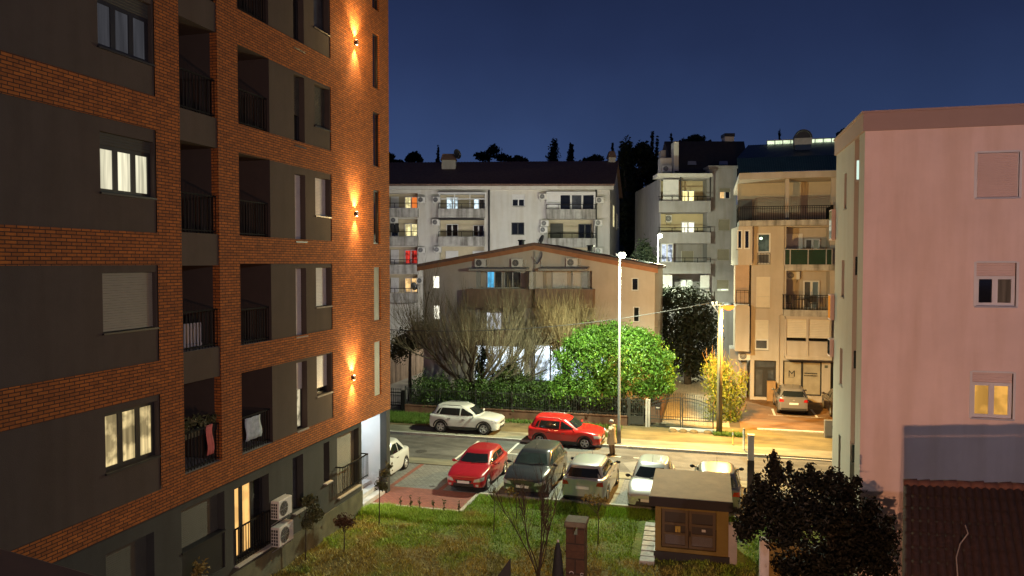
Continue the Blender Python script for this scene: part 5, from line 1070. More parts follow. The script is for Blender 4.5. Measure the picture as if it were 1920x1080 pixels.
for k in range(120):
    c = r.choice(cl); p = V(c[0]) + rv3(r) * c[1][0] * .6; pts, _ = bend(p, (r.uniform(-.5, .7), r.uniform(-.4, .2), 1), r.uniform(.5, 1.1), 3, .2, .1, r); tw.tube(pts, taper(.012, .004, 3), 3, False)
tw.build('twigs', M('orange_twig', (.35, .2, .06), .8, .2), sh)
# ------------------------------------------------------------------ fences, gates, walls of the garden
F7 = Frame((0, YW), (1, 0), (0, -1)); mGateI = M('gate_iron', (.035, .04, .035), .45, .2, 8); mWallR = M('red_brown_wall', (.16, .085, .05), .9, .25, 2, .3, 30, streak=.3)
fx0, fx1 = F7.u(759), F7.u(1178); gz = .117
t = thing('garden_fence', 'low red brown wall topped by a dark iron fence before the hedge', 'fence', (fx0, YW, 0))
MB().box(fx0, fx1, YW - .1, YW + .1, 0, .62).box(fx0, fx1, YW - .14, YW + .14, .622, .68).build('low_wall', mWallR, t); b = MB(); n = int((fx1 - fx0) / .14)
for i in range(n + 1): xx = fx0 + (fx1 - fx0) * i / n; b.box(xx - .01, xx + .01, YW - .01, YW + .01, .68, 1.75)
b.box(fx0, fx1, YW - .015, YW + .015, .78, .81).box(fx0, fx1, YW - .015, YW + .015, 1.6, 1.63)
for i in range(7): xx = fx0 + (fx1 - fx0) * i / 6; b.box(xx - .035, xx + .035, YW - .035, YW + .035, .68, 1.8)
b.build('iron_bars', mGateI, t)
def gate_leaf(root, u0, u1, z0, zf, m, sp=.13, name='gate_leaf', spear=True, low=True, y=YW):
    """iron gate leaf; zf(u) is its top line"""
    b = MB(); tk = .03; zt = lambda u: zf(u)
    b.box(u0, u0 + .06, y - .03, y + .03, z0, zt(u0)); b.box(u1 - .06, u1, y - .03, y + .03, z0, zt(u1)); b.box(u0 + .06, u1 - .06, y - .025, y + .025, z0, z0 + .07)
    zl = z0 + .42
    if low: b.box(u0 + .06, u1 - .06, y - .02, y + .02, zl, zl + .05); b.box(u0 + .06, u1 - .06, y - .015, y + .015, zl + .17, zl + .2)
    n = max(3, int((u1 - u0) / sp)); P_ = None
    for i in range(n + 1):
        u = u0 + .06 + (u1 - u0 - .12) * i / n; h = zt(u) + (.16 if spear else -.02); b.box(u - .011, u + .011, y - .011, y + .011, z0 + .07 if not low else zl + .05, h)
        if spear: b.add([(u - .03, y, h - .02), (u, y - .015, h - .02), (u + .03, y, h - .02), (u, y + .015, h - .02), (u, y, h + .12)], [(0, 1, 4), (1, 2, 4), (2, 3, 4), (3, 0, 4)])
        if P_: b.bar((P_, y, zt(P_) - .03), (u, y, zt(u) - .03), .035, .045); b.bar((P_, y, zt(P_) - .2), (u, y, zt(u) - .2), .02, .03)
        P_ = u
    if low:
        for i in range(n * 2): u = u0 + .06 + (u1 - u0 - .12) * (i + .5) / (n * 2); b.box(u - .008, u + .008, y - .008, y + .008, z0 + .07, zl)
    return b.build(name, m, root)
gu0, gum, gu1 = F7.u(1220), F7.u(1280), F7.u(1341); zm = F7.z(1280, 745); zs = F7.z(1222, 757)
t = thing('driveway_gate', 'double leaf arched iron driveway gate with spear tips under the orange lamp', 'gate', (gum, YW, 0))
arc = lambda u: zs + (zm - zs) * (sin(pi * min(1, max(0, (u - gu0) / (gu1 - gu0)))) ** .8)
gate_leaf(t, gu0, gum - .02, gz + .03, arc, mGateI); gate_leaf(t, gum + .02, gu1, gz + .03, arc, mGateI); MB().box(gum + .03, gum + .1, YW - .06, YW - .035, 1.0, 1.28).build('lock', mGateI, t)
r = F7.r(1229, 1239, 756, 767); t = thing('mailbox', 'small dark mailbox hung on the left leaf of the driveway gate', 'mailbox', (r[0], YW - .1, r[2]))
MB().box(r[0], r[1], YW - .16, YW - .035, r[2], r[3] - .1).add([(r[0] - .02, YW - .19, r[3] - .098), (r[1] + .02, YW - .19, r[3] - .098), (r[1] + .02, YW - .033, r[3] - .098), (r[0] - .02, YW - .033, r[3] - .098), ((r[0] + r[1]) / 2, YW - .19, r[3] + .03), ((r[0] + r[1]) / 2, YW - .033, r[3] + .03)], [(0, 1, 4), (3, 5, 2), (0, 4, 5, 3), (1, 2, 5, 4), (0, 3, 2, 1)]).build('box', mFrameD, t); MB().box(r[0] + .05, r[1] - .05, YW - .166, YW - .161, r[2] + .08, r[3] - .2).build('flap', mConcL, t)
pu0, pu1 = F7.u(1182), F7.u(1209); t = thing('pedestrian_gate', 'narrow iron garden gate between two concrete posts, left of the driveway gate', 'gate', (pu0, YW, 0)); zp = F7.z(1195, 749)
gate_leaf(t, pu0, pu1, gz + .1, lambda u: zp, mGateI, .12, spear=False); MB().box(pu0 + .06, pu1 - .06, YW - .012, YW + .012, gz + .17, gz + .52).build('panel', mGateI, t)
for (x0, x1, yt, l) in ((1178, 1181.5, 746, 'thin post left of the pedestrian gate'), (1210.5, 1214.5, 748, 'pale concrete gate post between the two gates'), (1215.3, 1219.3, 749, 'darker brown gate post beside the pale one between the gates')):
    r = F7.r(x0, x1, yt, 805); tagm(bevel(MB().box(r[0], r[1], YW - .13, YW + .12, 0, r[3]).build('gate_post', mConcL if 'pale' in l else (mGateI if 'thin' in l else M('brown_post', (.17, .13, .09), .85, .2))), .012), l, 'post')
lu0, lu1 = F7.u(724), F7.u(752); zl_ = F7.z(738, 731); t = thing('side_gate', 'black iron gate at the far left end of the fence, beside the brick building', 'gate', (lu0, YW, 0)); gate_leaf(t, lu0, lu1, .14, lambda u: zl_ - .12, mIron, .13, spear=True)
tagm(MB().box(lu1 + .02, lu1 + .24, YW - .11, YW + .11, 0, zl_).build('gate_post', mIron), 'thick black post at the right of the black side gate', 'post')
# threshold of the driveway with added lumps imitating the gate's scalloped shade
k0, k1 = onZ(1255, 806, .12), onZ(1344, 812, .12); tagm(bevel(MB().box(k0.x, k1.x, YW - .75, YW - .12, .1, .2).build('threshold', mConcL), .03), 'low concrete threshold strip in front of the driveway gate', 'threshold')
for i, px in enumerate((1265, 1284, 1304, 1330)):
    c = F7.u(px) ; b = MB().lathe([(0, .26), (.15, .255), (.22, .21), (.24, .11)], 12, (c, YW - .86, 0)); o = b.build('lump', gVerge, smooth=True); tagm(o, ('leftmost', 'second from left', 'third from left', 'rightmost')[i] + ' rounded stone of four, added to mimic scalloped shade on the threshold', 'lump', 'rounded lumps mimicking shade along the threshold')
# retaining wall of planks and ramp at the left
a, b = onZ(716, 727, .1), onZ(800, 695, .1); d = (b - a).normalized(); nn = V((d.y, -d.x, 0)); Fw = Frame((a.x, a.y), (d.x, d.y), (nn.x, nn.y)); Lw = (b - a).length
rw = MB(); n = int(Lw / .5)
for i in range(n): rw.fbox(Fw, i * Lw / n + .006, (i + 1) * Lw / n - .006, 0, 2.25 + .3 * i / n, -.2, .02 * (i % 2))
tagm(rw.build('retaining_wall', M('pale_panel_wall', (.40, .31, .21), .9, .2, 1.5, .2, 30, streak=.45)), 'pale vertical panel wall beside the ramp at the left of the gabled house', 'wall')
sheet('ramp', a.x - 1, b.x + 4, a.y - 9, b.y + 2, .104, gPave)
# low steps and wall at the end of the driveway
p = onZ(1285, 700, .1); tagm(MB().box(p.x - 1.6, p.x + 1.4, p.y, p.y + .5, .1, .5).box(p.x - 1.4, p.x + 1.2, p.y + .51, p.y + 1.0, .1, .9).build('garden_steps', mConc), 'low concrete steps at the far end of the paved driveway', 'steps')
p = onZ(1225, 745, .1); tagm(MB().box(-3.3, -2.72, YW + 1.2, YW + 9, .1, 1.0).build('side_wall', mWallR), 'low red brown wall along the left edge of the driveway', 'wall')

# ------------------------------------------------------------------ street lamps, wire, posts
p = onZ(1160.5, 832, .115); led_lamp(1160, (p.x, p.y, .115), zat(474, (p - CAM).dot(Fh)), 'tall thin white lit street lamp beside the pavement, next to the person', 6400)
p = atD(1233, 600, 60); led_lamp(1232, (p.x, p.y, .1), zat(440, 60), 'distant white lit street lamp at the corner of the grey block', 6500)
p = onZ(1348.5, 813, .117); dp = (p - CAM).dot(Fh); zt = zat(568, dp); t = thing('street_lamp', 'concrete lamp post with glowing orange lamp and cable at the driveway gate', 'street lamp', (p.x, p.y, .117))
MB().tube([(p.x, p.y, .1), (p.x, p.y, 3), (p.x, p.y, zt)], [.17, .15, .12], 10).build('pole', M('pole_concrete', (.20, .165, .085), .85, .15, 2, .2, 30), t, True)
h = atD(1366, 572, dp - .3); MB().tube([(p.x, p.y, zt - .1), (p.x + .15, p.y - .1, zt + .02), (h.x - .1, h.y, h.z + .1)], .03, 6).build('lamp_arm', mMetal, t)
MB().lathe([(0, .16), (.16, .13), (.27, .05), (.29, .0), (.24, -.01)], 16, tuple(h)).build('lamp_head', mMetal, t, True); MB().lathe([(.27, -.012), (.32, -.08), (.27, -.19), (.12, -.27), (0, -.29)], 16, tuple(h)).build('lens', mSodLens, t, True)
light('sodium_light', 'SPOT', h - V((0, 0, .46)), SOD, 6800, t, .12, 166, .5, h - V((0, 0, 5))); light('sodium_glow', 'POINT', h - V((0, 0, .46)), SOD, 2400, t, .12)
br = MB().bar((p.x - .45, p.y - .12, zt - .12), (p.x + .2, p.y - .12, zt - .12), .07); br.bar((p.x - .4, p.y - .12, zt - .12), (p.x - .12, p.y - .12, zt - .5), .05); br.build('cross_arm', mMetal, t)
for k in (-.4, -.2): MB().lathe([(0, .16), (.05, .15), (.06, .08), (.03, .05), (.05, 0), (0, 0)], 8, (p.x + k, p.y - .12, zt - .08)).build('insulator', mAC, t)
MB().tube([(p.x - .02, p.y - .18, zt - .2), (p.x + .02, p.y - .19, 4), (p.x - .03, p.y - .2, 2.4), (p.x + .03, p.y - .2, .2)], .025, 6).build('cable_run', mTrimB, t)
A, B = V((p.x - .4, p.y - .12, zt + .05)), atD(470, 588, 44); pts = [A.lerp(B, i / 24) - Zv * 1.3 * 4 * (i / 24) * (1 - i / 24) for i in range(25)]; tagm(MB().tube(pts, .022, 5).build('overhead_wire', mTrimB), 'dark overhead wire sagging from the concrete lamp post across the garden', 'wire')
def post(px, yb, yt, w, mat, label, cat='bollard', z=.117, cap=None):
    p = onZ(px, yb, z); d = (p - CAM).dot(Fh); h = zat(yt, d); t = thing('bollard', label, cat, (p.x, p.y, z)); MB().lathe([(0, h), (w * .8, h), (w, h - .03), (w, z + .02), (w * 1.5, z + .02), (w * 1.5, z)], 12, (p.x, p.y, 0)).build('post', mat, t, True)
    MB().lathe([(w + .004, h - .12), (w + .004, h - .28)], 12, (p.x, p.y, 0)).build('band', cap or mLine, t); return t
post(1374, 833, 808, .035, M('yellow_paint', (.45, .34, .06), .6, .1), 'thin yellow bollard on the orange lit forecourt'); post(1394.5, 843, 805, .055, M('galv_post', (.30, .29, .22), .5, .2), 'thicker pale bollard right of the thin yellow one')
p = onZ(1407, 925); d = (p - CAM).dot(Fh); h = zat(818, d); w = 5.6 / FPX * d
t = thing('square_post', 'grey square steel post with dark lower part, between parked cars and black shrub tree', 'post', (p.x, p.y, 0)); hb = zat(865, d); bevel(MB().box(p.x - w, p.x + w, p.y - w, p.y + w, hb, h).build('post', M('grey_post_paint', (.5, .52, .52), .5, .15, 2, streak=.2), t), .015); MB().box(p.x - w - .01, p.x + w + .01, p.y - w - .01, p.y + w + .01, 0, hb - .002).build('sleeve', mFrameD, t); MB().box(p.x - w - .02, p.x + w + .02, p.y - w - .02, p.y + w + .02, h + .002, h + .03).build('cap', mMetal, t)
p = onZ(1552, 824, .12); t = thing('utility_cabinet', 'dark grey utility cabinet at the back corner of the pale block', 'cabinet', (p.x, p.y + .4, .12)); bevel(MB().box(p.x - .1, p.x + .4, p.y + .35, p.y + .75, .12, 1.05).build('casing', M('cabinet_grey', (.10, .10, .10), .6, .15), t), .02); MB().box(p.x - .05, p.x + .35, p.y + .33, p.y + .347, .25, .95).build('door', M('cabinet_door', (.13, .13, .13), .6, .1), t); MB().box(p.x + .25, p.x + .28, p.y + .31, p.y + .328, .65, .8).build('handle', mIron, t)

# ------------------------------------------------------------------ the lawn: kiosk, stepping slabs, chimney, saplings
k = onZ(1228, 1043); kr = onZ(1368, 1050); KY = k.y; KX0, KX1 = k.x, onY(1367, 900, KY).x; FK = Frame((KX0, KY), (1, 0), (0, -1)); kw = KX1 - KX0; kz = FK.z(1296, 947); kzr = FK.z(1296, 932); kd = 2.35
mOchre = M('ochre_render', (.21, .15, .04), .9, .1, 2, .2, 40, streak=.2); mKDoor = M('brown_metal_door', (.03, .022, .016), .5, .15, 2); mKFr = M('tan_door_frame', (.09, .06, .028), .6, .1); mBit = M('bitumen_roof', (.26, .17, .09), .85, .2, 1.5, .3, 25)
t = thing('electric_kiosk', 'small ochre transformer kiosk with flat overhanging roof and double metal doors on the lawn', 'kiosk', (KX0 + kw / 2, KY + 1, 0)); pw = .2
d0, d1, dz0, dz1 = FK.u(1243), FK.u(1348), .32, FK.z(1296, 958)
f = MB(); wall(FK, 0, kw, .2, kz, [(d0, d1, dz0, dz1)], 0, f); reveal(f, FK, (d0, d1, dz0, dz1), 0, -.12); P = FK.P
f.quad(P(0, .2, -kd), P(0, .2, 0), P(0, kz, 0), P(0, kz, -kd)).quad(P(kw, .2, 0), P(kw, .2, -kd), P(kw, kz, -kd), P(kw, kz, 0)).quad(P(kw, .2, -kd), P(0, .2, -kd), P(0, kz, -kd), P(kw, kz, -kd)); f.build('wall', mOchre, t)
MB().fbox(FK, -.04, kw + .04, -.2, .2, -kd - .04, .05).build('plinth', mFrameD, t)
MB().fbox(FK, kw + .003, kw + .26, -.1, FK.z(1374, 985), -.3, -.02).build('side_pillar', M('pale_side_pillar', (.42, .40, .40), .85, .1), t)
rf = MB().hexa([P(-.16, kz + .002, .28), P(kw + .1, kz + .002, .28), P(kw + .1, kz + .002, -kd - .15), P(-.16, kz + .002, -kd - .15), P(-.16, kzr + .03, .28), P(kw + .1, kzr + .03, .28), P(kw + .1, kzr + .16, -kd - .15), P(-.16, kzr + .16, -kd - .15)]).build('roof', mBit, t); MB().fbox(FK, -.18, kw + .12, kz - .03, kzr + .02, .283, .31).build('fascia', M('dark_fascia', (.014, .010, .009), .7, .2), rf)
sd = MB()
for s in (kw + .1,): pass
um = (d0 + d1) / 2
for (a, b, s) in ((d0 + .02, um - .008, 0), (um + .008, d1 - .02, 1)):
    dr = MB(); dr.fbox(FK, a, a + .09, dz0 + .02, dz1 - .02, -.1, -.05).fbox(FK, b - .09, b, dz0 + .02, dz1 - .02, -.1, -.05).fbox(FK, a + .09, b - .09, dz0 + .02, dz0 + .1, -.1, -.05).fbox(FK, a + .09, b - .09, dz1 - .1, dz1 - .02, -.1, -.05).fbox(FK, a + .09, b - .09, dz1 - .52, dz1 - .44, -.1, -.05).fbox(FK, a + .09, b - .09, dz0 + .42, dz0 + .5, -.1, -.05)
    dd = dr.build('door', mKFr, t); MB().fquad(FK, a, b, dz0 + .02, dz1 - .02, -.095).build('door_panel', mKDoor, dd); slats(MB(), FK, a + .1, b - .1, dz0 + .1, dz0 + .41, -.09, .035).build('vent', mKDoor, dd)
    if s == 0: MB().fbox(FK, a + .42, a + .58, dz1 - .86, dz1 - .56, -.09, -.084).build('warning_sign', M('sign_yellow', (.42, .32, .06), .5, .08), dd); MB().fbox(FK, a + .49, a + .51, dz1 - .78, dz1 - .65, -.083, -.081).fbox(FK, a + .49, a + .51, dz1 - .81, dz1 - .79, -.083, -.081).build('sign_mark', mSignD, dd)
    else: MB().fbox(FK, a + .40, a + .52, dz1 - .68, dz1 - .6, -.09, -.084).build('notice', mLine, dd); MB().fbox(FK, a + .02, a + .05, dz1 - .85, dz1 - .68, -.049, -.02).build('handle', mIron, dd)
n = 8; pa, pb = onZ(1222, 981), onZ(1212, 1056)
for i in range(n):
    tt = (i + .5) / n; c = pa.lerp(pb, tt); o = bevel(MB().box(c.x - .22, c.x + .24, c.y - .19, c.y + .19, -.12, .045 + .006 * sin(i * 3)).build('stepping_slab', M('white_slab', (.42, .42, .40), .85, .35, 5, .3, 30)), .012)
    tagm(o, ('farthest' if i == 0 else 'nearest' if i == n - 1 else ('second', 'third', 'fourth', 'fifth', 'sixth', 'seventh')[i - 1]) + (' stepping slab' if i in (0, n - 1) else ' stepping slab counted from the street') + ' in the row left of the kiosk', 'slab', 'stepping slabs by the kiosk')
D = 20.5; c = atD(1081, 1080, D); z1 = zat(978, D); w = 17.5 / FPX * D; t = thing('chimney', 'brown masonry garden chimney with an opening under its cap, in front of the lawn', 'chimney', (c.x, c.y, 0)); Fc = Frame((c.x, c.y - w), (1, 0), (0, -1)); mCh = brick('chimney_block', (.075, .038, .022), (.055, .03, .018), (.03, .02, .015), .6, .42, 'XZY', .9, .02, .5, .3); zo0, zo1 = zat(1003, D), zat(988, D)
b = MB(); b.box(c.x - w, c.x + w, c.y - w, c.y + w, -.2, zo0); 
for sx_ in (-1, 1):
    for sy in (-1, 1): b.box(c.x + sx_ * w * .62 - w * .38, c.x + sx_ * w * .62 + w * .38, c.y + sy * w * .62 - w * .38, c.y + sy * w * .62 + w * .38, zo0 + .001, zo1)
b.box(c.x - w - .015, c.x + w + .015, c.y - w - .015, c.y + w + .015, zo0 - .5, zo0 - .46); b.build('shaft', mCh, t); bevel(MB().box(c.x - w - .04, c.x + w + .04, c.y - w - .04, c.y + w + .04, zo1 + .001, z1).build('cap', M('chimney_cap_concrete', (.13, .115, .08), .9, .3, 3), t), .02)
gx = M('graffiti_grey', (.4, .38, .38), .7, .1); g_ = MB(); a0 = Fc.u(1066, 1072); zc_ = Fc.z(1080, 1082)
for (cx_, r_, s_, e_) in ((Fc.u(1071.5, 1072), .055, -.2, 3.3), (Fc.u(1091, 1072), .04, .3, 5.6)):
    for i in range(10): q0 = s_ + (e_ - s_) * i / 10; q1 = s_ + (e_ - s_) * (i + 1) / 10; g_.bar(Fc.P(cx_ + r_ * cos(q0), zc_ + .09 + r_ * sin(q0), .004), Fc.P(cx_ + r_ * cos(q1), zc_ + .09 + r_ * sin(q1), .004), .004, .022)
g_.build('painted_mark', gx, t)
# closed parasol
p = atD(1046, 1080, 19.5); z1 = zat(1022, 19.5); t = thing('closed_parasol', 'closed dark parasol with a white tip beside the garden chimney', 'parasol', (p.x, p.y, 0)); MB().lathe([(.0, z1), (.05, z1 - .04), (.10, z1 - .3), (.15, z1 - .8), (.17, z1 - 1.2), (.12, z1 - 1.3), (0, z1 - 1.28)], 12, (p.x, p.y, 0)).build('canopy', M('dark_canvas', (.012, .014, .016), .8, .3, 6), t, True); MB().lathe([(0, z1 + .06), (.025, z1 + .05), (.03, z1), (0, z1 - .01)], 8, (p.x, p.y, 0)).build('tip', mAC, t, True); MB().tube([(p.x, p.y, -.05), (p.x, p.y, z1 - 1.25)], .022, 8).build('pole', mMetal, t); MB().lathe([(.0, .03), (.24, .02), (.25, -.05)], 14, (p.x, p.y, 0)).build('base', mConc, t)
# dark sloping sheet below
a = atD(957, 1047, 20); b = atD(922, 1095, 20); tagm(MB().hexa([(b.x, b.y, -.05), (a.x, a.y, -.05), (a.x, a.y + .05, -.05), (b.x, b.y + .05, -.05), (b.x, b.y, b.z), (a.x, a.y, a.z), (a.x, a.y + .05, a.z), (b.x, b.y + .05, b.z)]).build('fence_panel', mFrameD), 'dark panel with sloping top edge standing at the lower edge of the lawn', 'panel')
# woody things on the lawn
def lawnbase(px, py): p = onZ(px, py, -.04); return V((p.x, p.y, lawnz(p.x, p.y) - .02))
b = atD(1010, 1092, 22.0); twig_tree('bare_shrub', 'tall leafless shrub with several thin stems in the middle of the lawn', 'shrub', (b.x, b.y, -.06), .25, .05, 8, (2.0, 3.1), (.8, .55), 9, 5, M('stem_dark', (.045, .032, .022), .85, .3, 8), M('stem_twig', (.06, .042, .026), .85, .3), rs=21, up=.25, elev=(55, 84), tl=(.5, 1.2), tw=.009, jit=.16)
def sapling(px, yb, yt, label, mat, cl, n, sz, rad=.022, name='sapling', rs=1, droop=.3, asp=.45):
    b = lawnbase(px, yb); d = (b - CAM).dot(Fh); cl = [pc(x_, y_, d, r1, r2) for x_, y_, r1, r2 in cl]; t = leafy(name, label, 'young tree' if name == 'sapling' else 'shrub', b, cl, n, sz, mat, None, .15, rs, droop=droop, asp=asp); top = atD(cl and px, yt, d); r_ = random.Random(rs); st = MB(); pts = [V((b.x, b.y, b.z)), V((b.x + .02, b.y, (b.z + top.z) / 2)), V((top.x, b.y, top.z))]; st.tube(pts, [rad, rad * .8, rad * .4], 6)
    for c in cl:
        for _ in range(5): e = V(c[0]) + rv3(r_) * c[1][0] * .8; q = pts[1].lerp(pts[2], r_.uniform(.4, 1)); st.tube([q, q.lerp(e, .5) + Zv * .03, e], [rad * .45, rad * .3, rad * .15], 4)
    st.build('stem', mBark, t, True); return t
sapling(711, 985, 880, 'slim young tree with drooping leaves beside the red paving', lfOl, [(722, 888, 12, 12), (714, 908, 13, 12), (730, 872, 8, 8), (719, 915, 9, 8)], 260, .15, rs=2)
sapling(645, 1037, 985, 'small ball headed dark red shrub on a thin stem near the brick building', lfRed, [(646, 976, 19, 13), (658, 980, 10, 9), (634, 980, 10, 9)], 700, .10, rs=3, name='standard_shrub')
sapling(573, 1050, 960, 'leafy shrub standing beside the two outdoor units on the brick building', lfOl, [(580, 940, 15, 13), (590, 962, 17, 18), (575, 978, 16, 14)], 420, .17, rs=4, name='leafy_shrub')
sapling(926, 1000, 925, 'thin leafless stake like sapling behind the bare shrub, left of it', lfOl, [(925, 922, 10, 6)], 24, .1, .018, rs=5)
sapling(1121, 1022, 945, 'young tree with sparse yellow leaves just right of the garden chimney', lfDry, [(1112, 936, 24, 9), (1130, 940, 15, 7), (1095, 934, 10, 6)], 170, .13, .022, rs=6)
sapling(968, 970, 925, 'young tree with a few yellowish leaves under the dark grey car', lfDry, [(958, 920, 12, 7), (966, 930, 8, 8)], 70, .12, .018, rs=7)
for i, px in enumerate((738, 759, 778, 806, 829, 860)):
    b = lawnbase(px, 966 - i * .0); b.y = 26.2; t = leafy('sprig', ('first', 'second', 'third', 'fourth', 'fifth', 'sixth')[i] + ' small sprig from the left in the row along the red paving', 'seedling', (b.x, 26.2, -.05), [((b.x, 26.2, .28), (.08, .08, .28))], 26, .10, lfOl, (.5, .012), .1, 50 + i, 'sprigs along the red paving', limbs=0)
b = onX(375, 1075, XL + .9); t = leafy('balcony_plant', 'small pale leaved plant at the foot of the brick building, lower left', 'plant', (b.x, b.y, b.z - .5), [(tuple(b + V((0, 0, .1))), (.25, .25, .3))], 120, .13, lfDry, (.4, .02), .1, 61, limbs=2); MB().lathe([(0, b.z - .5), (.16, b.z - .5), (.2, b.z - .12), (.17, b.z - .12)], 10, (b.x, b.y, 0)).build('pot', mConc, t); MB().box(b.x - .4, b.x + .4, b.y - .5, b.y + .6, -.1, b.z - .5).build('pedestal', mConc, t)
# planted boxes on the third balcony
bx = thing('balcony_plants', 'dark trailing pot plants along a lower balcony railing of the brick building', 'plants', F1.P(ub0 + .9, Bb[4] + .9, -.25)); q = [((XL - .2, ub0 + .3 + .35 * i, Bb[4] + 1.15 + .08 * sin(i * 2)), (.16, .2, .22)) for i in range(6)]
leaves(MB(), q, 420, .13, .2).build('foliage', lfOl, bx); MB().fbox(F1, ub0 + .1, ub0 + 2.2, Bb[4] + .82, Bb[4] + 1.02, -.34, -.14).build('trough', mFrameD, bx)

# the black shrub tree in the right foreground
D = 18.3
cl = [pc(*q) for q in ((1455, 890, D, 24, 34), (1500, 905, D, 26, 26), (1545, 912, D + .2, 34, 28), (1588, 925, D + .4, 30, 30), (1440, 945, D, 48, 40), (1500, 960, D - .3, 60, 50), (1560, 965, D, 52, 48), (1410, 975, D + .2, 34, 34), (1470, 1000, D - .3, 48, 34), (1620, 975, D + .4, 36, 38), (1655, 1010, D + .4, 36, 36), (1600, 1020, D + .2, 60, 50), (1560, 1050, D, 70, 50), (1650, 1060, D + .6, 40, 40), (1395, 1000, D + .3, 20, 22), (1490, 1062, D + .3, 44, 26), (1430, 915, D + .1, 22, 20), (1525, 895, D + .2, 16, 20), (1573, 900, D + .3, 14, 24), (1480, 880, D, 9, 16), (1520, 878, D, 8, 14), (1556, 890, D, 9, 14), (1420, 900, D, 10, 16), (1400, 940, D, 14, 12), (1385, 985, D, 12, 10), (1608, 905, D, 10, 14), (1668, 975, D + .3, 12, 12), (1450, 858, D, 7, 14), (1632, 950, D + .6, 18, 20), (1450, 868, D, 14, 20))]
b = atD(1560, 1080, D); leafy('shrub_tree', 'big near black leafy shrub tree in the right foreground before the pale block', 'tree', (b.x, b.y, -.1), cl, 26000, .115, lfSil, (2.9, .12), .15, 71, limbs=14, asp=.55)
# small yellow wall and white pillar under it
a = atD(1425, 1013, 19); b = atD(1442, 1013, 19); t = thing('garden_pillar', 'white pillar ending a low ochre garden wall under the black shrub tree', 'pillar', (a.x, a.y, 0)); MB().box(a.x, b.x, a.y, a.y + .3, -.2, a.z).build('post', M('white_pillar', (.5, .48, .47), .85, .15, 3, streak=.3), t); MB().box(b.x + .004, b.x + 1.5, a.y + .05, a.y + .25, -.2, a.z - .05).build('garden_wall', mOchre, t)

# ------------------------------------------------------------------ foreground: tile roof at right, dark handrail at left
t = thing('tiled_roof', 'dark brown pantile roof of a low outbuilding in the right foreground', 'roof', tuple(atD(1800, 1000, 15)))
A = atD(1694, 908, 15.5); Bp = atD(2060, 922, 14.2); C0 = atD(1692, 1085, 13.2); s0 = (C0 - A); A2 = A; B2_ = Bp; C = A + s0 * 2.2; Dd = Bp + s0 * 2.2
tl = MB(); n = 24; m = 16; sw_ = 6
nrm = (Bp - A).cross(C - A).normalized(); nrm = nrm if nrm.z > 0 else -nrm
for j in range(m):
    for i in range(n):
        for k in range(sw_):
            def pt(k_, jj, lift):
                t_ = (i + k_ / sw_) / n; base = (A.lerp(Bp, t_)).lerp(C.lerp(Dd, t_), jj); return base + nrm * (.05 * abs(sin(pi * k_ / sw_)) * (1 if 1 else 0) + lift)
            tl.quad(pt(k, (j + 1.12) / m, .035), pt(k + 1, (j + 1.12) / m, .035), pt(k + 1, j / m, 0), pt(k, j / m, 0))
tl.build('tiles', mTileR, t)
rg_ = MB(); nn = 14
for i in range(nn):
    p0 = A.lerp(Bp, i / nn) + Zv * (.03 + .015 * sin(i * 5)); p1 = A.lerp(Bp, (i + 1.08) / nn) + Zv * (.03 + .015 * sin(i * 3)); rg_.tube([p0, p1], [.085, .10], 10)
rg_.build('ridge_tiles', M('ridge_tile_red', (.075, .03, .02), .85, .3, 3), t, True)
E_ = A + Fh * .0; wl_ = MB(); bk_ = V((0, 0, .12)); wl_.hexa([(C.x, C.y, 0), (Dd.x, Dd.y, 0), (Bp.x, Bp.y, 0), (A.x, A.y, 0), tuple(C - bk_), tuple(Dd - bk_), tuple(Bp - bk_), tuple(A - bk_)]); wl_.build('outbuilding_wall', mOchre, t)
pp = [(1810, 985), (1815, 1000), (1800, 1020), (1793, 1045), (1796, 1085)]
tagm(MB().tube([onplane(x_, y_, A + nrm * .11, nrm) for x_, y_ in pp], .011, 6).build('loose_cable', M('cable_grey', (.26, .22, .18), .6, .1)), 'loose pale cable lying over the dark tile roof', 'cable')
hr0 = atD(-260, 950, 1.5); hr1 = atD(520, 1172, 1.5); t = thing('balcony_handrail', 'dark blurred wooden handrail crossing the lower left corner close to the camera', 'handrail', tuple(hr0)); off = V((0, 0, -.028)); b = MB(); dn = V((0, 0, -.06)); bk = Fh * -.16
b.hexa([hr0 + dn, hr1 + dn, hr1 + dn + bk, hr0 + dn + bk, hr0, hr1, hr1 + bk, hr0 + bk]); bevel(b.build('top_rail', M('dark_wood', (.03, .015, .008), .6, .3, 9), t), .01)
b = MB()
for i in range(5): q = hr0.lerp(hr1, .08 + .2 * i) + dn + bk * .5; b.box(q.x - .02, q.x + .02, q.y - .02, q.y + .02, CH - 1.75, q.z - .002)
b.build('baluster', MATS['dark_wood'], t)
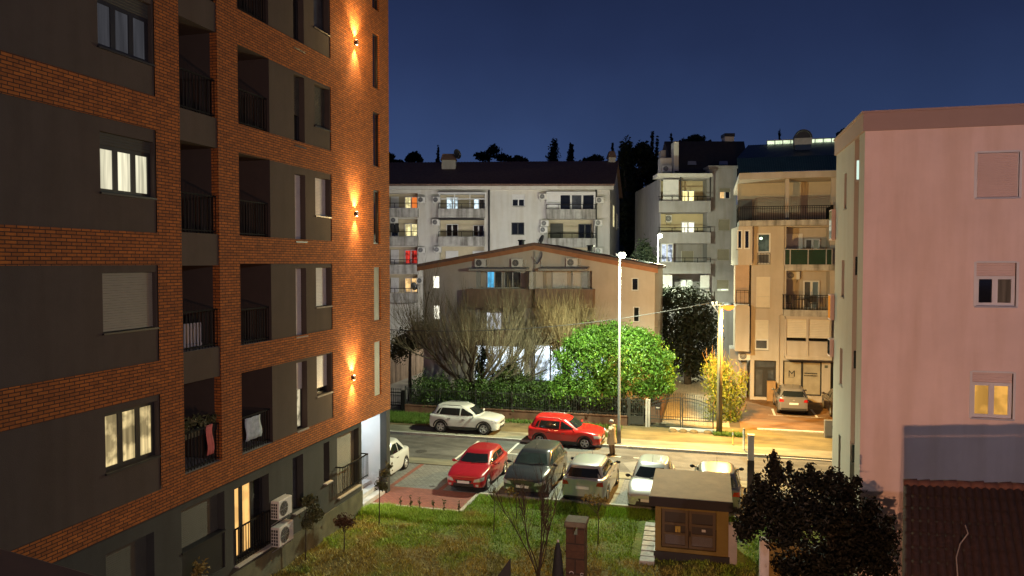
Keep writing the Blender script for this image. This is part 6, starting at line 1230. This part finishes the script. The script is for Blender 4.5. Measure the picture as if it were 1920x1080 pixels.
# the yard lamp below the viewpoint that throws the orange light on the facades
q = V((.6, 2.2, 0)); t = thing('yard_lamp', 'orange yard lamp on a short pole below the viewpoint, outside the picture', 'street lamp', q); zq = 5.2
MB().tube([q, q + V((0, 0, zq + .1))], [.07, .05], 10).build('pole', mMetal, t, True); MB().lathe([(0, .14), (.16, .1), (.2, .03), (.18, .02)], 14, (q.x, q.y, zq + .12)).build('lamp_head', mFrameD, t, True); MB().lathe([(.1, .0), (.13, -.08), (.1, -.17), (0, -.2)], 14, (q.x, q.y, zq + .12)).build('lens', mSodLens, t, True)
light('yard_light', 'SPOT', q + V((0, 0, zq - .22)), (1.0, .49, .27), 11500, t, .12, 160, 1.0, (7, 22.9, 7.5))
led_lamp(0, (9.0, -4.0, -.1), 13.0, 'tall white street lamp on the road behind the viewpoint, added as unseen fill light', 10, arm=.6); light('rear_fill_light', 'POINT', (9.1, -4.6, 12.4), (.92, .86, 1.0), 3900, [o_ for o_ in bpy.data.objects if o_.get('label', '').startswith('tall white street lamp on the road behind')][0], .14)  # unseen lamp added as fill, lifting shadows on the fronts and lawn
# two lamps of the back street, hidden behind the gabled house, light the long white block
for k, (px, d) in enumerate(((905, 63), (1075, 63.5), (842, 62))):
    p = atD(px, 520, d); t = thing('back_street_lamp', ('short', 'second short', 'third short')[k] + ' street lamp behind the gabled house roof, lighting the white block', 'street lamp', (p.x, p.y, 0), 'lamps hidden behind the gabled house'); MB().tube([(p.x, p.y, 0), (p.x, p.y, 7.6)], .07, 8).build('pole', mMetal, t); MB().lathe([(.2, 0), (.2, .1), (0, .14)], 10, (p.x, p.y, 7.6)).build('lamp_head', mFrameD, t); MB().lathe([(.16, 0), (.12, -.1), (0, -.12)], 10, (p.x, p.y, 7.6)).build('lens', mLedLens, t); light('back_light', 'POINT', (p.x, p.y, 7.3), (1, .93, .86), 2300, t, .15)
# ================================================================== cars
def subd(mb, lv=2):
    me = bpy.data.meshes.new('tmp'); me.from_pydata(mb.v, [], mb.f); me.update(); o = bpy.data.objects.new('tmp', me); COL.objects.link(o)
    if lv: md = o.modifiers.new('s', 'SUBSURF'); md.levels = lv; md.render_levels = lv
    bpy.context.view_layer.update(); ev = o.evaluated_get(bpy.context.evaluated_depsgraph_get()); m2 = bpy.data.meshes.new_from_object(ev); out = ([tuple(v.co) for v in m2.vertices], [tuple(p.vertices) for p in m2.polygons])
    bpy.data.objects.remove(o); bpy.data.meshes.remove(me); bpy.data.meshes.remove(m2); return out
def lerp(a, b, t): return a + (b - a) * t
def pw(xs, ys, x):
    if x >= xs[0]: return ys[0]
    for i in range(len(xs) - 1):
        if xs[i] >= x >= xs[i + 1]: return lerp(ys[i], ys[i + 1], (xs[i] - x) / (xs[i] - xs[i + 1]))
    return ys[-1]
def car(label, loc, yaw, paintm, L=4.1, Wd=1.75, H=1.5, wb=2.55, wr=.32, fo=.85, hood=.92, nose=.70, cowl=.98, belt=.98, tail=.98, roof0=.55, rear0=.30, reartop=.62, doors=4, trim=False, rails=False, roll=0, pitch=0, group=None, seed=1, gc=.20, sc=(1, 1, 1), tailm=None, antenna=True, glassm=None, wstyle=5):
    root = thing('parked_car', label, 'car', (0, 0, 0), group); hw = Wd / 2; xF, xB = L / 2, -L / 2; xf = xF - fo; xr = xf - wb; ar = wr * 1.17
    xc = xf - .24; xr0 = xc - roof0 - .25; xr1 = xB + reartop; xg = xB + rear0
    xs = [xF, xF - .05, xF - .22, xf + ar * 1.02, xf + ar * .72, xf + ar * .25, xf - ar * .25, xf - ar * .72, xf - ar * 1.02, (xf + xr) / 2 + .25, (xf + xr) / 2 - .3, xr + ar * 1.02, xr + ar * .72, xr + ar * .25, xr - ar * .25, xr - ar * .72, xr - ar * 1.02, xB + .2, xB + .05, xB]
    xs = sorted(set(xs), reverse=True); topz = lambda x: pw([xF, xF - .10, xF - .45, xc, (xf + xr) / 2, xg, xB], [nose - .06, nose + .04, hood - .05, cowl, belt, tail, tail - .04], x)
    wid = lambda x: hw * pw([xF, xF - .06, xF - .25, xf - .1, xr, xB + .3, xB + .06, xB], [.76, .87, .96, 1.0, 1.0, .97, .91, .84], x)
    def sill(x):
        for a in (xf, xr):
            if abs(x - a) < ar * 1.01: return wr + sqrt(max(0, ar * ar - (x - a) ** 2)) * .98
        if x > xf: return lerp(gc + .02, gc + .10, min(1, (x - xf - ar) / max(.01, (xF - xf - ar))))
        if x < xr: return lerp(gc + .04, gc + .14, min(1, (xr - ar - x) / max(.01, (xr - ar - xB))))
        return gc
    def ring(x):
        w, zs, zt = wid(x), sill(x), topz(x); crown = .05 if x > xc else .03
        zm = lambda t: lerp(zs, zt, t); return [(w * .965, zs), (w * .995, zs + .07), (w * 1.0, zm(.45)), (w * .99, zm(.80)), (w * .945, zt - .005), (w * .66, zt + crown * .7), (0, zt + crown)]
    def grid(rows):
        mb = MB(); R = [[(x, y, z) for (y, z) in r] + [(x, -y, z) for (y, z) in reversed(r[:-1])] for x, r in rows]; n = len(R[0])
        for r in R: mb.v += r
        for i in range(len(R) - 1):
            for j in range(n - 1): a = i * n + j; mb.f.append((a, a + n, a + n + 1, a + 1))
        k = n // 2
        for j in range(k - 1):
            mb.f.append((j, j + 1, n - 2 - j, n - 1 - j)); b = (len(R) - 1) * n; mb.f.append((b + n - 1 - j, b + n - 2 - j, b + j + 1, b + j))
        j = k - 1; mb.f.append((j, j + 1, n - 1 - j)) if n - 1 - j != j + 1 else None; b = (len(R) - 1) * n; mb.f.append((b + n - 1 - j, b + j + 1, b + j))
        return mb
    lo = grid([(x, ring(x)) for x in xs])
    # greenhouse: plan outline from front centre to rear centre, at rising heights
    wbz = hw * .93; wt = hw * .70; zr = H + .025
    base = [(xc + .10, 0), (xc + .04, wbz * .62), (xc - .14, wbz * .95), (xc - .75, wbz), ((xc + xg) / 2 - .2, wbz), (xg + .45, wbz * .98), (xg + .10, wbz * .90), (xg - .02, wbz * .58), (xg - .04, 0)]
    topo = [(xr0 + .10, 0), (xr0 + .06, wt * .66), (xr0 - .06, wt * .96), (xr0 - .45, wt * 1.02), ((xr0 + xr1) / 2, wt * 1.03), (xr1 + .42, wt * 1.0), (xr1 + .10, wt * .93), (xr1, wt * .62), (xr1 - .01, 0)]
    gh = MB(); n = len(base); bz = lambda x: topz(x) - .04; lev = []
    def loop(f): q = [f(i) for i in range(n)]; return q + [(x, -y, z) for (x, y, z) in reversed(q[1:-1])]
    zc0 = lambda i: bz(base[i][0]); bul = lambda t: 1 + .035 * sin(pi * t)
    for t in (0, .08, .5, .88): lev.append(loop(lambda i: (lerp(base[i][0], topo[i][0], t), lerp(base[i][1], topo[i][1], t) * bul(t), lerp(zc0(i), zr - .035, t))))
    lev.append(loop(lambda i: (topo[i][0], topo[i][1], zr - .04))); cx_ = (xr0 + xr1) / 2
    lev.append(loop(lambda i: (lerp(topo[i][0], cx_, .10), topo[i][1] * .84, zr - .008))); lev.append(loop(lambda i: (lerp(topo[i][0], cx_, .3), topo[i][1] * .5, zr + .005)))
    m = len(lev[0])
    for l in lev: gh.v += l
    for k in range(len(lev) - 1):
        for j in range(m): a = k * m + j; b = k * m + (j + 1) % m; gh.f.append((a, a + m, b + m, b))
    bb = (len(lev) - 1) * m
    for j in range(n - 1):
        a, b = j, j + 1; a2, b2 = (m - j) % m, (m - j - 1) % m
        q = [bb + a, bb + a2, bb + b2, bb + b]; q = list(dict.fromkeys(q)); gh.f.append(tuple(q))
    v1, f1 = subd(lo, 2); v2, f2 = subd(gh, 2)
    body = MB(); body.add(v1, f1); body.add(v2, f2); recalc(body.build('body', paintm, root, True)); bv = BVHTree.FromPolygons([V(v) for v in body.v], body.f)
    lx = MB(); lx.add(v1, f1); bvl = BVHTree.FromPolygons([V(v) for v in lx.v], lx.f)
    DIR = {'f': V((-1, 0, 0)), 'r': V((1, 0, 0)), 'l': V((0, -1, 0)), 'R': V((0, 1, 0)), 't': V((0, 0, -1))}
    def pt3(view, a, b): return V((9, a, b)) if view == 'f' else V((-9, a, b)) if view == 'r' else V((a, 9, b)) if view == 'l' else V((a, -9, b)) if view == 'R' else V((a, b, 9))
    def hit(view, a, b, off, tree=None):
        o = pt3(view, a, b); h, nrm, i, d = (tree or bv).ray_cast(o, DIR[view])
        if h is None:
            h, nrm, i, d = (tree or bv).find_nearest(o + DIR[view] * (9 - (xF if view in 'fr' else hw)))
        if nrm.dot(DIR[view]) > 0: nrm = -nrm
        return h + nrm * off
    def patch(mb, view, c, off=.008, nu=8, nv=5, tree=None):
        """c: four corners (a,b) round a projected panel: 00,10,11,01"""
        i0 = len(mb.v)
        for j in range(nv + 1):
            for i in range(nu + 1):
                u, v = i / nu, j / nv; a = lerp(lerp(c[0][0], c[1][0], u), lerp(c[3][0], c[2][0], u), v); b = lerp(lerp(c[0][1], c[1][1], u), lerp(c[3][1], c[2][1], u), v); mb.v.append(tuple(hit(view, a, b, off, tree)))
        for j in range(nv):
            for i in range(nu): a = i0 + j * (nu + 1) + i; mb.f.append((a, a + 1, a + nu + 2, a + nu + 1))
        return mb
    def part(name, mb, mat, par=root, sm=True): return mb.build(name, mat, par, sm)
    gm_ = glassm or mCarGlass; zb_, zt_ = cowl + .05, H - .115
    part('windshield', patch(MB(), 'f', [(-wbz * .80, zb_ + .02), (wbz * .80, zb_ + .02), (wt * .80, zt_ + .01), (-wt * .80, zt_ + .01)], .008, 10, 6), gm_)
    part('rear_window', patch(MB(), 'r', [(-wbz * .84, tail + .03), (wbz * .84, tail + .03), (wt * .86, zt_), (-wt * .86, zt_)], .008, 10, 6), gm_)
    xm = (xf + xr) / 2 - .12 if doors == 4 else (xf + xr) / 2 - .35; zsb = belt + .035
    for sd in ('l', 'R'):
        bl = lambda x: topz(x) + .035
        a0 = xc - .30; a1 = xr0 - .16
        part('side_window', patch(MB(), sd, [(a0, bl(a0)), (xm + .03, bl(xm)), (xm + .05, zt_), (a1, zt_)]), gm_)
        r0_ = xg + .52; r1_ = xr1 + .36
        part('side_window', patch(MB(), sd, [(xm - .04, bl(xm)), (r0_ + .02, bl(r0_)), (r1_ + .04, zt_), (xm - .02, zt_)]), gm_)
        if doors == 4: part('quarter_window', patch(MB(), sd, [(r0_ - .04, bl(r0_)), (xg + .34, bl(xg) + .04), (r1_ - .14, zt_ - .06), (r1_ - .0, zt_)], nu=4), gm_)
        dm = MB(); zl, zh = gc + .16, None; f0 = xf - ar - .10
        drs = [(f0, xm), (xm - .012, xr + ar * .55 + .1)] if doors == 4 else [(f0, xm)]
        for (p0, p1) in drs:
            d_ = part('door', patch(MB(), sd, [(p0, zl), (p1, zl), (p1, topz(p1) - .05), (p0, topz(p0) - .05)], .007, 8, 6, bvl), paintm); hp = hit(sd, p1 + .20, topz(p1) - .17, .02, bvl); MB().box(hp.x - .09, hp.x + .09, hp.y - .012, hp.y + .012, hp.z - .014, hp.z + .014).build('handle', mTrimB if paintm is not MATS.get('car_grey') else mTrimB, d_)
        sgn = 1 if sd == 'l' else -1; mp = V((a0 - .02, sgn * (hw * .98), topz(a0) + .06)); mi = MB(); mi.lathe([(0, -.05), (.06, -.045), (.085, 0), (.07, .04), (0, .05)], 10, (mp.x, 0, 0), 'x'); mi.v = [(x, sgn * .09 + y * 1.25 + mp.y, z * .85 + mp.z) for (x, y, z) in mi.v]; mi.bar((mp.x, mp.y - sgn * .1, mp.z - .03), (mp.x, mp.y + sgn * .05, mp.z - .02), .04); part('mirror', mi, paintm if seed % 2 else mTrimB)
        if trim:
            tm = MB(); patch(tm, sd, [(xf - ar, gc - .0), (xr + ar, gc - .0), (xr + ar, gc + .19), (xf - ar, gc + .19)], .012, 10, 2, bvl)
            for a in (xf, xr):
                for k in range(12):
                    q0, q1 = pi * k / 12, pi * (k + 1) / 12; ra, rb = ar * .99, ar * 1.2; patch(tm, sd, [(a + ra * cos(q0), wr + ra * sin(q0)), (a + rb * cos(q0), wr + rb * sin(q0)), (a + rb * cos(q1), wr + rb * sin(q1)), (a + ra * cos(q1), wr + ra * sin(q1))], .014, 1, 1, bvl)
            part('wheel_arch_trim', tm, mTrimB)
        if rails: part('roof_rail', MB().tube([hit(sd, xr0 - .2, H - .06, .0) + V((0, 0, .02)), V((xr0 - .4, sgn * wt * .93, H + .035)), V((xr1 + .5, sgn * wt * .93, H + .035)), V((xr1 + .25, sgn * wt * .9, H - .01))], .018, 6), mMetal if trim else mTrimB)
        tsd = 1 if sd == 'l' else -1
        hl_ = patch(MB(), 'f', [(tsd * hw * .50, nose - .22), (tsd * hw * .95, nose - .17), (tsd * hw * .94, nose - .01), (tsd * hw * .56, nose - .09)], .010, 6, 4, bvl); part('headlight', hl_, mHeadL)
        tl_ = patch(MB(), 'r', [(tsd * hw * .60, tail - .26), (tsd * hw * .90, tail - .28), (tsd * hw * .87, tail - .09), (tsd * hw * .66, tail - .11)], .010, 6, 4, bvl); part('taillight', tl_, tailm or mTailR)
        part('fog_light', patch(MB(), 'f', [(tsd * hw * .62, gc + .13), (tsd * hw * .76, gc + .13), (tsd * hw * .76, gc + .22), (tsd * hw * .62, gc + .22)], .012, 3, 3, bvl), mHeadL)
    part('lower_grille', patch(MB(), 'f', [(-hw * .56, gc + .10), (hw * .56, gc + .10), (hw * .50, gc + .25), (-hw * .50, gc + .25)], .009, 10, 3, bvl), mTrimB)
    part('grille', patch(MB(), 'f', [(-hw * .38, nose - .25), (hw * .38, nose - .25), (hw * .44, nose - .145), (-hw * .44, nose - .145)], .009, 10, 3, bvl), mTrimB)
    part('emblem', patch(MB(), 'f', [(-.06, nose - .235), (.06, nose - .235), (.06, nose - .16), (-.06, nose - .16)], .016, 3, 3, bvl), mMetal); part('emblem', patch(MB(), 'r', [(-.06, tail - .19), (.06, tail - .19), (.06, tail - .12), (-.06, tail - .12)], .014, 3, 3, bvl), mMetal)
    for vw, z in (('f', gc + .24), ('r', tail - .42)): 
        pl_ = part('number_plate', patch(MB(), vw, [(-.26, z), (.26, z), (.26, z + .115), (-.26, z + .115)], .022, 4, 2, bvl), mPlate, sm=False)
    part('rear_bumper', patch(MB(), 'r', [(-hw * .80, gc + .14), (hw * .80, gc + .14), (hw * .80, gc + (.26 if trim else .20)), (-hw * .80, gc + (.26 if trim else .20))], .012, 10, 2, bvl), mTrimB)
    ub = MB().box(xB + .3, xF - .4, -hw * .72, hw * .72, gc, nose - .16); part('underbody', ub, mTrimB, sm=False)
    wp = MB()
    for s in (-1, 1): a = hit('f', s * .05, cowl + .06, .016); b = hit('f', s * .05 + .5, cowl + .11, .016); wp.bar(a, b, .014)
    part('wiper', wp, mTrimB, sm=False)
    if antenna: part('antenna', MB().tube([V((xr1 + .35 if seed % 2 else xr0 - .05, 0, H)), V((xr1 + .15 if seed % 2 else xr0 - .3, 0, H + .28))], .006, 4), mTrimB)
    for a in (xf, xr):
        for s in (-1, 1):
            yo = s * (hw - .015); T = MB(); k = s; tw = .2
            T.lathe([(wr * .62, -tw * k + yo), (wr * .93, -tw * k + yo), (wr, -(tw - .03) * k + yo), (wr, -.03 * k + yo), (wr * .95, -.003 * k + yo), (wr * .70, .0 * k + yo), (wr * .66, -.02 * k + yo)], 26, (a, 0, wr), 'y'); w_ = part('wheel', T, mRubber)
            w_['label'] = w_.get('label', '') or 'black tyre'; del w_['label']
            Rm = MB(); Rm.lathe([(wr * .68, -.015 * k + yo), (wr * .62, -.005 * k + yo), (wr * .58, -.03 * k + yo)], 26, (a, 0, wr), 'y')
            for q in range(wstyle):
                an = 2 * pi * q / wstyle + .3; c_, s_ = cos(an), sin(an); pw_ = wr * .12
                f_ = lambda r_, t_, y_: (a + r_ * c_ - t_ * s_, yo - k * y_, wr + r_ * s_ + t_ * c_)
                Rm.add([f_(wr * .05, -pw_, .012), f_(wr * .05, pw_, .012), f_(wr * .6, pw_ * 1.25, .022), f_(wr * .6, -pw_ * 1.25, .022), f_(wr * .05, -pw_, .05), f_(wr * .05, pw_, .05), f_(wr * .6, pw_ * 1.25, .06), f_(wr * .6, -pw_ * 1.25, .06)], [(0, 1, 2, 3), (0, 4, 5, 1), (2, 6, 7, 3), (1, 5, 6, 2), (3, 7, 4, 0)])
            Rm.lathe([(0, -.004 * k + yo), (wr * .12, -.006 * k + yo), (wr * .15, -.03 * k + yo)], 12, (a, 0, wr), 'y'); part('rim', Rm, mRim, w_); D_ = MB(); D_.lathe([(0, -.075 * k + yo), (wr * .64, -.075 * k + yo)], 20, (a, 0, wr), 'y'); part('brake_disc', D_, mTrimB, w_)
    root.scale = sc; root.location = loc; root.rotation_euler = (roll, pitch, yaw); return root
pWhite = paint('car_white', (.60, .62, .60)); pRed = paint('car_red', (.52, .012, .012)); pDred = paint('car_dark_red', (.36, .012, .018)); pGrey = paint('car_dark_grey', (.045, .05, .055), .3, .28); pSilver = paint('car_silver', (.36, .36, .37), .35, .32); pGrey2 = paint('car_grey', (.17, .17, .18), .3, .3); pBlack = paint('car_brown_black', (.05, .035, .028), .2, .25); pSilv2 = paint('car_pale_silver', (.46, .48, .49), .3, .3)
mGlassGr = M('car_glass_greenish', (.035, .05, .048), .08, .3, 2, spec=.7)
car('white crossover car with roof rails parked half on the pavement by the hedge', (-12.95, 39.03, .115), 0, pWhite, 4.14, 1.78, 1.54, 2.57, .335, .83, 1.0, .85, 1.03, .99, 1.04, .62, .10, .40, trim=True, rails=True, seed=1, gc=.22, sc=(.965, 1, .95))
car('bright red crossover hatchback with grey lower cladding parked beside the person', (-7.12, 37.95, .03), radians(-4), pRed, 3.99, 1.69, 1.49, 2.46, .315, .82, .95, .78, .98, .95, .99, .60, .10, .34, trim=True, rails=True, roll=.062, seed=1, sc=(.965, 1, .95))
car('dark red three door hatchback parked nose to the lawn on the paved bays', (-9.62, 30.5, 0.002), radians(-92), pDred, 3.95, 1.70, 1.44, 2.46, .31, .84, .90, .73, .98, .99, 1.0, .66, .12, .45, doors=2, seed=3, sc=(.95, 1, .92))
car('dark grey family suv parked nose to the lawn right of the dark red hatchback', (-7.05, 30.65, 0.002), radians(-93), pGrey, 4.55, 1.82, 1.68, 2.62, .35, .90, 1.05, .82, 1.14, 1.15, 1.15, .62, .12, .42, seed=2, gc=.24, glassm=mGlassGr, sc=(.93, 1.02, .91))
car('silver suv parked tail to the lawn, right of the dark grey suv', (-4.62, 30.3, 0.002), radians(88), pSilver, 4.33, 1.79, 1.61, 2.63, .34, .85, 1.02, .82, 1.10, 1.12, 1.14, .66, .10, .40, seed=2, gc=.22, sc=(.96, 1, .94))
car('pale silver hatchback parked nose to the lawn, partly behind the kiosk', (-2.14, 29.95, 0.002), radians(-91), pSilv2, 3.83, 1.66, 1.44, 2.49, .30, .80, .90, .70, .98, .99, 1.0, .64, .12, .42, seed=2, sc=(1, 1, .98))
car('dark grey hatchback parked mostly hidden behind the ochre kiosk', (.36, 30.6, 0.002), radians(90), pGrey2, 4.3, 1.80, 1.47, 2.63, .32, .88, .93, .72, 1.0, 1.0, 1.03, .7, .12, .5, seed=2)
car('small white rounded car at the left, mostly hidden behind the brick building', (-14.15, 30.1, 0.002), radians(-90), pWhite, 3.57, 1.64, 1.50, 2.32, .30, .70, .96, .72, .98, .96, .98, .55, .22, .85, doors=2, seed=3)
car('grey suv seen from behind, parked before the shop window of the cream block', (5.05, 50.0, .114), radians(90), pGrey2, 4.4, 1.83, 1.58, 2.65, .34, .88, 1.0, .80, 1.08, 1.08, 1.12, .68, .12, .45, trim=True, seed=1, gc=.22)
car('dark brown car half hidden by the pale block, parked beside the grey suv', (8.05, 49.6, .114), radians(91), pBlack, 4.4, 1.82, 1.52, 2.65, .33, .88, .98, .76, 1.03, 1.03, 1.06, .68, .12, .45, seed=1)

# ================================================================== the person with the phone
pp_ = onZ(1147, 853); yawp = radians(168)                      # faces left, towards the red car
t = thing('person', 'person in a long tan coat standing at the road edge and looking at a phone', 'person', (0, 0, 0))
def skin(name, verts, edges, rad, mat, parent, lv=2, rootv=0):
    me = bpy.data.meshes.new(name); me.from_pydata(verts, edges, []); o = bpy.data.objects.new(name, me); COL.objects.link(o); md = o.modifiers.new('s', 'SKIN'); md.use_smooth_shade = True
    for i, r_ in enumerate(rad): r_ = r_ if hasattr(r_, '__len__') else (r_, r_); me.skin_vertices[0].data[i].radius = r_; me.skin_vertices[0].data[i].use_root = (i == rootv)
    sb = o.modifiers.new('u', 'SUBSURF'); sb.levels = lv; sb.render_levels = lv; bpy.context.view_layer.update(); m2 = bpy.data.meshes.new_from_object(o.evaluated_get(bpy.context.evaluated_depsgraph_get())); m2.shade_smooth(); o.modifiers.clear(); o.data = m2; m2.materials.clear(); m2.materials.append(mat); o.parent = parent; return o
mSkin = M('skin', (.42, .25, .17), .6, .05); mCoat = M('tan_coat', (.55, .46, .28), .9, .15, 6, .3, 30); mTrou = M('brown_trousers', (.20, .13, .08), .9, .1, 6); mHair = M('grey_hair', (.26, .25, .24), .8, .3, 20); mShoe = M('dark_shoe', (.03, .025, .02), .6, .1)
# body: pelvis, legs, torso, neck, head, arms bent to hold the phone in front (local +x = forward)
bvv = [(0, 0, .93), (-.01, 0, 1.13), (-.02, 0, 1.32), (-.01, 0, 1.42), (.01, 0, 1.49), (.03, 0, 1.57), (.045, 0, 1.65), (.035, 0, 1.71),
       (.0, .09, .88), (.03, .10, .50), (-.01, .10, .10), (.10, .115, .035), (.0, -.09, .88), (-.02, -.10, .50), (-.08, -.10, .10), (.03, -.115, .035),
       (-.01, .18, 1.38), (.02, .235, 1.13), (.22, .16, 1.16), (.29, .12, 1.185), (-.01, -.18, 1.38), (.03, -.235, 1.12), (.22, -.14, 1.14), (.29, -.09, 1.165)]
bed = [(0, 1), (1, 2), (2, 3), (3, 4), (4, 5), (5, 6), (6, 7), (0, 8), (8, 9), (9, 10), (10, 11), (0, 12), (12, 13), (13, 14), (14, 15), (3, 16), (16, 17), (17, 18), (18, 19), (3, 20), (20, 21), (21, 22), (22, 23)]
brd = [(.15, .13), (.14, .12), (.15, .12), (.12, .10), .055, (.08, .075), (.095, .085), (.075, .07), .095, .065, .05, (.045, .04), .095, .065, .05, (.045, .04), .075, .055, .042, .03, .075, .055, .042, .03]
skin('body', bvv, bed, brd, mSkin, t)
# face: nose, brow, eyes, ears
fm = MB(); fm.add([(.128, -.014, 1.60), (.128, .014, 1.60), (.155, 0, 1.598), (.13, 0, 1.64)], [(0, 2, 3), (2, 1, 3), (0, 1, 2)]); fm.lathe([(0, -.012), (.012, 0), (0, .012)], 6, (.02, .092, 1.62)); fm.lathe([(0, -.03), (.012, 0), (0, .03)], 6, (.02, -.092, 1.62)); fm.build('face', mSkin, t, True)
ey = MB()
for s in (-1, 1): ey.lathe([(0, -.009), (.011, 0), (0, .009)], 8, (.122, s * .032, 1.637))
ey.build('eyes', mSignD, t); MB().box(.124, .130, -.022, .022, 1.566, 1.573).build('mouth', M('lip', (.3, .12, .1), .6, 0), t)
hb_ = MB()
for i in range(7):
    for j in range(14):
        th, ph = i / 6 * pi * .56, 2 * pi * j / 14; rr_ = 1.0 + .05 * sin(j * 3.1 + i); lowr = max(0, -cos(ph)) * .35
        th2 = th * (1 + lowr); hb_.v.append((.025 - .012 + .112 * rr_ * sin(th2) * cos(ph), .10 * rr_ * sin(th2) * sin(ph), 1.655 + .105 * rr_ * cos(th2)))
for i in range(6):
    for j in range(14): hb_.f.append((i * 14 + j, i * 14 + (j + 1) % 14, (i + 1) * 14 + (j + 1) % 14, (i + 1) * 14 + j))
hb_.build('hair', mHair, t, True)
cb = MB(); nseg = 18                                             # the coat: a flared tube from shoulders to the knee, with hood and sleeves
for k, (z, rx, ry, cx) in enumerate(((1.455, .09, .10, -.01), (1.43, .14, .19, -.012), (1.36, .165, .235, -.012), (1.2, .175, .235, -.005), (1.02, .18, .225, 0), (.85, .205, .25, 0), (.68, .225, .275, -.01), (.56, .235, .285, -.015), (.555, .21, .26, -.015))):
    for j in range(nseg): a = 2 * pi * j / nseg; w_ = 1 + (.04 * sin(5 * a) if z < 1.0 else 0); cb.v.append((cx + rx * cos(a) * w_, ry * sin(a) * w_, z + .01 * sin(3 * a) * (z < .7)))
for k in range(8):
    for j in range(nseg): cb.f.append((k * nseg + j, (k + 1) * nseg + j, (k + 1) * nseg + (j + 1) % nseg, k * nseg + (j + 1) % nseg))
for s in (-1, 1): cb.tube([(-.01, s * .19, 1.38), (.01, s * .25, 1.26), (.02, s * .25, 1.12), (.12, s * .2, 1.13), (.215, s * .15, 1.15)], [.085, .08, .075, .068, .062], 10)
coat = cb.build('coat', mCoat, t, True); hd = MB(); hd.lathe([(.10, 1.40), (.135, 1.45), (.12, 1.515), (.085, 1.53)], 14, (-.045, 0, 0)); hd.build('hood', M('coat_lining', (.5, .42, .26), .9, .2, 8), coat, True)
for s in (1, -1):
    o = .0 if s > 0 else -.0; k = 8 if s > 0 else 12; L_ = [bvv[k], bvv[k + 1], bvv[k + 2]]; MB().tube([V(L_[0]), V(L_[1]), V(L_[2]) + V((0, 0, -.02))], [.105, .08, .068], 10).build('trouser_leg', mTrou, t, True)
    f_ = V(bvv[k + 3]); sh_ = MB().tube([V(L_[2]) + V((-.05, 0, -.05)), V(L_[2]) + V((.03, 0, -.045)), f_ + V((.02, 0, .0)), f_ + V((.06, 0, -.008))], [.045, .055, .042, .02], 8); sh_.v = [(x, y, max(.004, z)) for (x, y, z) in sh_.v]; sh_.build('shoe', mShoe, t, True)
    # hand: palm and five separate fingers curled round the phone
    w0 = V(bvv[19] if s > 0 else bvv[23]); vs = [tuple(w0 - V((.05, 0, 0))), tuple(w0), tuple(w0 + V((.035, -s * .01, .012)))]; ed = [(0, 1), (1, 2)]; ra = [.026, (.034, .018), (.036, .016)]
    for i, (dy, ln) in enumerate(((-.028, .058), (-.010, .068), (.010, .064), (.028, .050))):
        b_ = len(vs); p0 = w0 + V((.045, dy, .012)); vs += [tuple(p0), tuple(p0 + V((ln * .5, -s * .008, .012))), tuple(p0 + V((ln * .75, -s * .03, .018)))]; ed += [(2, b_), (b_, b_ + 1), (b_ + 1, b_ + 2)]; ra += [.0095, .0085, .0075]
    b_ = len(vs); vs += [tuple(w0 + V((.0, -s * .03, .03))), tuple(w0 + V((.03, -s * .045, .045)))]; ed += [(1, b_), (b_, b_ + 1)]; ra += [.011, .009]
    skin('hand', vs, ed, ra, mSkin, t, 1, 1)
t.location = (pp_.x, pp_.y, 0.0); t.rotation_euler = (0, 0, yawp)
ph = thing('phone', 'phone with a pale lit screen held in both hands of the person', 'phone', (0, 0, 0)); bevel(MB().box(-.008, .0, -.037, .037, -.075, .075).build('phone_body', mFrameD, ph), .003); MB().quad((-.0085, -.033, -.068), (-.0085, .033, -.068), (-.0085, .033, .068), (-.0085, -.033, .068)).build('screen', glow('phone_screen', (.85, .95, 1), 2.5), ph)
q = Matrix.Rotation(yawp, 4, 'Z') @ V((.355, .015, 1.235)); ph.location = V((pp_.x, pp_.y, 0)) + q; ph.rotation_euler = (0, radians(35), yawp)
tagm(MB().tube([(-9.9, 37.0, .02), (-9.9, 37.05, .02)], .01, 4).build('cigarette_end', mAC), 'x y z w', 'x') if 0 else None
